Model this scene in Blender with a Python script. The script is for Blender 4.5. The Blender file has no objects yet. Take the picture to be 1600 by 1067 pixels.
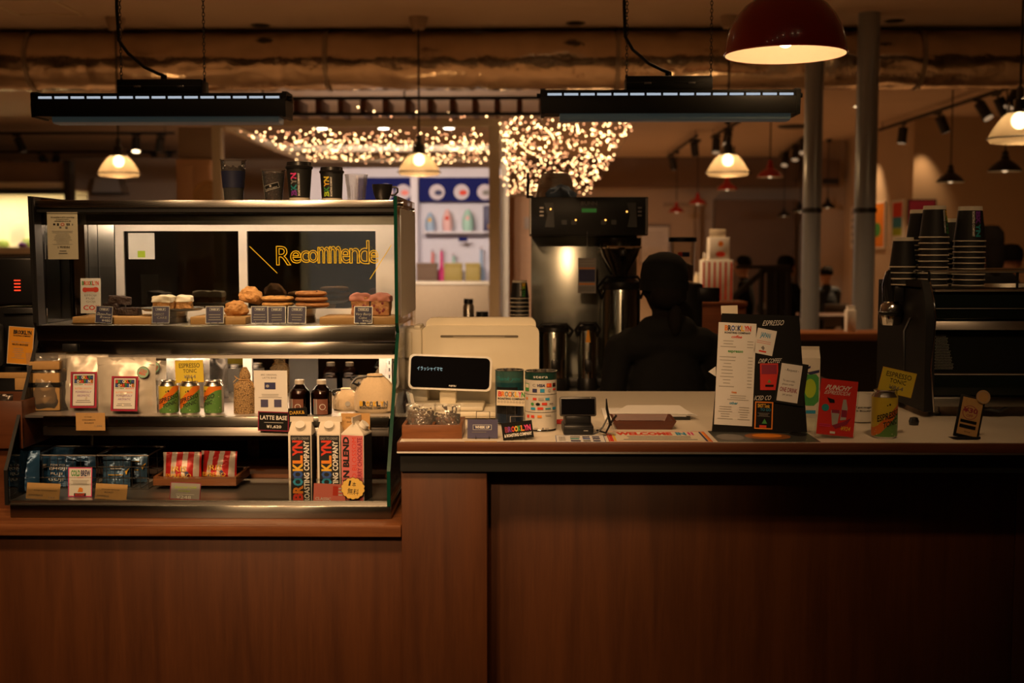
import bpy, bmesh, math, random
from mathutils import Vector, Matrix
random.seed(7)
C = bpy.context.scene.collection
SC = bpy.context.scene
PI = math.pi

# ------------------------------------------------------------------ camera
FPX, CW, CH = 1876.0, 1600.0, 1067.0
PITCH = math.atan((533.5 - 390.0) / FPX)
YAW = math.atan(30.0 / FPX)
CAMZ = 1.5
cam_data = bpy.data.cameras.new('camera')
cam = bpy.data.objects.new('camera', cam_data); C.objects.link(cam)
cam_data.sensor_width = 36.0
cam_data.lens = 36.0 * FPX / CW
cam.location = (0, 0, CAMZ)
cam.rotation_euler = (PI / 2 - PITCH, 0, YAW)
cam_data.clip_start = 0.05
cam_data.dof.use_dof = True
cam_data.dof.focus_distance = 3.2
cam_data.dof.aperture_fstop = 3.3
SC.camera = cam
CAMR = cam.rotation_euler.to_matrix()

# ------------------------------------------------------------------ world, exposure
world = bpy.data.worlds.new('dark_interior'); SC.world = world
world.use_nodes = True
bg = world.node_tree.nodes['Background']
bg.inputs[0].default_value = (0.9, 0.6, 0.35, 1); bg.inputs[1].default_value = 0.004
SC.view_settings.view_transform = 'Standard'
SC.view_settings.look = 'None'
SC.view_settings.exposure = 0.0
SC.view_settings.gamma = 1.0
SC.view_settings.use_curve_mapping = False
cy = SC.cycles
cy.max_bounces = 8; cy.diffuse_bounces = 3; cy.glossy_bounces = 4; cy.transmission_bounces = 6
cy.transparent_max_bounces = 16
cy.sample_clamp_indirect = 3.0
cy.caustics_reflective = False; cy.caustics_refractive = False

WARM = (1.0, 0.58, 0.27)
LEDW = (1.0, 0.70, 0.44)
COOL = (0.72, 0.88, 1.0)

# pixel of the photograph (1600 x 1067) -> point at depth Y (metres in front of the camera)
def at(px, py, Y):
    d = CAMR @ Vector(((px - CW / 2) / FPX, (CH / 2 - py) / FPX, -1.0))
    return Vector((0, 0, CAMZ)) + d * (Y / d.y)
def ZZ(py, Y, px=830): return at(px, py, Y).z
def XX(px, Y, py=550): return at(px, py, Y).x
def YY(py, z, px=830):
    d = CAMR @ Vector(((px - CW / 2) / FPX, (CH / 2 - py) / FPX, -1.0))
    return d.y * (z - CAMZ) / d.z
def kk(Y): return Y / FPX          # metres per pixel at depth Y

# ------------------------------------------------------------------ materials
MATS = {}
def _new(name):
    m = bpy.data.materials.new(name); m.use_nodes = True
    MATS[name] = m
    nt = m.node_tree
    return m, nt, nt.nodes['Principled BSDF'], nt.nodes, nt.links
def mat(name, col, rough=0.5, metal=0.0, var=0.12, scale=30.0, bump=0.0, bscale=None, stretch=(1, 1, 1), emit=None, estr=0.0, spec=None, sheen=0, trans=0, coat=0):
    if name in MATS: return name
    m, nt, b, N, L = _new(name)
    b.inputs['Roughness'].default_value = rough
    b.inputs['Metallic'].default_value = metal
    if spec is not None: b.inputs['Specular IOR Level'].default_value = spec
    if sheen: b.inputs['Sheen Weight'].default_value = sheen
    if coat: b.inputs['Coat Weight'].default_value = coat
    tc = N.new('ShaderNodeTexCoord'); mp = N.new('ShaderNodeMapping'); mp.inputs['Scale'].default_value = stretch
    L.new(tc.outputs['Object'], mp.inputs['Vector'])
    nz = N.new('ShaderNodeTexNoise'); nz.inputs['Scale'].default_value = scale; nz.inputs['Detail'].default_value = 3
    L.new(mp.outputs['Vector'], nz.inputs['Vector'])
    mx = N.new('ShaderNodeMix'); mx.data_type = 'RGBA'
    mx.inputs[6].default_value = (*[max(0, c * (1 - var)) for c in col], 1)
    mx.inputs[7].default_value = (*[min(1, c * (1 + var)) for c in col], 1)
    L.new(nz.outputs['Fac'], mx.inputs[0]); L.new(mx.outputs[2], b.inputs['Base Color'])
    if bump:
        bp = N.new('ShaderNodeBump'); bp.inputs['Strength'].default_value = bump; bp.inputs['Distance'].default_value = 0.004
        src = nz
        if bscale:
            src = N.new('ShaderNodeTexNoise'); src.inputs['Scale'].default_value = bscale; L.new(mp.outputs['Vector'], src.inputs['Vector'])
        L.new(src.outputs['Fac'], bp.inputs['Height']); L.new(bp.outputs['Normal'], b.inputs['Normal'])
    if estr:
        b.inputs['Emission Color'].default_value = (*(emit or col), 1); b.inputs['Emission Strength'].default_value = estr
    return name
def emitter(name, col, strength, sample=True):
    m = bpy.data.materials.new(name); m.use_nodes = True; MATS[name] = m
    nt = m.node_tree; nt.nodes.clear()
    e = nt.nodes.new('ShaderNodeEmission'); o = nt.nodes.new('ShaderNodeOutputMaterial')
    e.inputs[0].default_value = (*col, 1); e.inputs[1].default_value = strength
    nt.links.new(e.outputs[0], o.inputs[0])
    if not sample: m.cycles.emission_sampling = 'NONE'
    return name
def wood(name, c1, c2, grain=(14, 14, 0.7), rough=0.42, scale=3.0):
    m, nt, b, N, L = _new(name)
    b.inputs['Roughness'].default_value = rough
    tc = N.new('ShaderNodeTexCoord'); mp = N.new('ShaderNodeMapping'); mp.inputs['Scale'].default_value = grain
    L.new(tc.outputs['Object'], mp.inputs['Vector'])
    n1 = N.new('ShaderNodeTexNoise'); n1.inputs['Scale'].default_value = scale; n1.inputs['Detail'].default_value = 6; n1.inputs['Distortion'].default_value = 0.6
    n2 = N.new('ShaderNodeTexNoise'); n2.inputs['Scale'].default_value = scale * 9; n2.inputs['Detail'].default_value = 3
    L.new(mp.outputs['Vector'], n1.inputs['Vector']); L.new(mp.outputs['Vector'], n2.inputs['Vector'])
    ad = N.new('ShaderNodeMath'); ad.operation = 'MULTIPLY_ADD'; ad.inputs[1].default_value = 0.35
    L.new(n2.outputs['Fac'], ad.inputs[0]); L.new(n1.outputs['Fac'], ad.inputs[2])
    rp = N.new('ShaderNodeValToRGB'); rp.color_ramp.elements[0].position = 0.45; rp.color_ramp.elements[1].position = 0.88
    rp.color_ramp.elements[0].color = (*c1, 1); rp.color_ramp.elements[1].color = (*c2, 1)
    L.new(ad.outputs[0], rp.inputs[0]); L.new(rp.outputs[0], b.inputs['Base Color'])
    return name
def steel(name, col=(0.62, 0.6, 0.57), rough=0.33, aniso=0.85, tang=(0, 1, 1)):
    m, nt, b, N, L = _new(name)
    b.inputs['Metallic'].default_value = 1.0
    b.inputs['Base Color'].default_value = (*col, 1)
    b.inputs['Anisotropic'].default_value = aniso
    cx = N.new('ShaderNodeCombineXYZ')
    for i in range(3): cx.inputs[i].default_value = tang[i]
    if aniso: L.new(cx.outputs[0], b.inputs['Tangent'])
    tc = N.new('ShaderNodeTexCoord'); mp = N.new('ShaderNodeMapping'); mp.inputs['Scale'].default_value = (3, 3, 400)
    nz = N.new('ShaderNodeTexNoise'); nz.inputs['Scale'].default_value = 1.0
    mr = N.new('ShaderNodeMapRange'); mr.inputs[3].default_value = rough * 0.85; mr.inputs[4].default_value = rough * 1.15
    L.new(tc.outputs['Object'], mp.inputs[0]); L.new(mp.outputs[0], nz.inputs['Vector']); L.new(nz.outputs['Fac'], mr.inputs[0]); L.new(mr.outputs[0], b.inputs['Roughness'])
    return name
def clear(name, tint=(1, 1, 1), gloss=0.9, rough=0.02, ior=1.45, body=0.0, bodycol=(1, 1, 1)):
    """thin clear sheet: see-through with a Fresnel reflection, optionally a little body colour"""
    m = bpy.data.materials.new(name); m.use_nodes = True; MATS[name] = m
    nt = m.node_tree; N = nt.nodes; L = nt.links; N.clear()
    o = N.new('ShaderNodeOutputMaterial'); t = N.new('ShaderNodeBsdfTransparent'); g = N.new('ShaderNodeBsdfGlossy')
    fr = N.new('ShaderNodeFresnel'); fr.inputs[0].default_value = ior
    mu = N.new('ShaderNodeMath'); mu.operation = 'MULTIPLY'; mu.inputs[1].default_value = gloss
    t.inputs[0].default_value = (*tint, 1); g.inputs['Roughness'].default_value = rough
    mx = N.new('ShaderNodeMixShader')
    L.new(fr.outputs[0], mu.inputs[0]); L.new(mu.outputs[0], mx.inputs[0])
    src = t
    if body:
        d = N.new('ShaderNodeBsdfDiffuse'); d.inputs[0].default_value = (*bodycol, 1)
        m2 = N.new('ShaderNodeMixShader'); m2.inputs[0].default_value = body
        L.new(t.outputs[0], m2.inputs[1]); L.new(d.outputs[0], m2.inputs[2]); src = m2
    L.new(src.outputs[0], mx.inputs[1]); L.new(g.outputs[0], mx.inputs[2]); L.new(mx.outputs[0], o.inputs[0])
    return name

# ------------------------------------------------------------------ geometry
class G:
    def __init__(s): s.v = []; s.f = []; s.m = []
    def add(s, v, f, m=None):
        o = len(s.v); s.v += [tuple(p) for p in v]
        for q in f: s.f.append(tuple(i + o for i in q)); s.m.append(m)
        return s
    def __iadd__(s, g):
        o = len(s.v); s.v += g.v; s.f += [tuple(i + o for i in q) for q in g.f]; s.m += g.m; return s
    def __add__(s, g): r = G(); r += s; r += g; return r
    def xf(s, M): s.v = [tuple(M @ Vector(p)) for p in s.v]; return s
    def mv(s, x=0, y=0, z=0): s.v = [(p[0] + x, p[1] + y, p[2] + z) for p in s.v]; return s
    def rot(s, ax, a): return s.xf(Matrix.Rotation(a, 4, ax))
    def sc(s, x=1, y=1, z=1): s.v = [(p[0] * x, p[1] * y, p[2] * z) for p in s.v]; return s
    def mt(s, m): s.m = [m] * len(s.f); return s
    def cp(s): r = G(); r += s; return r
def bx(x0, x1, y0, y1, z0, z1, m=None):
    v = [(x0, y0, z0), (x1, y0, z0), (x1, y1, z0), (x0, y1, z0), (x0, y0, z1), (x1, y0, z1), (x1, y1, z1), (x0, y1, z1)]
    return G().add(v, [(0, 3, 2, 1), (4, 5, 6, 7), (0, 1, 5, 4), (1, 2, 6, 5), (2, 3, 7, 6), (3, 0, 4, 7)], m)
def rbx(x0, x1, y0, y1, z0, z1, r=0.003, seg=2, m=None):
    bm = bmesh.new(); g = bx(x0, x1, y0, y1, z0, z1)
    vs = [bm.verts.new(p) for p in g.v]
    for f in g.f: bm.faces.new([vs[i] for i in f])
    bmesh.ops.bevel(bm, geom=list(bm.edges), offset=r, segments=seg, affect='EDGES', profile=0.5, clamp_overlap=True)
    return from_bm(bm, m)
def from_bm(bm, m=None):
    bm.verts.index_update()
    g = G().add([v.co for v in bm.verts], [[v.index for v in f.verts] for f in bm.faces], m); bm.free(); return g
def lathe(prof, n=28, m=None, a0=0, a1=2 * PI):
    full = abs(a1 - a0 - 2 * PI) < 1e-6; k = n if full else n + 1
    v = []; f = []
    for r, z in prof:
        for i in range(k):
            a = a0 + (a1 - a0) * i / n; v.append((r * math.cos(a), r * math.sin(a), z))
    for j in range(len(prof) - 1):
        for i in range(n):
            i2 = (i + 1) % k
            f.append((j * k + i, j * k + i2, (j + 1) * k + i2, (j + 1) * k + i))
    return G().add(v, f, m)
def cyl(r, z0, z1, n=24, m=None): return lathe([(0, z0), (r, z0), (r, z1), (0, z1)], n, m)
def tube(pts, r, n=6, m=None, closed=False):
    pts = [Vector(p) for p in pts]; v = []; f = []; K = len(pts); up = None
    for i, p in enumerate(pts):
        a = pts[(i - 1) % K] if (closed or i > 0) else pts[0]; b = pts[(i + 1) % K] if (closed or i < K - 1) else pts[-1]
        t = (b - a).normalized()
        if up is None: up = Vector((0, 0, 1)) if abs(t.z) < 0.9 else Vector((1, 0, 0))
        s_ = t.cross(up).normalized(); up = s_.cross(t).normalized()
        rr = r[i] if isinstance(r, (list, tuple)) else r
        for j in range(n):
            q = 2 * PI * j / n; v.append(p + s_ * math.cos(q) * rr + up * math.sin(q) * rr)
    for i in range(K if closed else K - 1):
        for j in range(n):
            i2 = (i + 1) % K; f.append((i * n + j, i * n + (j + 1) % n, i2 * n + (j + 1) % n, i2 * n + j))
    if not closed: f += [tuple(range(n))[::-1], tuple((K - 1) * n + j for j in range(n))]
    return G().add(v, f, m)
def prism(poly, y0, y1, m=None):
    """poly in (x, z), extruded along Y"""
    n = len(poly); v = [(x, y0, z) for x, z in poly] + [(x, y1, z) for x, z in poly]
    f = [tuple(range(n)), tuple(range(2 * n - 1, n - 1, -1))] + [(i, i + n, (i + 1) % n + n, (i + 1) % n) for i in range(n)]
    return G().add(v, f, m)
def prismx(poly, x0, x1, m=None):
    """poly in (y, z), extruded along X"""
    g = prism(poly, x0, x1, m); g.v = [(p[1], p[0], p[2]) for p in g.v]; return g
def ball(r, c=(0, 0, 0), s=(1, 1, 1), seg=16, rings=10, m=None):
    pr = [(max(1e-5, r * math.sin(PI * i / rings)), -r * math.cos(PI * i / rings)) for i in range(rings + 1)]
    return lathe(pr, seg, m).sc(*s).mv(*c)
def ico(r, sub=1, m=None):
    bm = bmesh.new(); bmesh.ops.create_icosphere(bm, subdivisions=sub, radius=r); return from_bm(bm, m)
def capsule(a, b, ra, rb, n=12, m=None):
    a = Vector(a); b = Vector(b); d = (b - a).normalized(); pts = []; rs = []
    for t in (-1, -0.8, -0.4): pts.append(a + d * ra * t); rs.append(max(0.001, ra * math.sqrt(max(0, 1 - t * t))))
    for t in (0, 0.5, 1): pts.append(a.lerp(b, t)); rs.append(ra + (rb - ra) * t)
    for t in (0.4, 0.8, 1): pts.append(b + d * rb * t); rs.append(max(0.001, rb * math.sqrt(max(0, 1 - t * t))))
    return tube(pts, rs, n, m)
def rrect(w, h, r, seg=4, cx=0, cz=0):
    out = []
    for (sx, sz, a) in ((1, 1, 0), (-1, 1, 90), (-1, -1, 180), (1, -1, 270)):
        for i in range(seg + 1):
            t = math.radians(a + 90 * i / seg); out.append((cx + sx * (w / 2 - r) + r * math.cos(t), cz + sz * (h / 2 - r) + r * math.sin(t)))
    return out

_TX = {}
def glyphs(s, bold=0.0, res=2):
    """text as flat faces in the XZ plane (facing -Y), normalised to a 0..1 x 0..1 box"""
    key = (s, bold, res)
    if key not in _TX:
        cu = bpy.data.curves.new('t', 'FONT'); cu.body = s; cu.offset = bold; cu.resolution_u = res; cu.fill_mode = 'FRONT'
        o = bpy.data.objects.new('t', cu); C.objects.link(o)
        dg = bpy.context.evaluated_depsgraph_get(); me = bpy.data.meshes.new_from_object(o.evaluated_get(dg))
        v = [(p.co.x, p.co.y) for p in me.vertices]; f = [tuple(q.vertices) for q in me.polygons]
        bpy.data.objects.remove(o); bpy.data.curves.remove(cu); bpy.data.meshes.remove(me)
        if v:
            xs = [p[0] for p in v]; ys = [p[1] for p in v]; w = max(xs) - min(xs) or 1; h = max(ys) - min(ys) or 1
            v = [((p[0] - min(xs)) / w, 0.0, (p[1] - min(ys)) / h) for p in v]
        _TX[key] = (v, f)
    v, f = _TX[key]
    return G().add(v, f)
def tfit(s, x0, x1, z0, z1, m, bold=0.0, rot=0, shear=0.0):
    g = glyphs(s, bold)
    if rot == 90: g.v = [(1 - p[2], p[1], p[0]) for p in g.v]      # reads upwards
    if shear: g.v = [(p[0] + shear * (p[2] - 0.5), p[1], p[2]) for p in g.v]
    return g.sc(x1 - x0, 1, z1 - z0).mv(x0, 0, z0).mt(m)
def qd(x0, x1, z0, z1, m, nx=1):
    v = []; f = []
    for i in range(nx + 1):
        x = x0 + (x1 - x0) * i / nx; v += [(x, 0, z0), (x, 0, z1)]
    for i in range(nx): f.append((2 * i, 2 * i + 2, 2 * i + 3, 2 * i + 1))
    return G().add(v, f, m)
def poly(pts, m): return G().add([(x, 0, z) for x, z in pts], [tuple(range(len(pts)))], m)
def disc(cx, cz, rx, rz, m, n=20): return poly([(cx + rx * math.cos(2 * PI * i / n), cz + rz * math.sin(2 * PI * i / n)) for i in range(n)], m)
LOGO8 = ['ink_red', 'ink_orange', 'ink_blue', 'ink_sky', 'ink_yellow', 'ink_green', 'ink_red', 'ink_orange']
def logo(x0, x1, z0, z1, cols=None, word='BROOKLYN', rot=0, bold=0.045):
    cols = cols or LOGO8; g = G(); n = len(word)
    for i, ch in enumerate(word):
        c = cols[i % len(cols)]
        if rot:
            a, b = z0 + (z1 - z0) * (i - 0.04) / n, z0 + (z1 - z0) * (i + 1.04) / n
            g += tfit(ch, x0, x1, a, b, c, bold, rot=90).mv(y=-0.00006 * i)
        else:
            a, b = x0 + (x1 - x0) * (i - 0.05) / n, x0 + (x1 - x0) * (i + 1.05) / n
            g += tfit(ch, a, b, z0, z1, c, bold).mv(y=-0.00006 * i)
    return g
def rows(x0, x1, z0, z1, n, m, ragged=0.0, fill=0.35, seed=1):
    rnd = random.Random(seed); g = G(); p = (z1 - z0) / n
    for i in range(n):
        cut = (x1 - x0) * ragged * rnd.random() / 2
        z = z0 + p * (i + 0.5); g += qd(x0 + cut, x1 - cut, z - p * fill / 2, z + p * fill / 2, m)
    return g
def prints(items, w, h):
    """flat print from items in fractions of a w x h face, v measured from the top edge down"""
    g = G()
    for k, it in enumerate(items):
        kind, u0, v0, u1, v1, m = it[:6]; a = it[6] if len(it) > 6 else None; o = it[7] if len(it) > 7 else {}
        x0, x1, z0, z1 = (u0 - 0.5) * w, (u1 - 0.5) * w, (1 - v1) * h, (1 - v0) * h
        if kind == 't': q = tfit(a, x0, x1, z0, z1, m, **o)
        elif kind == 'logo': q = logo(x0, x1, z0, z1, **(a or {}))
        elif kind == 'r': q = qd(x0, x1, z0, z1, m, a or 1)
        elif kind == 'rows': q = rows(x0, x1, z0, z1, a, m, **o)
        elif kind == 'o': q = disc((x0 + x1) / 2, (z0 + z1) / 2, (x1 - x0) / 2, (z1 - z0) / 2, m)
        elif kind == 'p': q = poly([((u - 0.5) * w, (1 - v_) * h) for u, v_ in a], m)
        q.mv(y=-0.0002 - 0.00005 * k); g += q
    return g
def wrap(g, R, off=0.0006):
    """bend a flat print (x = arc length, z = height) round a vertical cylinder or cone of radius R(z)"""
    rf = R if callable(R) else (lambda z: R)
    out = []
    for x, y, z in g.v:
        r = rf(z) + off - y; t = x / rf(z); out.append((r * math.sin(t), -r * math.cos(t), z))
    g.v = out; return g

def mesh(name, g, m):
    me = bpy.data.meshes.new(name); me.from_pydata(g.v, [], g.f)
    names = []
    for q in g.m:
        q = q or m
        if q not in names: names.append(q)
    for q in names: me.materials.append(MATS[q])
    if len(names) > 1: me.polygons.foreach_set('material_index', [names.index(q or m) for q in g.m])
    me.polygons.foreach_set('use_smooth', [True] * len(me.polygons))
    me.update(); me.set_sharp_from_angle(angle=math.radians(38))
    return me
def obj(name, g, m, parent=None, loc=(0, 0, 0), rot=(0, 0, 0), label=None):
    o = bpy.data.objects.new(name, g if isinstance(g, bpy.types.Mesh) else mesh(name, g, m)); C.objects.link(o)
    o.location = loc; o.rotation_euler = rot
    if parent: o.parent = parent
    if label: o['label'] = label
    return o
def tag(o, label, cat, group=None, kind=None):
    if label: o['label'] = label
    if cat: o['category'] = cat
    if group: o['group'] = group
    if kind: o['kind'] = kind
    return o
def thing(name, label, cat, loc=(0, 0, 0), rot=(0, 0, 0), group=None):
    o = bpy.data.objects.new(name, None); C.objects.link(o); o.empty_display_size = 0.05
    o.location = loc; o.rotation_euler = rot
    return tag(o, label, cat, group)
def single(name, label, cat, g, m, loc=(0, 0, 0), rot=(0, 0, 0), group=None):
    return tag(obj(name, g, m, None, loc, rot), label, cat, group)
def struct(name, g, m, label=None, loc=(0, 0, 0), rot=(0, 0, 0)):
    return tag(obj(name, g, m, None, loc, rot), label, None, None, 'structure')
def dup(o, loc=None, rot=None, label=None, parent=None):
    c = o.copy(); C.objects.link(c); c.parent = parent
    if loc is not None: c.location = loc
    if rot is not None: c.rotation_euler = rot
    if label: c['label'] = label
    for ch in list(o.children): dup(ch, parent=c)
    return c
def lamp(name, kind, loc, energy, col=WARM, size=0.1, rot=(0, 0, 0), spot=None, blend=0.5, parent=None):
    d = bpy.data.lights.new(name, kind); d.energy = energy; d.color = col
    if kind == 'AREA': d.size = size
    else: d.shadow_soft_size = size
    if kind == 'SPOT': d.spot_size = spot; d.spot_blend = blend
    o = bpy.data.objects.new(name, d); C.objects.link(o); o.location = loc; o.rotation_euler = rot
    if parent: o.parent = parent
    return o
def aim(o, target):
    o.rotation_euler = (Vector(target) - o.location).to_track_quat('-Z', 'Y').to_euler(); return o

def card(name, label, cat, x0, y0, x1, y1, Y, base, items=(), border=None, bw=0.03, lean=0.0, rz=0.0, roll=0.0, th=0.0012, group=None, z=None, foot=None, part_name='panel'):
    """an upright sheet or sign that fills the photograph's box x0..x1, y0..y1 at depth Y"""
    c = at((x0 + x1) / 2, y1, Y); k = kk(Y); w = (x1 - x0) * k; h = (y1 - y0) * k / max(0.5, math.cos(lean))
    if z is not None: c.z = z
    T = thing(name, label, cat, c, (-lean, 0, rz), group)
    R = Matrix.Rotation(roll, 4, 'Y')
    pg = bx(-w / 2, w / 2, 0, th, 0, h)
    obj(part_name, pg.xf(R), base, T)
    it = list(items)
    if border:
        b = bw * w
        fr = G()
        for (a0, a1, b0, b1) in ((-w / 2, w / 2, 0, b), (-w / 2, w / 2, h - b, h), (-w / 2, -w / 2 + b, b, h - b), (w / 2 - b, w / 2, b, h - b)):
            fr += bx(a0, a1, -0.0004, 0, b0, b1)
        obj('border', fr.xf(R), border, T)
    if it: obj('print', prints(it, w, h).mv(y=-0.0004).xf(R), it[0][5] or 'ink_black', T)
    if foot: foot(T, w, h)
    return T
# ------------------------------------------------------------------ shared materials
mat('ink_red', (0.72, 0.05, 0.02), 0.6); mat('ink_orange', (0.85, 0.26, 0.02), 0.6); mat('ink_blue', (0.03, 0.09, 0.36), 0.6)
mat('ink_sky', (0.03, 0.32, 0.55), 0.6); mat('ink_yellow', (0.85, 0.5, 0.04), 0.6); mat('ink_green', (0.06, 0.32, 0.07), 0.6)
mat('ink_black', (0.012, 0.012, 0.012), 0.6); mat('ink_white', (0.85, 0.83, 0.78), 0.6); mat('ink_grey', (0.22, 0.21, 0.2), 0.6)
mat('ink_pale', (0.42, 0.4, 0.37), 0.6)
mat('ink_pink', (0.8, 0.05, 0.25), 0.6); mat('ink_purple', (0.2, 0.03, 0.3), 0.6); mat('ink_crimson', (0.4, 0.008, 0.045), 0.6); mat('ink_wine', (0.28, 0.015, 0.05), 0.6); mat('ink_lime', (0.42, 0.6, 0.03), 0.6)
mat('ink_teal', (0.02, 0.28, 0.3), 0.6); mat('ink_navy', (0.03, 0.035, 0.12), 0.6); mat('ink_silver', (0.55, 0.55, 0.55), 0.35, 0.6)
mat('paper_white', (0.82, 0.8, 0.77), 0.7, var=0.03); mat('paper_cream', (0.78, 0.7, 0.55), 0.7, var=0.04)
mat('kraft', (0.56, 0.33, 0.12), 0.75, var=0.1, scale=90); mat('card_yellow', (0.8, 0.62, 0.05), 0.6, var=0.05); mat('card_amber', (0.85, 0.36, 0.02), 0.6, var=0.05)
mat('card_black', (0.010, 0.0095, 0.009), 0.8, spec=0.2); mat('card_red', (0.68, 0.04, 0.03), 0.35, var=0.1); mat('card_pink', (0.85, 0.22, 0.18), 0.5, var=0.06)
mat('card_slate', (0.075, 0.07, 0.15), 0.5); mat('card_navy', (0.03, 0.032, 0.11), 0.5); mat('card_grey', (0.34, 0.31, 0.29), 0.5)
mat('plastic_black', (0.012, 0.012, 0.013), 0.35); mat('plastic_matt_black', (0.01, 0.01, 0.01), 0.6, spec=0.25)
mat('screen_black', (0.004, 0.004, 0.005), 0.08)
mat('plastic_beige', (0.72, 0.66, 0.52), 0.42, var=0.03); mat('plastic_white', (0.8, 0.78, 0.72), 0.35, var=0.03)
mat('steel_dark', (0.1, 0.1, 0.1), 0.35, 1.0); mat('chrome', (0.75, 0.74, 0.72), 0.12, 1.0, var=0.02); mat('alu_can', (0.72, 0.71, 0.69), 0.25, 1.0, var=0.03)
mat('wire_grey', (0.25, 0.24, 0.23), 0.35, 0.9)
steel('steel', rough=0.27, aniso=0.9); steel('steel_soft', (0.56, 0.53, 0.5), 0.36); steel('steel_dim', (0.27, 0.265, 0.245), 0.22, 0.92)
steel('steel_vert', (0.55, 0.54, 0.52), 0.3, 0.8, (1, 0, 0))
mat('alu_frame', (0.78, 0.72, 0.68), 0.45, 0.25, var=0.03)
wood('wood_panel', (0.074, 0.0205, 0.0045), (0.125, 0.038, 0.009), grain=(7, 7, 0.5), rough=0.5)
wood('wood_edge', (0.15, 0.05, 0.016), (0.27, 0.1, 0.034), (0.8, 14, 14), 0.38)
wood('wood_edge_dark', (0.10, 0.03, 0.011), (0.16, 0.053, 0.02), (0.8, 14, 14), 0.38)
wood('wood_tray', (0.17, 0.06, 0.02), (0.27, 0.1, 0.035), (1.5, 20, 20), 0.4, 4)
wood('wood_board', (0.5, 0.27, 0.09), (0.66, 0.4, 0.16), (2, 22, 22), 0.5, 4)
wood('wood_red', (0.085, 0.017, 0.005), (0.13, 0.028, 0.008), (2, 22, 22), 0.35, 4)
wood('wood_slat', (0.11, 0.035, 0.015), (0.17, 0.06, 0.028), (12, 1, 12), 0.5)
mat('counter_white', (0.74, 0.67, 0.56), 0.3, var=0.03)
mat('laminate_black', (0.012, 0.012, 0.012), 0.45)
clear('glass', (0.985, 1, 0.99)); clear('glass_dark', (0.5, 0.53, 0.5), 1.0, 0.02, 1.6); clear('acrylic', (0.98, 0.98, 0.98), 0.8, 0.05)
clear('plastic_film', (0.93, 0.93, 0.92), 1.0, 0.12, 1.6, 0.10, (0.75, 0.73, 0.7)); clear('cup_clear', (0.9, 0.89, 0.87), 1.0, 0.06, 1.5, 0.05)
clear('tumbler', (0.96, 0.95, 0.93), 0.35, 0.05, 1.45, 0.06, (0.8, 0.78, 0.72))
mat('glass_edge', (0.004, 0.05, 0.032), 0.15); mat('mirror', (0.72, 0.7, 0.68), 0.03, 1.0, var=0.01)

def door_mirror():
    m, nt, b, N, L = _new('door_mirror')
    N.remove(b); o = N['Material Output'] if 'Material Output' in N else N.new('ShaderNodeOutputMaterial')
    t = N.new('ShaderNodeBsdfTransparent'); t.inputs[0].default_value = (0.34, 0.36, 0.34, 1)
    g = N.new('ShaderNodeBsdfGlossy'); g.inputs['Roughness'].default_value = 0.02; g.inputs[0].default_value = (0.9, 0.9, 0.88, 1)
    mx = N.new('ShaderNodeMixShader'); mx.inputs[0].default_value = 0.22
    L.new(t.outputs[0], mx.inputs[1]); L.new(g.outputs[0], mx.inputs[2]); L.new(mx.outputs[0], o.inputs[0])
door_mirror()
# ------------------------------------------------------------------ the room
CEIL = 3.4
mat('paint_ceiling', (0.62, 0.5, 0.39), 0.85, var=0.06, scale=2)
mat('paint_wall', (0.6, 0.47, 0.34), 0.85, var=0.06, scale=2)
mat('paint_brown', (0.2, 0.13, 0.085), 0.8, var=0.08, scale=3)
mat('paint_taupe', (0.4, 0.31, 0.23), 0.8, var=0.06, scale=3)
mat('paint_tan', (0.56, 0.42, 0.28), 0.85, var=0.06, scale=3)
mat('floor_dark', (0.34, 0.24, 0.16), 0.55, var=0.2, scale=3)
mat('paint_ivory', (0.75, 0.66, 0.5), 0.7, var=0.03)
mat('paint_peach', (0.72, 0.45, 0.26), 0.75, var=0.04, scale=4)
mat('paint_white', (0.76, 0.75, 0.84), 0.7, var=0.03)
mat('black_paint', (0.013, 0.012, 0.011), 0.5)

def slab(x0, x1, y0, y1, z0, z1): return bx(x0, x1, y0, y1, z0, z1)
WX0, WX1, WY0, WY1 = -11.0, 11.0, -4.5, 25.5
struct('floor', slab(WX0 - .2, WX1 + .2, WY0 - .2, WY1 + .2, -0.2, 0), 'floor_dark')
struct('ceiling', slab(WX0 - .2, WX1 + .2, WY0 - .2, WY1 + .2, CEIL, CEIL + 0.2), 'paint_ceiling')
struct('wall_left', slab(WX0 - .2, WX0, WY0, WY1, 0, CEIL), 'paint_wall')
struct('wall_right', slab(WX1, WX1 + .2, WY0, WY1, 0, CEIL), 'paint_wall')
struct('wall_back', slab(WX0, WX1, WY1, WY1 + .2, 0, CEIL), 'paint_wall')
struct('wall_front', slab(WX0, WX1, WY0 - .2, WY0, 0, CEIL), 'paint_brown')
# projecting block of wall at the right, with its lit side
WBX = XX(1420, 17.5)
struct('wall_projecting', slab(WBX, WX1, 17.5, 17.7, 0, CEIL), 'paint_tan')
struct('wall_side', slab(WBX, WBX + .2, 17.7, 21.5, 0, CEIL), 'paint_wall')
struct('wall_return', slab(WBX - 0.45, WBX, 21.3, 21.5, 0, CEIL), 'paint_wall')
# dark soffit and panel of the far wall
struct('trim_1', slab(-0.2, WBX, 25.0, 25.5, ZZ(292, 25), CEIL), 'paint_brown', 'dark brown soffit band under the far ceiling')
struct('wall_panel', slab(XX(1115, 25.2), WBX, 25.2, 25.5, 0, ZZ(312, 25.2)), 'paint_brown')
struct('trim_2', slab(XX(1086, 25.1), XX(1092, 25.1), 25.1, 25.5, 0, ZZ(310, 25)), 'paint_taupe')

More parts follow.
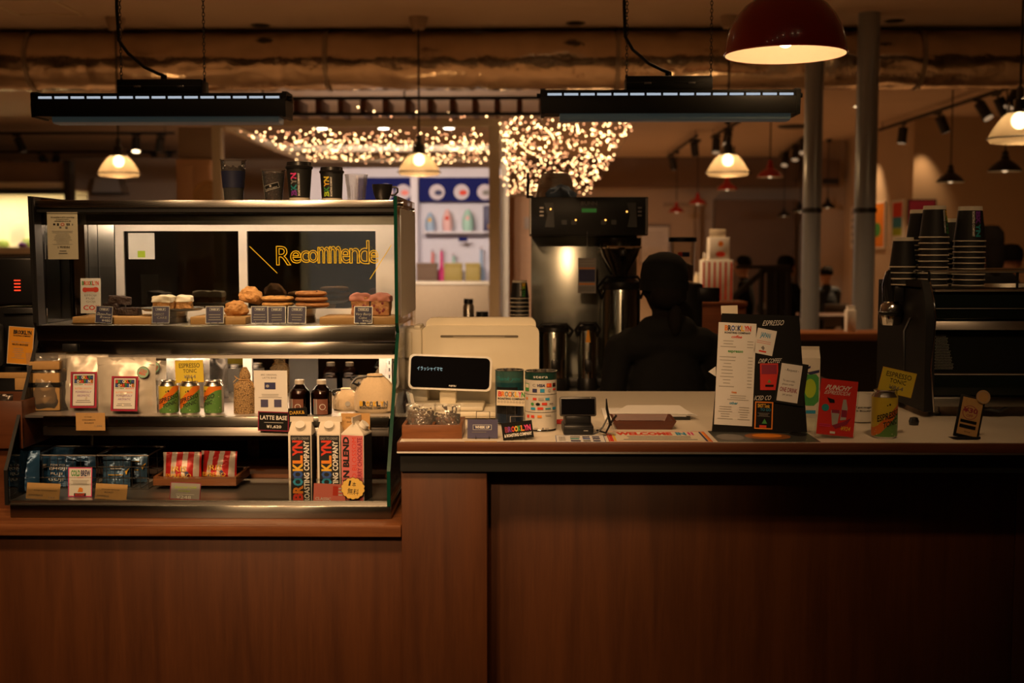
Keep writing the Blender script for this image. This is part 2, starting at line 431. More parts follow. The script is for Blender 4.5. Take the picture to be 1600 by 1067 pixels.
# foil-wrapped air duct
def duct():
    Y = 10.6; z = ZZ(94, Y); r = 45 * kk(Y); n = 44; L = 420; x0, x1 = -7.2, 7.5
    from mathutils import noise as DN
    v = []; f = []
    for i in range(L + 1):
        x = x0 + (x1 - x0) * i / L; seam = 0.010 if i % 48 < 2 else 0
        for j in range(n):
            a = 2 * PI * j / n; p = Vector((x, 1.2 * math.cos(a), 1.2 * math.sin(a)))
            crease = abs(DN.noise(p * 2.1)) * .075 + abs(DN.noise(p * Vector((5.5, 4, 4)))) * .05 + DN.noise(p * 11) * .016
            q = r * (1.0 - crease + .03) - seam
            v.append((x, Y + q * math.cos(a), z + q * math.sin(a)))
    for i in range(L):
        for j in range(n): f.append((i * n + j, (i + 1) * n + j, (i + 1) * n + (j + 1) % n, i * n + (j + 1) % n))
    g = G().add(v, f)
    T = thing('air_duct', 'large crumpled foil-wrapped air duct running across under the ceiling', 'duct', (0, 0, 0))
    mat('duct_foil', (0.74, 0.6, 0.44), 0.18, 0.95, var=0.2, scale=6, bump=1.0, bscale=26)
    o = obj('foil_wrap', g, 'duct_foil', T)
    mat('strap', (0.42, 0.36, 0.28), 0.4, 0.8)
    for px in (70, 520, 960, 1420):
        x = XX(px, Y)
        obj('hanger_strap', lathe([(r * 1.04, -0.02), (r * 1.05, -0.02), (r * 1.05, 0.02), (r * 1.04, 0.02), (r * 1.04, -0.02)], 30).rot('Y', PI / 2), 'strap', T, (x, Y, z))
duct()

# ceiling hatch outline and vents
hY = YY(20, CEIL); hx0, hx1 = XX(28, hY, 20), XX(130, hY, 20)
single('ceiling_hatch', 'square access hatch with pale rim in the ceiling', 'hatch',
       bx(hx0, hx1, hY - .02, hY, 0, .012) + bx(hx0, hx1, hY - .6, hY - .58, 0, .012) + bx(hx0, hx0 + .02, hY - .58, hY - .02, 0, .012) + bx(hx1 - .02, hx1, hY - .58, hY - .02, 0, .012),
       'paint_ivory', (0, 0, CEIL - 0.012))
for i, (px, py, lab) in enumerate(((415, 38, 'small dark round ceiling vent above the duct, the one over the takeaway cups'), (897, 36, 'small dark round ceiling vent above the duct, the one beside the right-hand black light bar'), (1385, 34, 'small dark round ceiling vent beside the top of the wider grey column'))):
    Yv = YY(py, CEIL)
    T = thing('ceiling_vent', lab, 'vent', (XX(px, Yv), Yv, CEIL), group='round ceiling vents')
    obj('rim', lathe([(0.055, -0.001), (0.075, -0.006), (0.085, -0.001)], 20), 'black_paint', T)
    obj('grille', cyl(0.056, -0.012, -0.002, 20), 'plastic_black', T)
single('ceiling_speaker', 'flat dark oval vent on the ceiling beyond the narrower grey column', 'vent', lathe([(0, -.03), (.22, -.03), (.26, -.001), (0, -.001)], 24), 'black_paint', (XX(1235, YY(197, CEIL)), YY(197, CEIL), CEIL))

# grey pipe columns
mat('column_grey', (0.33, 0.36, 0.4), 0.3, 0.4, var=0.08, scale=4)
for px, Yc, r, lab in ((1269, 9.8, 14 * kk(9.8), 'narrower grey steel pipe column below the red dome lamp'), (1352, 9.9, 16.5 * kk(9.9), 'wider grey steel pipe column reaching the ceiling')):
    T = thing('pipe_column', lab, 'column', (XX(px, Yc, 300), Yc, 0))
    obj('shaft', cyl(r, 0, CEIL, 28), 'column_grey', T)
    obj('collar', lathe([(r, -0.02), (r + .008, -0.015), (r + .008, 0.015), (r, 0.02)], 28).mv(z=ZZ(329, Yc)), 'steel_dark', T)
    obj('base_flange', lathe([(r, 0.02), (r + .07, 0.02), (r + .07, 0), (r, 0)], 28), 'steel_dark', T)

# track lighting
def track(name, label, a, b, heads, group=None, lit=()):
    a = Vector(a); b = Vector(b); d = b - a; ln = d.length; ang = math.atan2(d.y, d.x)
    T = thing(name, label, 'track light', a, (0, 0, ang), group)
    obj('rail', bx(0, ln, -0.02, 0.02, -0.02, 0.02), 'black_paint', T)
    for s in (0.15, ln - 0.15):
        if CEIL - a.z > 0.06: obj('hanger', cyl(0.006, 0.02, CEIL - a.z, 8).mv(x=s), 'black_paint', T)
    for i, (t, tilt, pan) in enumerate(heads):
        h = obj('spot_head', cyl(0.065, -0.30, -0.08, 16) + tube([(0, 0, -0.02), (0, 0, -0.1)], 0.014, 8) + bx(-.07, .07, -.018, .018, -.045, -.018), 'black_paint', T, (t * ln, 0, 0), (tilt, 0, pan))
        obj('lens', cyl(0.058, -0.304, -0.298, 16), 'spot_lit' if i in lit else 'spot_dim', h)
    return T
emitter('spot_lit', (1.0, 0.72, 0.4), 6.0); emitter('spot_dim', (1.0, 0.62, 0.34), 0.35)
def trk(y, px0, px1, zoff, name, label, hp, lit):
    z = CEIL - zoff; Yt = YY(y, z); x0 = XX(px0, Yt); x1 = XX(px1, Yt)
    heads = [((XX(p, Yt) - x0) / (x1 - x0), t, pn) for p, t, pn in hp]
    return track(name, label, (x0, Yt, z), (x1, Yt, z), heads, lit=lit)
trk(207, -120, 280, 0.1, 'track_light', 'black ceiling track with spotlights left of the case, the nearer of two', [(35, 0.5, -0.4), (221, -0.3, 0.2), (260, 0.5, 0.6)], (1,))
trk(236, -120, 282, 0.1, 'track_light', 'black ceiling track with spotlights left of the case, the farther of two', [(70, 0.5, -0.7), (97, -0.2, 0.1), (245, 0.5, -0.5), (271, -0.2, 0.2)], (1, 3))
zt = CEIL - 0.1
Ya, Yb = YY(118, zt), YY(204, zt)
track('track_light', 'long black ceiling track with spotlights receding along the right wall', (XX(1625, Ya), Ya, zt), (XX(1366, Yb), Yb, zt),
      [(0.12, 0.5, 0.3), (0.24, -0.5, 0.2), (0.34, 0.6, 2.2), (0.57, -0.5, 0.3), (0.8, 0.1, 0.0)], lit=())
Ya, Yb = YY(205, zt), YY(245, zt)
track('track_light', 'short black ceiling track slanting beside the narrower grey column', (XX(1265, Ya), Ya, zt), (XX(1213, Yb), Yb, zt), [(0.2, 0.5, 1.2), (0.45, 0.4, 1.3), (0.75, 0.5, 1.2)])
Ya, Yb = YY(190, zt), YY(215, zt)
track('track_light', 'short black ceiling track above the small red pendant lamps', (XX(1150, Ya), Ya, zt), (XX(1108, Yb), Yb, zt), [(0.35, 0.5, 1.2), (0.8, 0.3, 1.3)])
Ya, Yb = YY(212, zt), YY(245, zt)
track('track_light', 'small ceiling track with two lamps right of the fairy lights', (XX(1085, Ya), Ya, zt), (XX(1040, Yb), Yb, zt), [(0.1, -0.5, 1.2), (0.85, -0.4, 1.0)])

# ------------------------------------------------------------------ hanging lamps
def sheen_glass(name):
    m = bpy.data.materials.new(name); m.use_nodes = True; MATS[name] = m
    nt = m.node_tree; N = nt.nodes; L = nt.links; N.clear()
    o = N.new('ShaderNodeOutputMaterial'); t = N.new('ShaderNodeBsdfTranslucent'); t.inputs[0].default_value = (0.30, 0.25, 0.17, 1)
    d = N.new('ShaderNodeBsdfDiffuse'); d.inputs[0].default_value = (0.45, 0.4, 0.3, 1)
    g = N.new('ShaderNodeBsdfGlossy'); g.inputs['Roughness'].default_value = 0.2
    a = N.new('ShaderNodeMixShader'); a.inputs[0].default_value = 0.35; b = N.new('ShaderNodeMixShader'); b.inputs[0].default_value = 0.08
    L.new(t.outputs[0], a.inputs[1]); L.new(d.outputs[0], a.inputs[2]); L.new(a.outputs[0], b.inputs[1]); L.new(g.outputs[0], b.inputs[2]); tr = N.new('ShaderNodeBsdfTransparent'); tr.inputs[0].default_value = (1, .93, .8, 1); c = N.new('ShaderNodeMixShader'); c.inputs[0].default_value = 0.34
    L.new(b.outputs[0], c.inputs[1]); L.new(tr.outputs[0], c.inputs[2]); L.new(c.outputs[0], o.inputs[0])
sheen_glass('ribbed_glass')
emitter('bulb_warm', (1.0, 0.72, 0.38), 14.0); emitter('bulb_dim', (1.0, 0.66, 0.36), 1.2)
mat('brass_cap', (0.4, 0.31, 0.2), 0.35, 0.9)
def glass_pendant(px, py_rim, wpx, Y, label, watts):
    R = wpx * kk(Y) / 2; p = at(px, py_rim, Y); H = 0.9 * R
    T = thing('glass_pendant_lamp', label, 'pendant lamp', p, group='ribbed glass pendant lamps')
    n = 64; prof = [(0.38, 1.0), (0.48, 0.93), (0.64, 0.72), (0.79, 0.47), (0.91, 0.24), (0.98, 0.06)]
    v = []; f = []
    for r, z in prof:
        for i in range(n): q = R * r * (1 + (0.012 if i % 2 else -0.012)); a = 2 * PI * i / n; v.append((q * math.cos(a), q * math.sin(a), z * H))
    for j in range(len(prof) - 1):
        for i in range(n): f.append((j * n + i, j * n + (i + 1) % n, (j + 1) * n + (i + 1) % n, (j + 1) * n + i))
    obj('shade', G().add(v, f), 'ribbed_glass', T)
    obj('rim_band', lathe([(0.985 * R, 0.10 * H), (1.05 * R, 0.09 * H), (1.05 * R, 0.05 * H), (0.985 * R, 0.03 * H), (0.985 * R, 0.10 * H)], 48), 'steel_dark', T)
    obj('lower_lens', lathe([(0.97 * R, 0.03 * H), (0.9 * R, -0.08 * H), (0.5 * R, -0.13 * H), (0.05 * R, -0.14 * H)], 40), 'ribbed_glass', T)
    cap = obj('cap', lathe([(0.42 * R, H), (0.42 * R, 1.08 * H), (0.2 * R, 1.12 * H), (0.2 * R, 1.5 * H), (0.12 * R, 1.55 * H), (0.12 * R, 1.9 * H), (0.02 * R, 2.05 * H)], 20), 'steel_dark', T)
    for i in range(4):
        a = PI / 4 + i * PI / 2; obj('cage_post', cyl(0.035 * R, 1.06 * H, 1.42 * H, 8).mv(0.36 * R * math.cos(a), 0.36 * R * math.sin(a)), 'brass_cap', cap)
    obj('bulb', ball(0.26 * R, (0, 0, 0.72 * H), (1, 1, 1.1)), 'bulb_warm', T)
    L_ = CEIL - p.z
    obj('cord', cyl(0.008, 2.0 * H, L_, 8), 'black_paint', T); obj('canopy', lathe([(0, L_ - .1), (.05, L_ - .1), (.07, L_ - .06), (.08, L_), (0, L_)], 16), 'paint_taupe', T)
    lamp('pendant_light', 'POINT', (0, 0, 0.35 * H), watts, WARM, 0.05, parent=T)
    return T
glass_pendant(186, 273, 64, 10.0, 'glowing ribbed glass pendant lamp above the left of the display case', 9)
glass_pendant(655, 271, 66, 10.0, 'glowing ribbed glass pendant lamp in front of the fairy lights', 9)
glass_pendant(1137, 272, 66, 10.0, 'glowing ribbed glass pendant lamp left of the grey columns', 8)
glass_pendant(1592, 219, 92, 7.6, 'large glowing ribbed glass pendant lamp at the right edge', 4)

def dome_pendant(px, py_rim, wpx, Y, label, outer, bulb, watts, prof, name='dome_pendant_lamp', group=None, inner='shade_white', neck=True):
    R = wpx * kk(Y) / 2; p = at(px, py_rim, Y)
    T = thing(name, label, 'pendant lamp', p, group=group)
    obj('shade', lathe([(R * a, R * b) for a, b in prof], 48), outer, T)
    top = max(b for a, b in prof) * R
    obj('lining', lathe([(R * a * 0.985, R * b * 0.985) for a, b in prof if b < 1.0 or a < 0.9], 48), inner, T)
    obj('lip', lathe([(R * 1.0, -0.001), (R * 1.012, 0.003), (R * 1.0, 0.008)], 48), outer, T)
    if neck: obj('neck', lathe([(R * .2, top * 0.97), (R * .2, top * 1.12), (R * .1, top * 1.2), (R * .02, top * 1.3)], 16), outer, T)
    obj('bulb', ball(0.14 * R if bulb == 'bulb_warm' else 0.2 * R, (0, 0, 0.27 * R if Y < 5 else 0.17 * R), (1, 1, 1.1)), bulb, T)
    L_ = CEIL - p.z
    obj('cord', cyl(0.004 if Y < 5 else 0.008, top * 1.05, L_, 8), 'black_paint', T)
    obj('canopy', lathe([(0, L_ - .05), (.04, L_ - .05), (.055, L_), (0, L_)], 16), 'black_paint', T)
    if watts: lamp('dome_light', 'POINT', (0, 0, 0.2 * R), watts, WARM, 0.03, parent=T)
    return T
mat('enamel_red', (0.5, 0.022, 0.012), 0.22, var=0.05, coat=0.3); mat('shade_white', (0.85, 0.78, 0.62), 0.6, var=0.02)
mat('enamel_black', (0.012, 0.011, 0.01), 0.4)
half = [(1.0, 0.0), (1.0, 0.05), (0.975, 0.22), (0.92, 0.42), (0.82, 0.62), (0.68, 0.79), (0.5, 0.92), (0.3, 1.0), (0.12, 1.04), (0.02, 1.05)]
dome_pendant(1227, 86, 185, 3.85, 'large red half-dome pendant lamp with bright cream inside', 'enamel_red', 'bulb_warm', 3.0, half)
barn = [(1.0, 0.0), (1.0, 0.06), (0.92, 0.2), (0.72, 0.42), (0.45, 0.62), (0.28, 0.72), (0.24, 0.95), (0.1, 1.05), (0.02, 1.06)]
for px, py, w, Y, lab in ((1203, 277, 40, 15.0, 'largest of the small red pendant lamps, beside the narrower column'), (1136, 297, 33, 18.0, 'small red pendant lamp hanging just below the ribbed glass lamp'), (1090, 319, 28, 21.0, 'small red pendant lamp, third in the receding row'), (1057, 332, 25, 23.5, 'small red pendant lamp farthest back in the row')):
    dome_pendant(px, py, w, Y, lab, 'enamel_red', 'bulb_dim', 0, barn, 'barn_pendant_lamp', 'small red pendant lamps')
for px, py, w, Y, lab in ((1485, 285, 42, 14.0, 'black pendant lamp hanging in front of the plain right wall'), (1570, 268, 50, 12.0, 'black pendant lamp below the large ribbed glass lamp'), (1225, 338, 22, 24.0, 'small far black pendant lamp left of the narrower grey column'), (1250, 331, 24, 22.5, 'small far black pendant lamp half behind the narrower grey column'), (1293, 325, 25, 21.0, 'small far black pendant lamp between the two grey columns')):
    dome_pendant(px, py, w, Y, lab, 'enamel_black', 'bulb_dim', 0, barn, 'barn_pendant_lamp', 'black pendant lamps')

# linear LED light bars on chains
emitter('slit_light', (0.75, 0.86, 1.0), 0.55); mat('lens_frost', (0.12, 0.16, 0.16), 0.3, emit=(0.5, 0.75, 0.75), estr=0.02)
mat('bar_black', (0.006, 0.006, 0.0055), 0.5, spec=0.25)
def chain(z0, z1, x, link=0.0165):
    g = G(); n = int((z1 - z0) / (link * 0.74)); 
    ring = [(0.0042 * math.cos(a), 0, link / 2 * math.sin(a)) for a in [2 * PI * i / 8 for i in range(8)]]
    one = tube(ring, 0.0013, 5, closed=True)
    for i in range(n + 1):
        q = one.cp()
        if i % 2: q.rot('Z', PI / 2)
        g += q.mv(x, 0, z0 + link * 0.74 * i)
    return g
def light_bar(x0, x1, yt, label, cordpx):
    Y = 4.1; k = kk(Y); c = at((x0 + x1) / 2, yt + 20, Y); W = (x1 - x0) * k
    T = thing('led_light_bar', label, 'light fixture', c, group='black linear light bars')
    z = lambda py: -(py - (yt + 20)) * k
    D = 0.055
    prof = [(-D, z(yt + 37)), (-D - .004, z(yt + 20)), (-D, z(yt + 11)), (-D + .004, z(yt + 10)), (D - .004, z(yt + 10)), (D, z(yt + 12)), (D + .004, z(yt + 20)), (D, z(yt + 37))]
    obj('housing', prismx(prof, -W / 2 + .012, W / 2 - .012), 'bar_black', T)
    # top deck with the slots
    n = 15; p = (W - 0.04) / n; gs = G(); bars = G()
    bars += bx(-W / 2 + .012, W / 2 - .012, -D, D, z(yt + 6.6), z(yt + 2))
    for i in range(n):
        xa = -W / 2 + .02 + i * p; gs += bx(xa + p * .07, xa + p * .93, -D + .004, -D + .006, z(yt + 10), z(yt + 6.6))
    for i in range(n + 1):
        xa = -W / 2 + .02 + i * p; bars += bx(xa - p * .07, xa + p * .07, -D, D, z(yt + 10), z(yt + 5))
    obj('slotted_deck', bars, 'bar_black', T)
    obj('slot_light', gs, 'slit_light', T)['kind'] = 'stuff'
    for s in (-1, 1):
        e = obj('end_cap', prismx([(y * 1.08, zz * 1.1) for y, zz in prof], -.006, .006) + prismx([(-D * 1.05, z(yt + 12)), (D * 1.05, z(yt + 12)), (D * 1.05, z(yt + 2)), (D * .8, z(yt - 1)), (-D * .8, z(yt - 1)), (-D * 1.05, z(yt + 2))][::-1], -.008, .008), 'bar_black', T, (s * (W / 2 - .008), 0, 0))
        obj('knob', cyl(.008, 0, .014, 10).rot('Y', s * PI / 2), 'bar_black', e, (s * .006, -.02, z(yt + 9)))
    obj('diffuser', prismx([(-D * .8, z(yt + 37)), (-D * .74, z(yt + 45)), (-D * .5, z(yt + 47)), (D * .5, z(yt + 47)), (D * .74, z(yt + 45)), (D * .8, z(yt + 37))], -W / 2 + .065, W / 2 - .03), 'lens_frost', T)
    bw = 66 * k
    dx = -0.002 if x0 > 500 else 0.0
    d = obj('driver_box', rbx(-bw, bw, -.045, .045, z(yt + 2), z(yt - 20), .006), 'bar_black', T, (dx, 0, 0))
    obj('seam', bx(-bw * .98, bw * .98, -.0462, -.045, z(yt - 10), z(yt - 9)), 'steel_dark', d)
    for s in (-.7, .7): obj('latch', rbx(s * bw * .72 - .012, s * bw * .72 + .012, -.048, -.045, z(yt - 7), z(yt - 10), .001), 'wire_grey', d)
    top = CEIL - c.z
    for s in (-1, 1):
        obj('chain', chain(z(yt - 20), top, s * bw * .98), 'wire_grey' if False else 'steel_dark', T)
        obj('chain_hook', tube([(s * bw * .98, 0, z(yt - 2)), (s * bw * .98, 0, z(yt - 24))], .004, 6), 'bar_black', T)
    cx = (cordpx[0] - (x0 + x1) / 2) * k
    pts = [(cx, 0, z(yt - 20)), (cx, 0, z(yt - 28)), (cx - .02, 0, z(yt - 31)), (cx - 30 * k, 0, z(yt - 41)), (cx - 55 * k, 0, z(yt - 62)), (-bw * .98 - .006, 0, z(yt - 82)), (-bw * .98 - .01, 0, z(yt - 130)), (-bw * .98 - .006, 0, top)]
    sm = []
    for i in range(len(pts) - 1):
        for t in range(4): sm.append(Vector(pts[i]).lerp(Vector(pts[i + 1]), t / 4))
    obj('cord', tube(sm + [Vector(pts[-1])], .0055, 8), 'black_paint', T)
    obj('cord_gland', cyl(.011, z(yt - 20), z(yt - 28), 10).mv(cx), 'bar_black', T)
    for s in (-1, 1): obj('ceiling_plate', cyl(.03, top - .012, top, 14).mv(s * bw * .98), 'bar_black', T)
    return T
light_bar(59, 452, 147, 'black linear light bar on chains above the display case', (257, 120))
light_bar(847, 1242, 142, 'black linear light bar on chains above the coffee brewer', (1044, 113))

# downlights over the customers' side (behind the camera and above the counter)
def downlight(x, y, watts, label, target, spot=95, blend=0.8, size=0.06, col=WARM):
    T = thing('ceiling_downlight', label, 'downlight', (x, y, CEIL), group='downlights over the customer side')
    obj('trim_ring', lathe([(.075, -.001), (.095, -.012), (.11, -.001)], 28), 'paint_ivory', T)
    obj('lens', cyl(.072, -.006, -.001, 24), 'spot_lit', T)
    l = lamp('downlight_beam', 'SPOT', (x, y, CEIL - .03), watts, col, size, spot=math.radians(spot), blend=blend); aim(l, target); l.parent = T; l.matrix_parent_inverse = T.matrix_basis.inverted()
    return T
FRONT = ((-1.9, 1.2, 60, (-1.05, 3.2, 1.0), 50, 'at the left end of the queue'), (-1.25, 1.0, 100, (-0.95, 3.1, 0.9), 62, 'in front of the pastries'), (-0.55, 1.2, 125, (-0.5, 3.2, 1.0), 56, 'in front of the case end'),
         (0.1, 1.4, 115, (-0.08, 3.35, 1.28), 38, 'in front of the payment tins'), (-1.6, -1.6, 200, (-0.78, 2.9, 0.4), 33, 'farther back over the queue'), (0.85, 1.5, 60, (0.85, 3.25, 1.22), 30, 'added in front of the menu board'), (1.3, 1.6, 45, (1.28, 3.55, 1.5), 26, 'added in front of the espresso machine'), (-1.2, -1.8, 330, (-0.85, 3.2, 1.08), 17, 'added to brighten the case from behind the queue'), (-0.5, -1.9, 430, (-0.28, 3.4, 1.3), 22, 'behind the customers'))  # menu board, espresso machine and narrow case spots are added to brighten those
for x, y, e, tg, sp, lab in FRONT: downlight(x, y, e, 'round ceiling downlight ' + lab, tg, sp, 1.0, 0.08)
downlight(0.9, 5.6, 60, 'added round ceiling downlight over the staff aisle', (0.6, 5.4, 0), 110)  # this and the next downlights are added; their floor bounce brightens the ceiling
downlight(-1.6, 6.2, 120, 'added round ceiling downlight behind the pastry case', (-1.6, 6.2, 0), 120)
downlight(-4.6, 6.5, 230, 'added round ceiling downlight far left of the pastry case', (-4.6, 6.5, 0), 130)
downlight(0.2, 8.6, 260, 'added round ceiling downlight between counter and kiosk', (0.2, 8.6, 0), 130)
downlight(3.4, 8.0, 110, 'added round ceiling downlight over the wooden ledge', (3.4, 8.0, 0), 120)
# ------------------------------------------------------------------ counters
CTZ = ZZ(692, 2.93)            # white counter top
CX0 = XX(620, 2.93, 690)       # its left end
LTZ = ZZ(812, 3.05)            # wooden top under the case
CBACK = 4.02
T = thing('sales_counter', 'long counter with white top, dark wood edge and black apron', 'counter', (0, 0, 0))
RX1 = 2.6
obj('top', rbx(CX0 + .004, RX1, 2.945, CBACK, CTZ - .03, CTZ, .002), 'counter_white', T, label='white laminate counter top')
obj('edge_strip', rbx(CX0, RX1, 2.93, 2.945, ZZ(706, 2.93), CTZ + .0005, .0015), 'wood_edge_dark', T, label='dark wood edge strip')
obj('edge_strip_end', rbx(CX0, CX0 + .004, 2.945, CBACK, ZZ(706, 2.93), CTZ + .0005, .0008), 'wood_edge_dark', T)
obj('highlight_strip', bx(CX0, RX1, 2.928, 2.944, ZZ(708.5, 2.93), ZZ(706, 2.93)), 'steel_soft', T)  # thin steel strip put in for the highlight line under the wood edge
obj('apron', bx(CX0 + .006, RX1, 2.95, 2.985, ZZ(737, 2.95), ZZ(708.5, 2.93)), 'laminate_black', T, label='black apron band under the edge')
obj('underside', bx(CX0 + .01, RX1, 2.985, CBACK - .02, ZZ(737, 2.95), CTZ - .03), 'laminate_black', T)
px0 = XX(628, 2.965, 900); px1 = XX(761, 2.965, 900)
obj('end_post', rbx(px0, px1, 2.965, 3.6, 0, ZZ(737.5, 2.95), .002), 'wood_panel', T, label='reddish brown wooden end post')
w_ = (RX1 - px1) / 2
for i in range(2):
    obj('front_panel', rbx(px1 + i * w_ + .0005, px1 + (i + 1) * w_ - .0005, 3.06, 3.085, 0.02, ZZ(737.5, 2.95) - .001, .001), 'wood_panel', T)
obj('carcass', bx(px1, RX1 - .02, 3.1, CBACK - .06, 0.02, ZZ(737, 2.95) - .002), 'laminate_black', T)
obj('plinth', bx(px1, RX1, 3.09, 3.2, 0, .02), 'laminate_black', T)

T = thing('case_counter', 'lower wooden counter carrying the pastry display case', 'counter', (0, 0, 0))
LF = YY(822, LTZ)
lx1 = px0 - .003
obj('top', rbx(-2.1, lx1, LF, 3.95, ZZ(840, LF), LTZ, .002), 'wood_edge', T, label='brown wooden top with square edge')
for a_, b_ in ((-2.1, -1.55), (-1.55, lx1)):
    obj('front_panel', rbx(a_ + .0004, b_ - .0004, LF + .035, LF + .06, 0.02, ZZ(840, LF) - .001, .0008), 'wood_panel', T)
obj('carcass', bx(-2.08, lx1 - .01, LF + .06, 3.9, 0, ZZ(840, LF) - .002), 'laminate_black', T)

wood('wood_board_dark', (0.22, 0.1, 0.04), (0.34, 0.17, 0.07), (0.8, 14, 14), 0.4); steel('steel_deck', (0.66, 0.63, 0.6), 0.42, 0.0)
# ------------------------------------------------------------------ pastry display case
CY0, CY1 = 3.05, 3.75
XA, XB = XX(8, 3.05, 785), XX(610, 3.05, 785)      # outer faces of the two end glasses
ZT = ZZ(306, 3.255); ZTB = ZZ(328, 3.255)
ZM = ZZ(509, 3.27)      # pastry floor
ZMB = ZZ(561, 3.27)
ZS = ZZ(652, 3.14)      # middle shelf
ZSB = ZZ(683, 3.14)
ZF = ZZ(785, 3.06)      # bottom deck
K = thing('pastry_display_case', 'stainless steel and glass display case full of pastries and packaged coffee', 'display case', ((XA + XB) / 2, CY0, LTZ))
mx_, my_, mz_ = K.location
def kp(name, g, m, label=None, parent=None): return obj(name, g.mv(-mx_, -my_, -mz_), m, parent or K, label=label)
# end glasses (outline in Y,z)
side = [(3.05, ZZ(792, 3.05)), (3.05, ZZ(737, 3.05)), (3.285, ZZ(520, 3.285)), (3.262, ZZ(505, 3.262)), (3.25, ZT), (CY1, ZT), (CY1, LTZ + .012)]
t = 0.008
for nm, x, s in (('end_glass', XA, 1), ('end_glass', XB, -1)):
    x0, x1 = sorted((x, x + s * t))
    e = kp(nm, prismx(side, x0, x1), 'glass' if s < 0 else 'glass_dark', 'green-edged glass end wall')
    eg = G()
    for i in range(5):
        (ya, za), (yb, zb) = side[i], side[i + 1]
        d = Vector((0, yb - ya, zb - za)).normalized(); nn = Vector((0, -d.z, d.y)) * -1
        eg += G().add([(x0 - .0006, ya - .0012, za), (x1 + .0006, ya - .0012, za), (x1 + .0006, yb - .0012, zb), (x0 - .0006, yb - .0012, zb),
                       (x0 - .0006, ya + .003, za), (x1 + .0006, ya + .003, za), (x1 + .0006, yb + .003, zb), (x0 - .0006, yb + .003, zb)],
                      [(0, 1, 2, 3), (1, 5, 6, 2), (4, 0, 3, 7), (5, 4, 7, 6)])
    o = obj('edge', eg.mv(-mx_, -my_, -mz_), 'glass_edge' if s < 0 else 'plastic_black', e)
xi0, xi1 = XA + t, XB - t
# dark trim of the left end, bracket plates of the right end
kp('end_trim', prismx([(3.262, ZZ(510, 3.262)), (3.252, ZT - .004), (3.30, ZT - .004), (3.31, ZZ(510, 3.31))], xi0, xi0 + .006), 'plastic_black')
kp('bracket_plate', bx(XB, XB + .002, 3.33, CY1 - .01, ZM + .02, ZT - .03), 'alu_frame', 'pale metal plate behind the end glass')
for yy, zz in ((3.34, ZT - .018), (3.66, ZT - .03)):
    b = kp('glass_bolt', cyl(.011, 0, .008, 16).rot('Y', PI / 2).mv(XB, yy, zz), 'chrome')
# top
kp('top', rbx(xi0, xi1, 3.262, CY1, ZZ(324, 3.262), ZZ(312, 3.262), .003), 'steel', 'brushed steel top')
kp('top_gasket', bx(xi0, xi1, 3.27, CY1, ZZ(331, 3.27), ZZ(324, 3.262)), 'plastic_black')
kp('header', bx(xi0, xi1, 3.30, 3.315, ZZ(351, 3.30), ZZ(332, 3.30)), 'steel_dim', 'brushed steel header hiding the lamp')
kp('header_bead', bx(xi0, xi1, 3.296, 3.3, ZZ(334, 3.30), ZZ(332, 3.30)), 'steel', None)
kp('roof_lining', bx(xi0, xi1, 3.315, CY1 - .02, ZZ(331, 3.27) - .012, ZZ(331, 3.27) - .004), 'steel_soft')
emitter('led_strip_light', LEDW, 46)
kp('led_strip', bx(xi0 + .03, xi1 - .02, 3.317, 3.327, ZZ(349, 3.30), ZZ(343, 3.30)), 'led_strip_light', 'warm white lamp strip under the roof')
# front glass of the pastry chamber
kp('front_glass', bx(XX(73, 3.268, 450), xi1, 3.264, 3.268, ZM + .001, ZZ(331, 3.264)), 'glass', 'upright front glass')
# rear of the pastry chamber: two sliding doors in pale frames, steel at the left
YB = 3.60
zt_, zb_ = ZZ(351, YB), ZZ(482, YB)
fx = lambda p: XX(p, YB, 420)
fr = kp('rear_door_frame', bx(fx(183), fx(602), YB - .012, YB, ZZ(361, YB), zt_) + bx(fx(183), fx(196), YB - .012, YB, zb_, ZZ(361, YB)) + bx(fx(375), fx(388), YB - .014, YB, zb_, ZZ(361, YB)) + bx(fx(588), fx(602), YB - .012, YB, zb_, ZZ(361, YB)), 'alu_frame', 'pale frame of the sliding rear doors')
kp('rear_rail', bx(fx(183), fx(602), YB - .015, YB, ZM + .001, zb_), 'alu_frame', 'pale lower rail')
for a, b in ((196, 375), (388, 588)): kp('door_pane', bx(fx(a), fx(b), YB - .006, YB - .003, zb_, ZZ(361, YB)), 'door_mirror', 'dark reflecting door glass')
kp('left_lining', bx(xi0 + .02, fx(183), YB - .02, YB - .005, ZM + .001, ZZ(345, YB)), 'steel_vert', 'brushed steel corner lining')
for p in (140, 155): kp('lining_rib', bx(fx(p), fx(p + 3), YB - .026, YB - .02, ZM + .001, ZZ(345, YB)), 'steel_vert')
kp('right_lining', bx(fx(602), xi1, YB - .012, YB, ZM + .001, ZZ(345, YB)), 'alu_frame')
# pastry floor / canopy of the middle bay
kp('pastry_floor', bx(xi0, xi1, 3.275, CY1 - .02, ZM - .008, ZM), 'steel_soft', 'brushed steel pastry floor')
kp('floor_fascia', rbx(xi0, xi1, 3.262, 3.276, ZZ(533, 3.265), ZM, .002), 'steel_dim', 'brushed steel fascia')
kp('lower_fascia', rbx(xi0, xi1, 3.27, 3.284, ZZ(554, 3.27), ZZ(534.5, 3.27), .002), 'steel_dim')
kp('fascia_lip', bx(xi0, xi1, 3.276, 3.32, ZMB, ZZ(554.5, 3.27)), 'steel_soft')
kp('mid_ceiling', bx(xi0, xi1, 3.32, CY1 - .02, ZMB + .012, ZMB + .022), 'steel_soft')
tb = kp('thermometer', rbx(XX(98, 3.265), XX(120, 3.265), 3.262, 3.27, ZZ(550, 3.265), ZZ(538, 3.265), .001), 'plastic_black', 'small black thermometer')
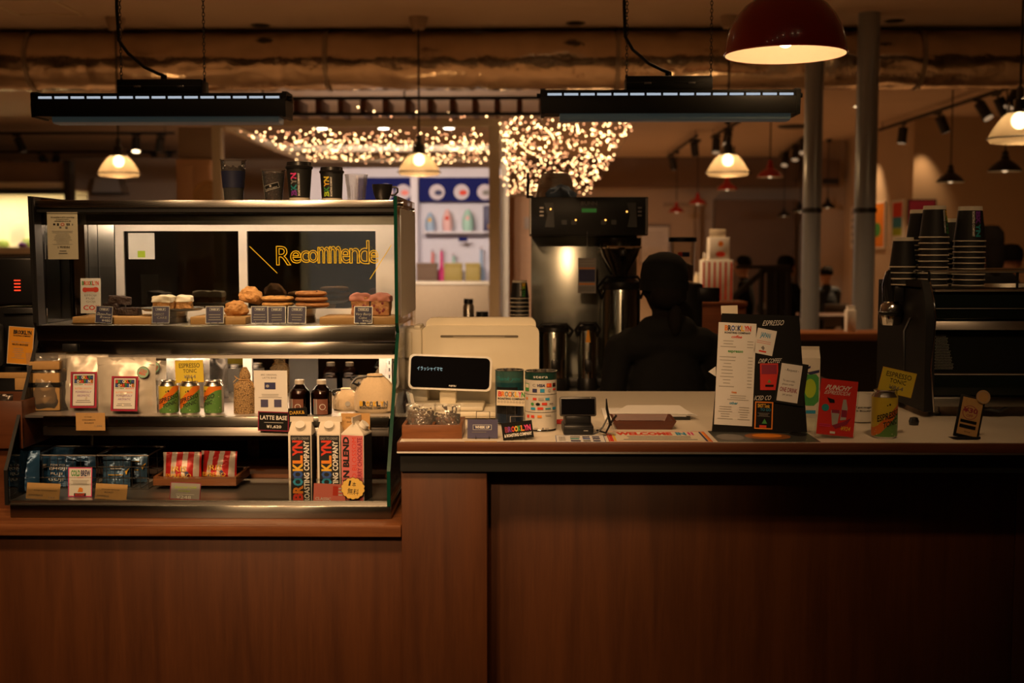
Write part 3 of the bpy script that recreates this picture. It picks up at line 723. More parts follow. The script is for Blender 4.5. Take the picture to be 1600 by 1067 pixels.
kp('led_strip', bx(xi0 + .05, xi1 - .02, 3.322, 3.334, ZMB + .002, ZMB + .010), 'led_strip_light', 'warm white lamp strip over the middle shelf')
# rear of the middle bay: mirror doors with pale stiles
YM = 3.44
kp('rear_mirror', bx(xi0 + .01, xi1 - .002, YM, YM + .004, ZS - .005, ZMB + .01), 'mirror', 'mirror back of the middle bay')
gx = lambda p: XX(p, YM, 600)
for a, b in ((381, 395), (593, 606)): kp('mirror_stile', bx(gx(a), gx(b), YM - .008, YM, ZS, ZMB + .008), 'alu_frame')
sr = kp('slotted_rail', bx(gx(606), gx(613), YM - .014, YM - .002, ZS, ZMB + .008), 'steel_soft', 'slotted shelf rail')
obj('slot', sum([bx(gx(608.5), gx(610.5), YM - .0146, YM - .014, ZS + .012 + .02 * i, ZS + .022 + .02 * i) for i in range(6)], G()).mv(-mx_, -my_, -mz_), 'plastic_black', sr)
# middle shelf
kp('middle_shelf', bx(xi0 + .004, xi1 - .004, 3.155, YM - .001, ZS - .006, ZS), 'steel_soft', 'steel middle shelf')
kp('shelf_fascia', rbx(xi0 + .06, xi1 - .006, 3.14, 3.156, ZZ(667, 3.14), ZS, .0015), 'steel_dim', 'brushed steel shelf edge')
kp('shelf_valance', rbx(xi0 + .055, xi1 - .006, 3.15, 3.162, ZSB, ZZ(669.5, 3.14), .0015), 'steel_soft')
# lower bay
kp('rear_panel', bx(xi0, xi1, 3.66, 3.68, ZF, ZS - .01), 'wood_board_dark', 'brown rear panel')
YR = 3.645
hx = lambda p: XX(p, YR, 710)
for a, b, c, d in ((215, 385, 690, 722), (405, 580, 690, 722)):
    kp('rear_flap', rbx(hx(a), hx(b), YR, YR + .014, ZZ(d, YR), ZZ(c, YR), .001), 'plastic_matt_black', 'black recessed rear flap')
for p in (395, 590): kp('rear_stile', bx(hx(p), hx(p) + .02, YR - .01, 3.66, ZF + .05, ZS - .01), 'wood_edge')
kp('step', bx(xi0, xi1, 3.38, 3.66, ZF - .01, ZF + .012), 'wood_edge', 'wooden step at the back of the deck')
kp('deck', bx(xi0, xi1, 3.06, 3.38, ZF - .012, ZF), 'steel_deck', 'bright steel bottom deck')
kp('deck_lip', bx(xi0, xi1, 3.056, 3.062, ZF - .012, ZF + .003), 'steel')
kp('front_ledge_glass', bx(xi0 + .003, xi1 + .001, 3.052, 3.056, ZF + .002, ZZ(748, 3.054)), 'glass', 'low glass lip in front of the deck')
kp('lip_edge', bx(xi0 + .003, xi1 + .001, 3.0515, 3.0565, ZZ(748.6, 3.054), ZZ(747.4, 3.054)), 'acrylic')
# base
kp('base_gap', bx(xi0 + .005, xi1, 3.08, CY1 - .02, ZZ(792, 3.05), ZF - .012), 'plastic_black')
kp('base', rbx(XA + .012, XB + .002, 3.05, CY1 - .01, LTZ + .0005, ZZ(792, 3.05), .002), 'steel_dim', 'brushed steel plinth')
# ------------------------------------------------------------------ shapes for goods
from mathutils import noise as MN
def nz3(p, s): return MN.noise(Vector(p) * s)
def lump(rx, ry, rz, seed=0, amp=0.12, freq=2.2, sub=4, flat=True):
    g = ico(1.0, sub); out = []
    for x, y, z in g.v:
        q = 1 + amp * nz3((x + seed * 7.1, y, z), freq) + amp * .45 * nz3((x, y + seed * 3.3, z), freq * 3)
        zz = max(z * q, -0.72) if flat else z * q
        out.append((x * q * rx, y * q * ry, zz * rz))
    g.v = out
    mn = min(p[2] for p in g.v); return g.mv(z=-mn)
def block(w, d, h, seed=0, amp=0.006, n=8, freq=60, dome=0.0, taper=0.0):
    """soft irregular block of cake, base at z = 0"""
    bm = bmesh.new(); bmesh.ops.create_cube(bm, size=1.0)
    bmesh.ops.bevel(bm, geom=list(bm.edges), offset=0.09, segments=2, affect='EDGES', profile=0.5)
    bmesh.ops.subdivide_edges(bm, edges=[e for e in bm.edges if e.calc_length() > 0.3], cuts=n, use_grid_fill=True)
    g = from_bm(bm); out = []
    for x, y, z in g.v:
        tt = 1 - taper * (0.5 - z) if taper else 1
        p = Vector((x * w * tt, y * d * tt, (z + .5) * h * (1 + dome * (1 - (2 * x) ** 2))))
        k = amp * nz3(p + Vector((seed, 0, 0)), freq) if z > -0.45 else 0
        nrm = Vector((x, y, max(z, 0))); nrm = nrm.normalized() if nrm.length > 0 else nrm
        out.append(tuple(p + nrm * k))
    g.v = out; return g
def pouch(w, h, d, seed=0, crumple=0.006, seal=0.06, gusset=0.5, nx=14, nz_=18, m=None, front_only=False):
    v = []; f = []
    for s in (-1, 1):
        for j in range(nz_ + 1):
            t = j / nz_
            prof = (1 - max(0, (t - 0.15) / (0.85 - seal)) ** 1.6) if t > 0.15 else 1.0
            prof = max(0.0, min(1.0, prof)) if t < 1 - seal else 0
            prof *= gusset + (1 - gusset) * min(1, t / 0.15)
            wid = w / 2 * (1 - 0.03 * math.sin(PI * t))
            for i in range(nx + 1):
                u = 2 * i / nx - 1; edge = (1 - abs(u) ** 2.6)
                y = s * (d / 2) * prof * edge
                c = crumple * nz3((u * 2.3 + seed, t * 4, s * 1.7), 1.6) * edge * (1 if t < 1 - seal else .3) + crumple * .5 * nz3((u * 6, t * 9 + seed, s), 1.3) * edge
                v.append((u * wid, y + c * s if s > 0 else y - abs(c) * (1 if prof else 0.2), t * h))
    N_ = (nx + 1) * (nz_ + 1)
    for k in range(2):
        for j in range(nz_):
            for i in range(nx):
                a = k * N_ + j * (nx + 1) + i; q = (a, a + 1, a + nx + 2, a + nx + 1); f.append(q if k == 0 else q[::-1])
    for i in range(nx): f.append((i, N_ + i, N_ + i + 1, i + 1))
    for j in range(nz_):
        for i in (0, nx):
            a = j * (nx + 1) + i; b = a + nx + 1; q = (a, b, N_ + b, N_ + a); f.append(q if i == 0 else q[::-1])
    for i in range(nx): a = nz_ * (nx + 1) + i; f.append((a, a + 1, N_ + a + 1, N_ + a))
    return G().add(v, f, m)
def surf_y(w, h, d, x, z, seal=0.06, gusset=0.5):
    t = z / h; prof = (1 - max(0, (t - 0.15) / (0.85 - seal)) ** 1.6) if t > 0.15 else 1.0
    return -(d / 2) * max(0, prof) * (1 - min(1, abs(2 * x / w)) ** 2.6)

# paper cups --------------------------------------------------------------
mat('cup_black', (0.012, 0.012, 0.011), 0.5); mat('cup_rim', (0.75, 0.68, 0.55), 0.6); mat('lid_black', (0.014, 0.013, 0.013), 0.3)
KY = [('ink_purple', 'ink_teal', 'ink_grey', 'ink_pink'), ('ink_lime', 'ink_green', 'ink_yellow', 'card_yellow')]
def cup_print(R, h, cols, T, x_off=-.006, coladj=0, word='BKYN', scl=1.0):
    g = logo(x_off - .013 * scl, x_off + .004 * scl, .16 * h, .84 * h, cols, word, rot=90)
    g += tfit('ROASTING COMPANY', x_off + .007 * scl, x_off + .0125 * scl, .16 * h, .84 * h, 'ink_white', .03, rot=90)
    obj('print', wrap(g, R), 'ink_white', T)
def paper_cup(name, label, px, y_top, y_bot, w_top, w_bot, Y, z, lid=True, cols=KY[0], group=None, base_band=True):
    k = kk(Y); h = (y_bot - y_top) * k; rt, rb = w_top * k / 2, w_bot * k / 2
    T = thing(name, label, 'cup', (XX(px, Y, 300), Y, z), (0, 0, 0), group)
    lh = h * .16 if lid else 0
    ch = h - lh; R = lambda zz: rb + (rt * .93 - rb) * zz / ch
    obj('body', lathe([(0, .002), (rb * .95, .002), (rb, 0), (R(ch * .1), ch * .1), (R(ch), ch), (R(ch) - .001, ch), (R(ch * .1) - .001, ch * .1), (0, ch * .1)], 32), 'cup_black', T)
    if base_band: obj('base_band', lathe([(R(0) + .0004, 0.0), (R(ch * .1) + .0005, ch * .1)], 32), 'cup_rim', T)
    if lid:
        L_ = obj('lid', lathe([(rt * .94, ch - .003), (rt, ch - .001), (rt * 1.02, ch + lh * .22), (rt * .98, ch + lh * .34), (rt * .93, ch + lh * .4), (rt * .9, ch + lh * .95), (rt * .85, ch + lh), (rt * .8, ch + lh * .9), (0, ch + lh * .86)], 32), 'lid_black', T)
        obj('sip_hole', rbx(-.006, .006, -rt * .72 - .002, -rt * .72 + .002, ch + lh * .88, ch + lh * .9, .0005), 'plastic_matt_black', L_)
    cup_print(R, ch, cols, T, scl=rt / .036)
    return T
CTOP = ZZ(312, 3.262); YC = 3.36
paper_cup('coffee_cup', 'tallest black takeaway cup with lid and purple lettering on the case top', 468, 249, 309.5, 42, 31, YC, CTOP, True, KY[0], 'lidded takeaway cups')
paper_cup('coffee_cup', 'shorter black takeaway cup with lid and green yellow lettering on the case top', 518.5, 257, 309.5, 38, 31, YC, CTOP, True, KY[1], 'lidded takeaway cups')
mat('bean_brown', (0.05, 0.018, 0.007), 0.35, var=0.5, scale=120, bump=0.8); mat('brew_dark', (0.012, 0.007, 0.006), 0.2); mat('sleeve_navy', (0.012, 0.016, 0.05), 0.55)
def beans(R0, z0, z1, R, n, seed):
    rnd = random.Random(seed); g = G(); one = ico(1, 1).sc(.0062, .0042, .0042)
    for i in range(n):
        zz = z0 + (z1 - z0) * rnd.random(); rr = (R(zz) - .006) * math.sqrt(0.55 + .45 * rnd.random()); a = rnd.random() * 2 * PI
        g += one.cp().rot('Z', rnd.random() * 3).rot('X', rnd.random() * 3).mv(rr * math.cos(a), rr * math.sin(a), zz)
    return g
def clear_cup(label, px, y_top, y_bot, w_top, w_bot, kind):
    k = kk(YC); h = (y_bot - y_top) * k; rt, rb = w_top * k / 2, w_bot * k / 2
    T = thing('plastic_cup', label, 'cup', (XX(px, YC, 300), YC, CTOP)); R = lambda z: rb + (rt - rb) * z / h
    obj('wall', lathe([(0, .001), (rb, .001), (rt * .97, h * .97), (rt * 1.03, h * .975), (rt * 1.03, h), (rt * .96, h)], 36), 'cup_clear', T)
    if kind == 0:
        obj('coffee', lathe([(0, .003), (rb * .94, .003), (R(h * .42) * .94, h * .42), (0, h * .42)], 30), 'brew_dark', T)
        obj('sleeve', lathe([(R(h * .32) + .0006, h * .32), (R(h * .72) + .0006, h * .72)], 36), 'sleeve_navy', T)
        obj('bean_fill', beans(0, .006, h * .82, lambda z: R(z) * .97, 420, 4) + lathe([(0, h * .2), (R(h * .3) * .8, h * .3), (R(h * .7) * .82, h * .76), (0, h * .79)], 20), 'bean_brown', T)['kind'] = 'stuff'
    else:
        obj('bean_fill', beans(0, .006, h * .88, lambda z: R(z) * .97, 420, 9) + lathe([(0, .004), (rb * .8, .004), (R(h * .7) * .82, h * .82), (0, h * .84)], 20), 'bean_brown', T)['kind'] = 'stuff'
        g = (qd(-.022, .022, -.008, .008, 'ink_pale', 8) + qd(-.0205, .0205, -.0066, .0066, 'card_black', 8).mv(y=-.0002) + disc(-.002, .0025, .003, .003, 'ink_pale').mv(y=-.0004) + tfit('ROASTING COMPANY', -.018, .016, -.0062, -.0018, 'ink_pale', .02).mv(y=-.0004))
        g.rot('Y', -.28).mv(z=h * .45); obj('label_print', wrap(g, lambda z: R(z)), 'ink_pale', T)
    return T
clear_cup('tall clear plastic cup of coffee beans with a dark navy sleeve', 365, 245, 309.5, 40, 29, 0)
clear_cup('short clear plastic cup filled with coffee beans and a slanted label', 427.5, 261, 309.5, 37, 26, 1)
# faceted tumbler
k = kk(YC); h = 41 * k; rt, rb = 18 * k, 13.5 * k
T = thing('glass_tumbler', 'clear faceted glass tumbler beside the black espresso cup', 'glass', (XX(557, YC, 300), YC, CTOP))
obj('bowl', lathe([(0, .003), (rb, 0), (rb, .004), (rb * 1.12, h * .55), (rb * 1.2, h * .6)], 10) + lathe([(rb * 1.2, h * .6), (rt, h), (rt * .95, h), (rb * 1.12, h * .6), (rb * .9, .008), (0, .007)], 30), 'tumbler', T)
obj('facets', sum([tube([(rb * 1.01 * math.cos(a), rb * 1.01 * math.sin(a), .003), (rb * 1.17 * math.cos(a), rb * 1.17 * math.sin(a), h * .58)], .0007, 4) for a in [2 * PI * i / 10 for i in range(10)]], G()) + tube([(rt * math.cos(a), rt * math.sin(a), h) for a in [2 * PI * i / 30 for i in range(30)]], .0007, 5, closed=True), 'tumbler', T)
# espresso cup
h = 26 * k; r = 15.8 * k
T = thing('espresso_cup', 'small black espresso cup with a round handle', 'cup', (XX(597.5, YC, 300), YC, CTOP))
obj('bowl', lathe([(0, 0), (r * .55, 0), (r * .6, .002), (r * .85, h * .4), (r * .98, h * .8), (r, h), (r * .95, h), (r * .9, h * .8), (r * .5, .006), (0, .005)], 32), 'lid_black', T)
obj('handle', tube([(r * .9, 0, h * .82), (r * 1.25, 0, h * .86), (r * 1.5, 0, h * .74), (r * 1.5, 0, h * .55), (r * 1.2, 0, h * .38), (r * .85, 0, h * .35)], .0028, 8), 'lid_black', T)
single('red_card_strip', 'thin red card lying on the case top behind the clear cups', 'card', bx(0, XX(415, 3.5) - XX(378, 3.5), 0, .05, 0, .004), 'card_red', (XX(378, 3.5), 3.48, CTOP))

# ------------------------------------------------------------------ pastry chamber
YP = 3.37
def wp(x0, x1, Y): return (x1 - x0) * kk(Y)
def board(label, x0, x1, Y0=3.31, Y1=3.47):
    h = .021
    g = rbx(XX(x0, Y0, 500), XX(x1, Y0, 500), Y0, Y1, 0, h, .002)
    o = single('wooden_board', label, 'board', g.mv(-XX((x0 + x1) / 2, Y0), -Y0), 'wood_board', (XX((x0 + x1) / 2, Y0), Y0, ZM), group='pale wooden serving boards'); return ZM + h
zb1 = board('pale wooden board carrying the dark brownies', 113, 236)
zb2 = board('pale wooden board carrying the two scones', 297, 384)
zb3 = board('pale wooden board carrying the pink cake slices', 499, 620)
mat('brownie', (0.028, 0.011, 0.006), 0.55, var=0.4, scale=90, bump=1.0, bscale=160); mat('glaze_brown', (0.045, 0.018, 0.01), 0.25)
for x0, x1, y0, y1, Y, lab, rz in ((186, 219, 486, 500, 3.39, 'flat dark brownie square lying on the board', .1), (167, 192, 478, 500, 3.41, 'dark brownie at the back of the board', -.2), (170, 204, 466, 481, 3.41, 'dark brownie leaning on top of the other two', .3)):
    hh = (y1 - y0) * kk(Y) * .85
    single('brownie', lab, 'brownie', block(wp(x0, x1, Y), .05, hh, x0, .004), 'brownie', (XX((x0 + x1) / 2, Y, 490), Y, zb1 + .0008 if y1 > 490 else zb1 + .031), (0, 0.12 if y1 < 490 else 0, rz), 'chocolate brownies')
def cake_stand(label, px, y_plate, w_plate, w_foot, Y, stem='steel_soft'):
    k = kk(Y); zp = ZZ(y_plate, Y); R = w_plate * k / 2; rf = w_foot * k / 2
    T = thing('cake_stand', label, 'cake stand', (XX(px, Y, 480), Y, ZM)); H = zp - ZM
    obj('plate', lathe([(0, H - .004), (R * .9, H - .004), (R, H + .002), (R, H + .004), (R * .9, H - .001), (0, H - .001)], 48), 'steel_plain', T)
    obj('pedestal', lathe([(0, 0), (rf, 0), (rf, .003), (rf * .96, H * .5), (rf, H - .004), (0, H - .004)], 36), 'steel_plain', T)
    return H + ZM - .001
steel('steel_plain', (0.55, 0.53, 0.5), 0.28, 0.0)
zc1 = cake_stand('round steel cake stand carrying two frosted cakes', 270, 483, 96, 46, 3.40)
zc2 = cake_stand('round steel cake stand carrying the flat cookies', 463, 479, 104, 62, 3.42)
mat('carrot_cake', (0.42, 0.2, 0.06), 0.8, var=0.35, scale=80, bump=1.0, bscale=150); mat('frosting', (0.82, 0.72, 0.54), 0.55, var=0.05)
for x0, x1, lab, rz, dy in ((241, 275, 'frosted carrot cake, the larger cut block', -.25, 0), (275, 302, 'frosted carrot cake, the smaller block', .1, .015)):
    Y = 3.40 + dy; w = wp(x0, x1, Y) * .9; hh = 11 * kk(Y)
    T = thing('frosted_cake', lab, 'cake', (XX((x0 + x1) / 2, Y, 480), Y, zc1 + .0008), (0, 0, rz), group='frosted carrot cakes')
    obj('sponge', block(w, w * .9, hh * 1.1, x0, .004), 'carrot_cake', T)
    obj('icing', block(w * 1.04, w * .94, hh * .8, x0 + 3, .005, dome=.25), 'frosting', T, (0, 0, hh * .95))
mat('scone', (0.52, 0.25, 0.075), 0.8, var=0.35, scale=60, bump=1.0, bscale=120)
single('scone', 'rough golden scone lying on the board', 'scone', lump(wp(351, 389, 3.39) / 2, .036, .024, 1, .22), 'scone', (XX(370, 3.39, 490), 3.385, zb2 + .0005), group='golden scones')
single('scone', 'browner scone tilted on top of the other scone', 'scone', lump(wp(370, 408, 3.41) / 2, .034, .027, 5, .2), 'scone', (XX(389, 3.42, 480), 3.43, zb2 + .033), (0, .2, .4), group='golden scones')
mat('cookie_gold', (0.58, 0.29, 0.08), 0.75, var=0.3, scale=50, bump=0.9, bscale=110); mat('cookie_brown', (0.40, 0.17, 0.05), 0.75, var=0.35, scale=50, bump=0.9, bscale=110); mat('choc_chip', (0.03, 0.012, 0.006), 0.4)
def cookie(label, px, w, zc, m, seed, dy=0, tilt=0):
    Y = 3.41 + dy; R = w * kk(Y) / 2
    T = thing('cookie', label, 'cookie', (XX(px, Y, 470), Y, zc), (0, tilt, 0), 'flat round cookies')
    g = lathe([(0.0001, 0), (R * .85, 0), (R * .98, .004), (R, .007), (R * .93, .012), (R * .6, .0145), (R * .25, .0135), (.0001, .014)], 30)
    g.v = [(x * (1 + .05 * nz3((x * 40 + seed, y * 40, 0), 1)), y * (1 + .05 * nz3((x * 40 + seed, y * 40, 0), 1)), z + (.0015 * nz3((x * 70, y * 70 + seed, z), 1) if z > .006 else 0)) for x, y, z in g.v]
    obj('biscuit', g, m, T); rnd = random.Random(seed)
    for i in range(5):
        a = rnd.random() * 6.3; rr = R * math.sqrt(rnd.random()) * .75; obj('chocolate_chip', ico(.0035, 1).sc(1, 1, .5).mv(rr * math.cos(a), rr * math.sin(a), .0135), 'choc_chip', T)
for i in range(2): cookie('golden cookie, %s of the left pair on the stand' % ('bottom' if i == 0 else 'top'), 434, 50, zc2 + .0008 + .0165 * i, 'cookie_gold', 3 + i, .0, .0)
for i in range(3): cookie('brown cookie, %s of the right stack of three' % ('bottom', 'middle', 'top')[i], 488 - i, 54 - 2 * i, zc2 + .0008 + .0158 * i, 'cookie_brown', 13 + i, -.02, 0)
mat('berry_cake', (0.45, 0.22, 0.1), 0.85, var=0.4, scale=70, bump=1.0, bscale=140); mat('pink_glaze', (0.5, 0.2, 0.15), 0.6, var=0.15); mat('berry', (0.18, 0.015, 0.02), 0.5)
for x0, x1, lab, rz, Y in ((547, 580, 'pink glazed berry cake slice behind the price tag', .1, 3.40), (579, 613, 'pink glazed berry cake slice showing its red-dotted cut face', -.12, 3.385)):
    w = wp(x0, x1, Y) * .95; hh = 28 * kk(Y)
    T = thing('berry_cake', lab, 'cake', (XX((x0 + x1) / 2, Y, 480), Y, zb3 + .0008), (0, 0, rz), group='pink glazed berry cake slices')
    obj('sponge', block(w * .9, .035, hh, x0, .003, dome=.08), 'berry_cake', T)
    obj('glaze', block(w, .038, hh * .35, x0 + 2, .006, dome=.35), 'pink_glaze', T, (0, 0, hh * .78))
    rnd = random.Random(x0)
    for i in range(7): obj('berry', ico(.0042, 1).sc(1, .4, 1), 'berry', T, ((rnd.random() - .5) * w * .7, -.0185, hh * (.1 + .6 * rnd.random())))
# price tags
def price_tag(px0, px1, lab, lines, tilt=0, dark=True, Y=3.295, y0=481, y1=508):
    it = [('r', .22, .1, .78, .27, 'ink_silver'), ('r', .24, .115, .76, .255, 'card_navy'), ('t', .28, .135, .72, .235, 'ink_white', 'WHISK UP', dict(bold=.04))] + lines
    T = card('price_tag', lab, 'price tag', px0, y0, px1, y1, Y, 'card_navy' if dark else 'card_slate', it, border='ink_silver', bw=.035, lean=.12, roll=tilt, z=ZM + .004, group='navy price tags in the case', part_name='plate')
    h = (y1 - y0) * kk(Y); w = (px1 - px0) * kk(Y)
    for s in (-.2, .2): obj('wire_foot', tube([(s * w, -.004, .005), (s * w, -.006, 0), (s * w, .004, -.0025), (s * w, .02, -.003), (s * w, .012, .01)], .0008, 5), 'chrome', T)
    return T
R2 = lambda s, n=3: [('rows', .12, .42, .88, .86, 'ink_pale', n, dict(ragged=.4, seed=s, fill=.3))]
price_tag(148, 175, 'navy tag handwritten Gluten-Free Brownie before the brownies', [('t', .08, .38, .92, .54, 'ink_white', 'Gluten-Free', dict(shear=.06)), ('t', .3, .57, .9, .7, 'ink_white', 'Brownie', dict(shear=.06)), ('t', .4, .75, .92, .9, 'ink_white', '¥480')], .06)
price_tag(237, 265, 'slate navy tag in front of the frosted cakes', [('t', .12, .4, .7, .55, 'ink_pale', 'CARROT'), ('t', .3, .6, .85, .74, 'ink_pale', 'CAKE')], 0, False)
price_tag(321, 350, 'slate navy tag left of the lying scone', R2(3), -.01, False)
price_tag(392, 419, 'slate navy tag, leftmost of the three under the cookies', R2(4), 0, False, 3.30)
price_tag(418, 447, 'slate navy tag, middle of the three under the cookies', R2(5), -.02, False, 3.29, 482, 509)
price_tag(449, 478, 'slate navy tag, rightmost of the three under the cookies', R2(6), .02, False)
price_tag(553, 582, 'navy tag handwritten Very Berry Cake before the pink slices', [('t', .08, .38, .92, .56, 'ink_white', 'Very Berry', dict(shear=.06)), ('t', .25, .6, .7, .72, 'ink_white', 'Cake', dict(shear=.06)), ('t', .45, .77, .92, .9, 'ink_white', '¥462')], .01)
# EMOJI FUJI GOJI menu card in an acrylic stand
T = card('menu_card', 'white card with big red letters in an acrylic stand beside the brownies', 'card', 126, 437, 158, 492, 3.33, 'paper_white',
     [('logo', .08, .08, .9, .2, None, dict(cols=['ink_green', 'ink_red', 'ink_orange', 'ink_red'])), ('r', .12, .27, .88, .38, 'ink_red'), ('o', .1, .26, .35, .4, 'ink_red'), ('o', .6, .25, .9, .4, 'ink_red'),
      ('t', .2, .46, .78, .53, 'ink_grey', 'EMOJI'), ('t', .28, .55, .68, .62, 'ink_grey', 'FUJI'), ('t', .28, .64, .72, .71, 'ink_grey', 'GOJI'), ('t', .14, .77, .9, .95, 'ink_red', 'COJI', dict(bold=.02))], lean=.05, z=ZM + .03)
obj('acrylic_back', bx(-.055, .055, .004, .006, -.028, .13), 'acrylic', T, (.012, 0, 0)); obj('acrylic_foot', bx(-.055, .055, -.03, .05, -.0285, -.0265), 'acrylic', T, (.012, 0, 0))
# paper on the front glass, at the left
card('notice_paper', 'white notice sheet with small symbols stuck inside the front glass', 'notice', 75, 331, 123, 405, 3.2705, 'paper_cream',
     [('t', .12, .1, .9, .14, 'ink_black', 'We would like to ask for several things', dict(bold=.02)), ('t', .3, .145, .72, .175, 'ink_black', 'for everyone to spend a', dict(bold=.02)), ('t', .24, .18, .78, .21, 'ink_black', 'comfortable time at our cafe', dict(bold=.02)),
      ('r', .2, .245, .27, .285, 'ink_black'), ('r', .33, .24, .39, .295, 'ink_black'), ('o', .45, .235, .57, .3, 'ink_red'), ('o', .472, .247, .548, .288, 'paper_cream'), ('r', .64, .24, .68, .29, 'ink_black'), ('r', .7, .24, .74, .29, 'ink_black'), ('r', .82, .25, .85, .29, 'ink_grey'), ('r', .4, .31, .47, .35, 'ink_grey'), ('r', .6, .31, .67, .36, 'ink_grey'),
      ('rows', .15, .39, .85, .7, 'ink_pale', 10, dict(ragged=.5, fill=.3)), ('t', .32, .72, .72, .77, 'ink_black', '2 時間制'), ('rows', .35, .8, .65, .9, 'ink_grey', 2, dict(ragged=.3))], th=.0006)
# paper on the rear door pane
T = card('paper_note', 'plain white sheet with a green sticker on the rear glass door', 'paper', 201, 364, 242, 405, YB - .0085, 'paper_white', [('r', .35, .68, .64, .93, 'ink_lime')], th=.0006)
# hand-drawn window lettering
mat('chalk_yellow', (0.95, 0.66, 0.01), 0.5, emit=None); 
T = thing('window_lettering', 'yellow hand-drawn bubble lettering Recommended on the front glass', 'lettering', at(515, 420, 3.2615))
k = kk(3.262)
def outline(ch, x0, x1, y0, y1, shear=0):
    cu = bpy.data.curves.new('t', 'FONT'); cu.body = ch; cu.offset = 0.05; cu.fill_mode = 'NONE'; cu.resolution_u = 3
    o = bpy.data.objects.new('t', cu); C.objects.link(o); me = bpy.data.meshes.new_from_object(o.evaluated_get(bpy.context.evaluated_depsgraph_get()))
    vs = [(p.co.x, p.co.y) for p in me.vertices]; es = [tuple(e.vertices) for e in me.edges]
    bpy.data.objects.remove(o)
    xs = [p[0] for p in vs]; ys = [p[1] for p in vs]; g = G()
    X = lambda a: ((x0 + (a - min(xs)) / (max(xs) - min(xs)) * (x1 - x0)) - 515) * k
    Zc = lambda b: (420 - (y1 + (b - min(ys)) / (max(ys) - min(ys)) * (y0 - y1))) * k
    for a, b in es:
        p, q = vs[a], vs[b]
        pa = Vector((X(p[0]) + shear * Zc(p[1]), 0, Zc(p[1]))); pb = Vector((X(q[0]) + shear * Zc(q[1]), 0, Zc(q[1]))); d = (pb - pa)
        if d.length < 1e-6: continue
        d = d.normalized() * .0006; g += tube([pa - d, pb + d], .0013, 5)
    return g
for ch, x0, x1, y0, y1 in (('R', 432, 454, 385, 414), ('e', 454, 470, 392, 411), ('c', 470, 483, 392, 410), ('o', 482, 497, 391, 410), ('m', 497, 515, 386, 411), ('m', 515, 533, 385, 411), ('e', 533, 547, 389, 411), ('n', 547, 562, 388, 411), ('d', 561, 577, 376, 412), ('e', 577, 591, 391, 411)):
    obj('letter', outline(ch, x0, x1, y0, y1), 'chalk_yellow', T)
for a, b in (((390, 385), (433, 427)), ((612, 383), (578, 436))):
    obj('stroke', tube([((a[0] - 515) * k, 0, (420 - a[1]) * k), ((b[0] - 515) * k, 0, (420 - b[1]) * k)], .0011, 6), 'chalk_yellow', T)

# ------------------------------------------------------------------ middle bay
def can_mat():
    m, nt, b, N, L = _new('can_label'); b.inputs['Roughness'].default_value = 0.35
    tc = N.new('ShaderNodeTexCoord'); sp = N.new('ShaderNodeSeparateXYZ'); L.new(tc.outputs['Object'], sp.inputs[0])
    def mth(op, a, c, d=None):
        n = N.new('ShaderNodeMath'); n.operation = op
        for i, q in enumerate((a, c, d)):
            if q is None: continue
            if isinstance(q, (int, float)): n.inputs[i].default_value = q
            else: L.new(q, n.inputs[i])
        return n.outputs[0]
    t = mth('MULTIPLY_ADD', sp.outputs[0], -1.1, sp.outputs[2])
    nzt = N.new('ShaderNodeTexNoise'); nzt.inputs['Scale'].default_value = 25; L.new(tc.outputs['Object'], nzt.inputs['Vector'])
    t = mth('MULTIPLY_ADD', nzt.outputs['Fac'], 0.016, t)
    rp = N.new('ShaderNodeValToRGB'); e = rp.color_ramp; e.interpolation = 'CONSTANT'
    mr = N.new('ShaderNodeMapRange'); mr.inputs[1].default_value = 0; mr.inputs[2].default_value = 0.12; L.new(t, mr.inputs[0]); L.new(mr.outputs[0], rp.inputs[0])
    e.elements[0].color = (0.13, 0.3, 0.07, 1); e.elements[1].position = 0.38; e.elements[1].color = (0.8, 0.2, 0.02, 1)
    q = e.elements.new(0.58); q.color = (0.72, 0.55, 0.05, 1)
    vo = N.new('ShaderNodeTexVoronoi'); vo.inputs['Scale'].default_value = 130; L.new(tc.outputs['Object'], vo.inputs['Vector'])
    dots = mth('MULTIPLY', mth('LESS_THAN', vo.outputs['Distance'], 0.16), mth('LESS_THAN', sp.outputs[2], 0.05))
    m1 = N.new('ShaderNodeMix'); m1.data_type = 'RGBA'; m1.inputs[7].default_value = (0.75, 0.75, 0.55, 1); L.new(dots, m1.inputs[0]); L.new(rp.outputs[0], m1.inputs[6])
    bk = mth('GREATER_THAN', sp.outputs[1], 0.008); top = mth('GREATER_THAN', sp.outputs[2], 0.086)
    bc = N.new('ShaderNodeMix'); bc.data_type = 'RGBA'; bc.inputs[6].default_value = (0.6, 0.57, 0.52, 1); bc.inputs[7].default_value = (0.75, 0.5, 0.05, 1); L.new(top, bc.inputs[0])
    m2 = N.new('ShaderNodeMix'); m2.data_type = 'RGBA'; L.new(bk, m2.inputs[0]); L.new(m1.outputs[2], m2.inputs[6]); L.new(bc.outputs[2], m2.inputs[7])
    L.new(m2.outputs[2], b.inputs['Base Color'])
can_mat()
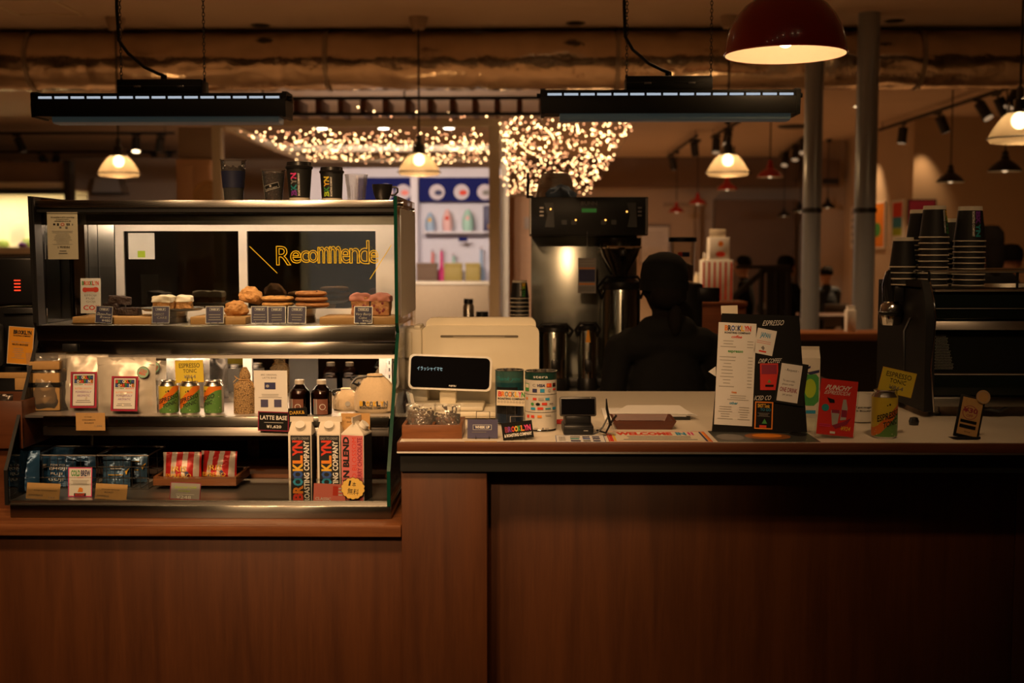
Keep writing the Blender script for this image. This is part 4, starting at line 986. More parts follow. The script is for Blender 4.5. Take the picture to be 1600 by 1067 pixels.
def can(label, px, Y, z, wpx, hpx, rz=0, sh=0):
    k = kk(Y); r = wpx * k / 2; h = hpx * k; s = h / .115
    T = thing('drink_can', label, 'can', (XX(px, Y, 630), Y, z), (0, 0, rz), 'espresso tonic cans')
    obj('base_rim', lathe([(0, .004), (r * .75, .004), (r * .8, 0), (r * .86, 0), (r * .97, .005)], 36), 'alu_can', T)
    obj('lid', lathe([(r, h * .85), (r * .98, h * .87), (r * .82, h * .94), (r * .82, h * .965), (r * .86, h * .985), (r * .84, h), (r * .79, h * .995), (r * .77, h * .965), (0, h * .965)], 36), 'alu_can', T)
    lb = lathe([(r * .97, .005), (r, .009), (r, h * .85)], 36); obj('label_sleeve', lb, 'can_label', T)
    obj('pull_tab', rbx(-.006, .006, -.011, .009, h * .968, h * .975, .001), 'alu_can', T)
    g = tfit('ESPRESSO', -.031 + sh, .028 + sh, h * .42, h * .56, 'ink_black', .02).rot('Y', 0) ; g.v = [(x, y, z_ + .32 * (x - sh)) for x, y, z_ in g.v]
    g2 = tfit('TONIC', -.016 + sh, .022 + sh, h * .26, h * .38, 'ink_black', .02); g2.v = [(x, y, z_ + .32 * (x - sh)) for x, y, z_ in g2.v]
    g3 = disc(0 + sh, h * .71, .0022, .0026, 'ink_black') + disc(-.006 + sh, h * .69, .0015, .0017, 'ink_black')
    obj('print', wrap(g + g2 + g3, r), 'ink_black', T)
    return T
YN = 3.195
can('espresso tonic can, leftmost of the three on the shelf', 264, YN, ZS, 31, 53, .25, .0)
can('espresso tonic can, middle of the three on the shelf', 297, YN, ZS, 31, 53, .1)
can('espresso tonic can, rightmost of the three on the shelf, turned sideways', 334.5, YN, ZS, 31, 53, -.75)
TON = [('t', .14, .13, .88, .33, 'ink_black', 'ESPRESSO'), ('t', .28, .39, .76, .56, 'ink_black', 'TONIC'), ('t', .3, .65, .72, .82, 'ink_grey', '¥864')]
def clip(T, w, h):
    obj('clip_base', rbx(-.008, .008, -.002, .004, -.006, .002, .001), 'plastic_black', T)
    for s in (-.0065, .0065): obj('clip_wire', tube([(s, -.001, 0), (s, -.002, .012), (s * .8, -.002, .014)], .0008, 5), 'plastic_black', T)
T = card('price_card', 'yellow card reading ESPRESSO TONIC ¥864 clipped above the shelf cans', 'price card', 274.5, 562.5, 319, 597.5, YN, 'card_yellow', TON, border='ink_yellow', bw=.012, roll=-.03, foot=clip)
obj('can_clamp', tube([(0, .002, -.004), (0, .006, -.012), (0, .016, -.014)], .0015, 6), 'plastic_black', T)
# coffee pouches
mat('pouch_cream', (0.8, 0.74, 0.64), 0.3, 0.25, var=0.1, bump=0.35, bscale=25, scale=12); mat('pouch_silver', (0.55, 0.53, 0.5), 0.26, 0.8, var=0.15, bump=0.4, bscale=25, scale=12)
def coffee_pouch(label, x0, x1, y0, Y, seed, m='pouch_cream', lab=True, sticker=None, rz=0, d=.07, lx=(.3, .72), hid=False):
    k = kk(Y); w = (x1 - x0) * k; h = (652 - y0) * k
    T = thing('coffee_pouch', label, 'coffee pouch', (XX((x0 + x1) / 2, Y, 620), Y, ZS), (0, 0, rz), 'stand-up coffee pouches')
    obj('bag', pouch(w, h, d, seed, .010), m, T)
    obj('zip_seal', bx(-w * .47, w * .47, -.0035, .0035, h * .86, h * .875), m, T)
    if lab:
        lw = (lx[1] - lx[0]) * w; lh = h * .62; cx = ((lx[0] + lx[1]) / 2 - .5) * w
        it = [('r', 0, 0, 1, 1, 'ink_crimson'), ('r', .075, .05, .925, .95, 'ink_black'), ('r', .10, .065, .90, .935, 'paper_white'),
              ('r', .14, .1, .86, .32, 'ink_black'), ('logo', .16, .11, .84, .2, None, dict(cols=['ink_red', 'ink_green', 'ink_blue', 'ink_white', 'ink_yellow'])), ('logo', .16, .22, .84, .31, None, dict(word='ROASTING', cols=['ink_blue', 'ink_white', 'ink_orange', 'ink_red', 'ink_green'])),
              ('t', .14, .335, .48, .37, 'ink_green', 'COLD BREW', dict(bold=.03)), ('t', .54, .335, .86, .37, 'ink_red', 'ROAST', dict(bold=.03)),
              ('t', .18, .44, .8, .49, 'ink_orange', 'BUTTERY SMOOTH'), ('t', .2, .53, .8, .59, 'ink_purple', 'POWERFULLY'), ('t', .26, .63, .74, .69, 'ink_purple', 'AROMATIC'), ('rows', .2, .77, .8, .87, 'ink_grey', 2, dict(ragged=.2))]
        g = prints(it, lw, lh); g.v = [(x, y, z) for x, y, z in g.v]
        a = math.atan2(d * .42, h * .8)
        obj('label_print', g, 'paper_cream', T, (cx, -d / 2 - .0075, h * .065), (-a * .62, 0, .05 * (1 if seed % 2 else -1)))
    if sticker:
        sx, sz, r = sticker
        g = disc(0, 0, r, r, 'ink_black') + disc(0, 0, r * .92, r * .92, 'sticker_green').mv(y=-.0003) + (tfit('COLD', -r * .6, r * .6, r * .02, r * .5, 'ink_red', .03) + tfit('BREW', -r * .6, r * .6, -r * .5, -r * .05, 'ink_red', .03)).mv(y=-.0006).rot('Y', .35)
        obj('sticker', g, 'sticker_green', T, (sx * w, surf_y(w, h, d, sx * w, sz * h) - .008, sz * h), (-.25, 0, 0))
    return T
mat('sticker_green', (0.28, 0.5, 0.33), 0.5)
coffee_pouch('cream coffee pouch with red-framed label, half behind its neighbour', 92, 172, 561, 3.275, 3, lx=(.33, .84))
coffee_pouch('cream coffee pouch with red-framed label and green sticker, fully in view', 152, 246, 564, 3.215, 6, lx=(.3, .755), sticker=(.31, .74, .0165))
coffee_pouch('cream coffee pouch behind, showing only its edge and green sticker', 205, 262, 565, 3.30, 9, lab=False, sticker=(.22, .76, .0155))
coffee_pouch('plain silver foil pouch standing behind the yellow card', 258, 330, 560, 3.34, 12, 'pouch_silver', False, d=.05)
# clear bag with kraft label at the far left
k = kk(3.25); w = 62 * k; h = 92 * k
T = thing('clear_gift_bag', 'clear plastic bag with kraft paper bands at the left end of the shelf', 'bag', (XX(74, 3.25, 620), 3.25, ZS), (0, 0, .1))
obj('kraft_box', rbx(-w * .36, w * .36, -.02, .02, .002, h * .66, .004), 'kraft', T); obj('kraft_band', rbx(-w * .38, w * .38, -.022, .022, h * .72, h * .86, .003), 'kraft', T)
obj('dark_band', bx(-w * .365, w * .365, -.0215, .0215, h * .42, h * .5), 'card_black', T)
obj('film', pouch(w, h, .055, 21, .008), 'plastic_film', T)
# burlap style printed bag with a tie
def burlap():
    m, nt, b, N, L = _new('kraft_print'); b.inputs['Roughness'].default_value = 0.8
    tc = N.new('ShaderNodeTexCoord'); mp = N.new('ShaderNodeMapping'); mp.inputs['Rotation'].default_value = (0, .7, 0); mp.inputs['Scale'].default_value = (150, 150, 150)
    L.new(tc.outputs['Object'], mp.inputs[0]); br = N.new('ShaderNodeTexVoronoi'); br.feature = 'DISTANCE_TO_EDGE'; br.inputs['Scale'].default_value = 1.3; L.new(mp.outputs[0], br.inputs['Vector'])
    rp = N.new('ShaderNodeValToRGB'); rp.color_ramp.elements[0].position = 0.05; rp.color_ramp.elements[0].color = (0.12, 0.07, 0.03, 1); rp.color_ramp.elements[1].position = 0.1; rp.color_ramp.elements[1].color = (0.46, 0.29, 0.12, 1)
    L.new(br.outputs['Distance'], rp.inputs[0]); L.new(rp.outputs[0], b.inputs['Base Color'])
burlap()
k = kk(3.21); w = 34 * k; h = 73 * k
T = thing('tied_kraft_bag', 'small patterned kraft bag gathered and tied at the neck', 'bag', (XX(382.5, 3.21, 620), 3.21, ZS))
g = lathe([(0.0001, 0), (.98, 0), (1, .05), (1, .55), (.95, .62), (.55, .7), (.42, .735), (.5, .78), (.42, .88), (.16, 1.0), (.02, .99)], 28)
g.v = [(x * w / 2 * (1.0 + .05 * math.sin(9 * z + 5 * x)) * (1 if z < .6 else 1 + .15 * math.sin(7 * math.atan2(y, x))) + (.06 * w * max(0, z - .7)), y * w * .36, z * h) for x, y, z in g.v]
obj('sack', g, 'kraft_print', T)
obj('twine', lathe([(.44 * w / 2 * 1.15, h * .722), (.44 * w / 2 * 1.3, h * .735), (.44 * w / 2 * 1.15, h * .748)], 20).sc(1, .8, 1), 'kraft', T)
obj('twine_loop', tube([(.2 * w, -.012, h * .735), (.42 * w, -.014, h * .66), (.47 * w, -.013, h * .56)], .0012, 5) + tube([(-.2 * w, -.012, h * .735), (-.4 * w, -.015, h * .82), (-.3 * w, -.014, h * .76), (-.46 * w, -.014, h * .68)], .0012, 5), 'kraft', T)
# white menu card and price signs
card('menu_card', 'white upright card with small photos between the tied kraft bag and the bottles', 'card', 397, 584.5, 450, 652, 3.205, 'paper_white',
     [('t', .22, .08, .7, .12, 'ink_grey', 'BRC ORIGINAL'), ('t', .26, .15, .68, .19, 'ink_grey', 'LATTE BASE'), ('r', .32, .28, .65, .44, 'ink_navy'), ('o', .36, .33, .46, .4, 'ink_pale'), ('rows', .12, .54, .85, .65, 'ink_pale', 3, dict(ragged=.4)), ('r', .2, .68, .42, .86, 'card_slate'), ('r', .6, .68, .82, .86, 'card_slate')], z=ZS + .001)
card('price_sign', 'black sign with wine red border reading LATTE BASE ¥1,620', 'price sign', 402.5, 642.5, 451.5, 673.5, 3.132, 'card_black',
     [('t', .07, .2, .94, .42, 'ink_white', 'LATTE BASE', dict(bold=.02)), ('r', .2, .545, .82, .575, 'ink_pale'), ('t', .28, .69, .76, .87, 'ink_white', '¥1,620', dict(bold=.02))], border='ink_wine', bw=.03, roll=.03)
card('price_sign', 'small black sign with gold letters before the first bottle', 'price sign', 451, 637, 481, 655, 3.125, 'card_black', [('t', .08, .25, .86, .55, 'ink_yellow', 'DARK&'), ('rows', .08, .75, .9, .9, 'ink_grey', 1)], roll=-.06)
card('kraft_card', 'kraft card handwritten COLD BREW on the shelf edge below the pouches', 'card', 118.5, 644.5, 165, 672.5, 3.13, 'kraft', [('t', .3, .2, .55, .27, 'ink_black', 'COJI'), ('t', .22, .36, .68, .44, 'ink_black', 'COLDBREW'), ('t', .3, .53, .62, .61, 'ink_black', 'ROAST'), ('t', .64, .7, .9, .79, 'ink_grey', '1,296')])
card('kraft_card', 'kraft card handwritten COLD BREW behind the pink carton', 'card', 533, 645, 578.5, 673, 3.13, 'kraft', [('t', .16, .2, .66, .3, 'ink_black', 'COLDBREW'), ('t', .2, .45, .74, .55, 'ink_black', 'DIMPLOMA')])
# dark glass bottles
mat('bottle_dark', (0.02, 0.007, 0.004), 0.06, var=0.1, coat=0.5); mat('cap_silver', (0.75, 0.68, 0.6), 0.35, 0.3); clear('bottle_glass', (0.9, 0.85, 0.8), 1.0, .03, 1.6)
def bottle(label, px, Y, rz):
    k = kk(Y); r = 16.5 * k; h = 55 * k
    T = thing('syrup_bottle', label, 'bottle', (XX(px, Y, 630), Y, ZS), (0, 0, rz), 'dark syrup bottles')
    obj('liquid', lathe([(0, .002), (r * .94, .002), (r * .97, .005), (r * .97, h * .62), (r * .84, h * .70), (0, h * .705)], 32), 'bottle_dark', T)
    obj('glass', lathe([(0, 0), (r * .95, 0), (r, .004), (r, h * .62), (r * .9, h * .70), (r * .5, h * .83), (r * .4, h * .86), (r * .4, h * .89)], 32), 'bottle_glass', T)
    cp = obj('cap', lathe([(r * .42, h * .875), (r * .46, h * .88), (r * .46, h * .985), (r * .42, h), (0, h)], 28), 'cap_silver', T)
    obj('cap_ring', lathe([(r * .465, h * .895), (r * .475, h * .9), (r * .465, h * .905)], 28), 'cap_silver', cp)
    lw, lh = .040, h * .44
    g = prints([('r', 0, 0, 1, 1, 'label_brown', 8), ('r', 0, 0, .22, 1, 'ink_grey', 2), ('p', 0, 0, 0, 0, 'ink_red', [(0, 0), (.22, 0), (.22, .25), (0, .5)]), ('r', .23, 0, .28, 1, 'ink_pale', 1)], lw, lh)
    for i in range(20):
        a0, a1 = 2 * PI * i / 20, 2 * PI * (i + 1) / 20; c = (.0055, lh * .5)
        g += G().add([(c[0] + q * math.cos(a), -.0012, c[1] + q * math.sin(a)) for a in (a0, a1) for q in (.0078, .0066)], [(0, 1, 3, 2)], 'ink_white')
    g += disc(.0145, lh * .28, .0008, .0008, 'ink_white').mv(y=-.0012)
    obj('front_label', wrap(g.mv(z=h * .03), r), 'label_brown', T)
    g = prints([('r', 0, 0, 1, 1, 'paper_white', 8), ('rows', .15, .1, .85, .3, 'ink_pale', 2, dict(ragged=.4)), ('rows', .12, .45, .9, .9, 'ink_pale', 6, dict(ragged=.2))], .036, lh)
    obj('back_label', wrap(g.mv(z=h * .05), r).rot('Z', PI), 'paper_white', T)
mat('label_brown', (0.2, 0.075, 0.045), 0.5)
bottle('dark syrup bottle behind the small black gold-lettered sign', 468.5, 3.19, -.2); bottle('dark syrup bottle beside the cream cloth bags', 502.5, 3.19, .05)
# cloth bags
mat('canvas', (0.72, 0.56, 0.36), 0.85, var=0.08, scale=200, bump=0.3, bscale=500)
def cloth_bag(label, x0, x1, y0, Y, seed, full):
    k = kk(Y); w = (x1 - x0) * k; h = (652 - y0) * k
    T = thing('drawstring_bag', label, 'bag', (XX((x0 + x1) / 2, Y, 630), Y, ZS), group='cream canvas drawstring bags')
    n = 40; prof = [(.02, 0), (.86, 0), (.98, .06), (1, .25), (.98, .5), (.88, .68), (.62, .84), (.40, .94), (.32, 1.0), (.2, .985), (.02, .96)]
    v = []; f = []
    for r_, z in prof:
        for i in range(n):
            a = 2 * PI * i / n; pl = 1 + (.10 * max(0, z - .55) * 2 * math.sin(9 * a + seed)) + .03 * math.sin(3 * a + seed + 4 * z)
            v.append((r_ * pl * w / 2 * math.cos(a), r_ * pl * w * .33 * math.sin(a), z * h))
    for j in range(len(prof) - 1):
        for i in range(n): f.append((j * n + i, j * n + (i + 1) % n, (j + 1) * n + (i + 1) % n, (j + 1) * n + i))
    obj('sack', G().add(v, f), 'canvas', T)
    obj('drawstring', lathe([(.42 * w / 2, h * .93), (.48 * w / 2, h * .94), (.42 * w / 2, h * .955)], 24).sc(1, .68, 1) + tube([(-.18 * w, -.01, h * .94), (-.42 * w, -.02, h * .9), (-.5 * w, -.02, h * .78), (-.38 * w, -.022, h * .72), (-.34 * w, -.024, h * .8)], .004, 6), 'plastic_black', T)
    if full:
        g = logo(-w * .33, w * .33, h * .20, h * .33, ['ink_yellow', 'ink_black', 'ink_yellow', 'ink_grey']) + tfit('ROASTING COMPANY', -w * .33, w * .33, h * .13, h * .185, 'ink_black', .04)
    else: g = disc(w * .12, h * .33, .007, .007, 'ink_pale') + tfit('ROAST', w * .0, w * .26, h * .12, h * .2, 'ink_pale')
    g.v = [(x, -(w * .33) * math.sqrt(max(0, 1 - (x / (w * .5)) ** 2)) * 1.03 - .0015 + y, z) for x, y, z in g.v]
    obj('print', g, 'ink_black', T)
cloth_bag('smaller cream canvas drawstring bag, slumped behind the larger one', 519, 562, 617, 3.28, 2, False)
cloth_bag('larger cream canvas drawstring bag printed with the roaster name', 553, 619, 591, 3.235, 5, True)
# ------------------------------------------------------------------ lower bay of the case
mat('pouch_blue', (0.03, 0.10, 0.22), 0.25, 0.3, var=0.2, bump=0.4, bscale=30); mat('pouch_blue_light', (0.08, 0.17, 0.3), 0.25, 0.3, var=0.2, bump=0.4, bscale=30)
def deck_pouch(name, label, x0, x1, y0, y1, Y, m, seed, items=None, rz=0, lean=.15, group=None, d=.05, zbase=None, cat='pouch'):
    k = kk(Y); w = (x1 - x0) * k; h = (y1 - y0) * k
    z = zbase if zbase is not None else ZF + .001
    T = thing(name, label, cat, (XX((x0 + x1) / 2, Y, 720), Y, z), (-lean, 0, rz), group)
    obj('bag', pouch(w, h, d, seed, .009), m, T)
    if items:
        g = prints(items, w, h); g.v = [(x, surf_y(w, h, d, x, z_) - .0075 + y, z_) for x, y, z_ in g.v]; obj('print', g, 'ink_white', T)
    return T
BI = lambda a: [('t', .3, .3, .72, .36, 'ink_white', 'TOKYO'), ('t', .3, .4, .78, .5, 'ink_white', 'EMOJI'), ('t', .34, .56, .68, .66, 'ink_white', 'FUJI'), ('t', .3, .72, .72, .84, 'ink_white', 'GOJI'), ('r', .06, .3, .2, .42, 'ink_pale')]
mat('wire_dark', (.03, .028, .025), .5, .5)
def basket(label, x0, x1, y0, Y0, Y1):
    xa, xb = XX(x0, Y0, 730), XX(x1, Y0, 730); h = ZZ(y0, Y0) - ZF
    T = thing('wire_basket', label, 'basket', ((xa + xb) / 2, Y0, ZF + .001), group='wire baskets of blue pouches')
    W = xb - xa; D = Y1 - Y0; r = .0013
    def ring(z, g=0): return tube([(-W / 2 + g, g, z), (W / 2 - g, g, z), (W / 2 - g, D - g, z), (-W / 2 + g, D - g, z)], r * (1.7 if z == h else 1), 6, closed=True)
    obj('top_rim', ring(h), 'wire_grey', T)
    for q in (.002, h * .33, h * .66): obj('ring_wire', ring(q), 'wire_dark', T)
    n = max(4, int(W / .02))
    for i in range(n + 1):
        x = -W / 2 + W * i / n
        obj('rib_wire', tube([(x, 0, h), (x, 0, .002), (x, D, .002), (x, D, h)], r * .7, 5), 'wire_dark', T)
basket('wire basket of blue pouches at the left end of the deck', 55, 150, 714, 3.21, 3.36)
basket('wire basket of blue pouches next to the wooden snack tray', 153, 232, 714, 3.21, 3.36)
deck_pouch('drip_bag_pouch', 'dark blue pouch with white lettering at the front of the first basket', 62, 118, 706, 757, 3.245, 'pouch_blue', 1, BI(0), group='blue drip bag pouches', d=.03)
deck_pouch('drip_bag_pouch', 'plain dark blue pouch leaning at the back of the first basket', 75, 150, 698, 752, 3.32, 'pouch_blue', 5, None, group='blue drip bag pouches', d=.03)
deck_pouch('drip_bag_pouch', 'dark pouch lying half hidden left of the first basket', 14, 60, 705, 770, 3.17, 'pouch_blue', 15, None, .2, group='blue drip bag pouches', d=.04)
gold = [('r', .3, .34, .8, .37, 'ink_yellow'), ('r', .3, .6, .8, .63, 'ink_yellow'), ('r', .35, .4, .72, .43, 'ink_pale'), ('r', .35, .7, .7, .72, 'ink_yellow'), ('p', 0, 0, 0, 0, 'ink_yellow', [(.86, .5), (.98, .4), (.9, .62)])]
deck_pouch('drip_bag_pouch', 'blue grey pouch with gold bars at the front of the second basket', 158, 203, 707, 756, 3.245, 'pouch_blue_light', 8, gold, group='blue drip bag pouches', d=.03)
deck_pouch('drip_bag_pouch', 'blue grey crumpled pouch at the back of the second basket', 172, 230, 701, 752, 3.31, 'pouch_blue_light', 11, gold, .0, group='blue drip bag pouches', d=.03)
# deck cards
card('kraft_card', 'kraft card at the left end of the case deck', 'card', 39.5, 751, 93, 776, 3.075, 'kraft', [('t', .22, .42, .92, .52, 'ink_black', 'COJI COLDBREW'), ('r', .02, .8, .5, .82, 'ink_grey'), ('t', .08, .7, .5, .79, 'ink_black', 'DRIPBAG'), ('t', .66, .84, .86, .92, 'ink_grey', '334')], roll=.04, lean=.2, z=ZF + .001)
card('kraft_card', 'kraft card right of the COLD BREW card on the deck', 'card', 147, 752.5, 198, 776.5, 3.075, 'kraft', [('t', .2, .32, .75, .42, 'ink_black', 'EMOJIFUJIGOJI'), ('t', .3, .5, .58, .6, 'ink_black', 'ROAST'), ('r', .02, .83, .45, .85, 'ink_grey'), ('t', .08, .74, .44, .82, 'ink_black', 'DRIPBAG')], roll=.05, lean=.2, z=ZF + .001)
card('cold_brew_card', 'tall white card with pink border headed COLD BREW on the deck', 'card', 106, 730, 144, 776, 3.11, 'paper_white', [('t', .12, .09, .5, .3, 'ink_green', 'COLD', dict(bold=.04)), ('t', .53, .09, .93, .3, 'ink_navy', 'BREW', dict(bold=.04)), ('t', .4, .32, .66, .37, 'ink_red', 'ROAST'), ('rows', .1, .42, .9, .62, 'ink_pale', 4, dict(ragged=.3)), ('p', 0, 0, 0, 0, 'ink_orange', [(.4, .84), (.46, .7), (.52, .68), (.62, .72), (.62, .84)]), ('r', .25, .88, .75, .985, 'ink_black'), ('t', .3, .895, .7, .97, 'ink_red', 'ROAST', dict(bold=.04))], border='ink_pink', bw=.035, lean=.1, z=ZF + .001)
card('price_card', 'grey card with lime script and ¥248 on the deck', 'price card', 264, 750, 313, 777, 3.075, 'card_grey', [('t', .14, .2, .86, .4, 'ink_lime', 'Special Gift', dict(shear=.08)), ('t', .28, .42, .66, .58, 'ink_lime', 'Package', dict(shear=.08)), ('r', .2, .68, .8, .7, 'ink_white'), ('t', .22, .76, .7, .95, 'ink_white', '¥248')], border='ink_wine', bw=.025, roll=.04, lean=.18, z=ZF + .001)
card('price_card', 'salmon pink card with a big red 1 on the deck', 'price card', 489, 751, 540, 779, 3.0605, 'card_pink', [('t', .6, .12, .76, .66, 'ink_red', '1', dict(bold=.05)), ('rows', .78, .15, .9, .7, 'ink_white', 3), ('t', .06, .78, .55, .95, 'ink_white', 'CLASSIC', dict(bold=.02))], roll=.04, lean=.03, z=ZF + .001)
# cloud-shaped sticker, 1本無料
k = kk(3.048); T = thing('cloud_sticker', 'yellow cloud-shaped sticker with Japanese handwriting on the glass lip', 'sticker', at(551.5, 763, 3.0495))
cl = []
for i in range(84):
    a = 2 * PI * i / 84; r_ = 1 + .09 * abs(math.sin(a * 7)); cl.append((17.2 * k * r_ * math.cos(a), 16 * k * r_ * math.sin(a)))
obj('outline', prism([(x * 1.04, z * 1.04) for x, z in cl], -.0006, 0), 'ink_black', T); obj('face', prism(cl, -.0012, -.0006), 'cloud_yellow', T) if 'cloud_yellow' in MATS else (mat('cloud_yellow', (.82, .55, .12), .6), obj('face', prism(cl, -.0012, -.0006), 'cloud_yellow', T))
obj('print', (tfit('1', -.012, -.007, .006, .02, 'ink_black', .01, shear=.3) + tfit('本', -.003, .007, .005, .017, 'ink_black', .0) + tfit('無料', -.013, .016, -.016, 0, 'ink_black', .0)).mv(y=-.0016).rot('Y', .12), 'ink_black', T)
# wooden tray with snack bags
def open_tray(name, label, x0, x1, y0, y1, Y0, Y1, m, z, th=.008, cat='tray', div=None, flare=0):
    xa, xb = XX(x0, Y0, y1), XX(x1, Y0, y1); W = xb - xa; D = Y1 - Y0; h = (y1 - y0) * kk(Y0)
    T = thing(name, label, cat, ((xa + xb) / 2, Y0, z)); 
    obj('floor', bx(-W / 2 + th, W / 2 - th, th, D - th, 0, th), m, T)
    obj('front_wall', rbx(-W / 2, W / 2, 0, th, 0, h, .001), m, T); obj('back_wall', rbx(-W / 2, W / 2, D - th, D, 0, h, .001), m, T)
    for s in (-1, 1): xw = sorted((s * W / 2, s * (W / 2 - th))); obj('side_wall', rbx(xw[0], xw[1], th, D - th, 0, h, .001), m, T)
    if div is not None: obj('divider', bx(-W / 2 + W * div - .003, -W / 2 + W * div + .003, th, D - th, th, h * .9), m, T)
    return T
open_tray('snack_tray', 'brown wooden tray holding red and silver snack bags', 239, 369, 738, 752, 3.20, 3.36, 'wood_tray', ZF + .013)
def stripes():
    m, nt, b, N, L = _new('foil_stripe'); b.inputs['Roughness'].default_value = 0.38; b.inputs['Metallic'].default_value = 0.15
    tc = N.new('ShaderNodeTexCoord'); wv = N.new('ShaderNodeTexWave'); wv.inputs['Scale'].default_value = 10.5; wv.inputs['Phase Offset'].default_value = 1.2; L.new(tc.outputs['Object'], wv.inputs['Vector'])
    rp = N.new('ShaderNodeValToRGB'); rp.color_ramp.interpolation = 'CONSTANT'; rp.color_ramp.elements[0].color = (0.5, 0.02, 0.02, 1); rp.color_ramp.elements[1].position = 0.55; rp.color_ramp.elements[1].color = (0.6, 0.52, 0.45, 1)
    L.new(wv.outputs['Fac'], rp.inputs[0]); L.new(rp.outputs[0], b.inputs['Base Color'])
    nb = N.new('ShaderNodeTexNoise'); nb.inputs['Scale'].default_value = 40; bp = N.new('ShaderNodeBump'); bp.inputs['Strength'].default_value = .4; bp.inputs['Distance'].default_value = .004
    L.new(tc.outputs['Object'], nb.inputs['Vector']); L.new(nb.outputs['Fac'], bp.inputs['Height']); L.new(bp.outputs['Normal'], b.inputs['Normal'])
stripes()
IR = [('t', .28, .48, .66, .66, 'ink_yellow', 'IRIS'), ('t', .12, .74, .78, .88, 'ink_yellow', 'ESPRESSO'), ('o', .62, .66, .72, .82, 'ink_navy')]
deck_pouch('snack_bag', 'red and silver striped snack bag at the left of the tray', 254, 315, 698, 743, 3.23, 'foil_stripe', 31, IR, .05, .1, 'red striped snack bags', .05, ZF + .022, 'snack bag')
deck_pouch('snack_bag', 'red and silver striped snack bag at the right of the tray', 312, 371, 699, 743, 3.255, 'foil_stripe', 37, IR, -.1, .1, 'red striped snack bags', .05, ZF + .022, 'snack bag')
# gable-top cartons
mat('carton_white', (0.74, 0.68, 0.58), 0.5, var=0.03); mat('carton_pink', (0.68, 0.17, 0.17), 0.5)
mat('screwcap', (0.82, 0.79, 0.72), 0.4)
def carton(label, x0, x1, y_top, y_sh, Y, rz, pink=False, yb=757):
    k = kk(Y); w = (x1 - x0) * k * (1 if not pink else .88); zt = ZF + .001; hs = ZZ(y_sh, Y) - zt; ht = ZZ(y_top, Y) - zt; d = w
    T = thing('milk_carton', label, 'carton', (XX((x0 + x1) / 2, Y, 700), Y + d / 2, zt), (0, 0, rz), 'gable-top coffee cartons')
    obj('box', rbx(-w / 2, w / 2, -d / 2, d / 2, 0, hs, .0012), 'carton_white', T)
    rg = .62
    rh = hs + (ht - hs) * .72
    if pink:   # ridge runs front to back: the gable end faces the viewer
        g = G().add([(-w / 2, -d / 2, hs), (w / 2, -d / 2, hs), (w / 2, d / 2, hs), (-w / 2, d / 2, hs), (0, -d * .18, rh), (0, d * .18, rh)], [(0, 4, 5, 3), (1, 2, 5, 4), (0, 1, 4), (2, 3, 5)])
        obj('gable', g, 'carton_white', T); obj('top_fin', bx(-.0015, .0015, -d / 2, d / 2, rh - .002, ht), 'carton_white', T)
        obj('screw_cap', cyl(.0125, 0, .012, 24).rot('Y', .72).mv(w * .27, 0, hs + (rh - hs) * .52), 'screwcap', T)
    else:
        g = G().add([(-w / 2, -d / 2, hs), (w / 2, -d / 2, hs), (w / 2, d / 2, hs), (-w / 2, d / 2, hs), (-w * .42, 0, rh), (w * .42, 0, rh)], [(0, 1, 5, 4), (2, 3, 4, 5), (1, 2, 5), (3, 0, 4)])
        obj('gable', g, 'carton_white', T); obj('top_fin', bx(-w / 2, w / 2, -.0015, .0015, rh - .002, ht), 'carton_white', T)
        obj('screw_cap', cyl(.0125, 0, .013, 24).rot('X', .75).mv(0, -d * .26, hs + (rh - hs) * .5), 'screwcap', T)
    if pink:
        it = [('r', .02, .02, .98, 1, 'carton_pink'), ('t', .08, .04, .44, .99, 'ink_black', 'JAPAN BLEND', dict(bold=.05, rot=90)), ('t', .48, .05, .68, .99, 'ink_red', 'LIMITED BLOSSOM', dict(rot=90)), ('t', .72, .05, .92, .99, 'ink_wine', 'CHERRY BERRY CHOCOLATE', dict(bold=.02, rot=90))]
    else:
        it = [('r', .1, .02, .96, 1, 'ink_black'), ('t', .16, .045, .9, .085, 'ink_pale', 'EASY TO DRINK!'), ('logo', .18, .1, .62, 1.0, None, dict(rot=90, cols=['ink_red', 'ink_orange', 'ink_sky', 'ink_blue', 'ink_yellow', 'ink_orange', 'ink_red', 'ink_red'])), ('t', .66, .1, .9, 1.02, 'ink_white', 'ROASTING COMPANY', dict(bold=.03, rot=90))]
    g = prints(it, w, hs); g.v = [(x, y, max(z, .001)) for x, y, z in g.v]
    obj('front_print', g, 'ink_black', T, (0, -d / 2 - .0002, 0))
    g = prints([('r', .03, .02, .97, 1, 'ink_black')], d, hs); obj('side_print', g.rot('Z', PI / 2), 'ink_black', T, (w / 2 + .0002, 0, 0))
    return T
carton('white coffee carton with coloured lettering, the left of the two alike', 450, 487, 654, 679, 3.07, 0)
carton('white coffee carton with coloured lettering, the right of the two alike', 495, 532, 654, 679, 3.07, 0)
carton('pink fronted carton turned at an angle beside the cloud sticker', 533, 576, 653, 679, 3.066, -.22, True)

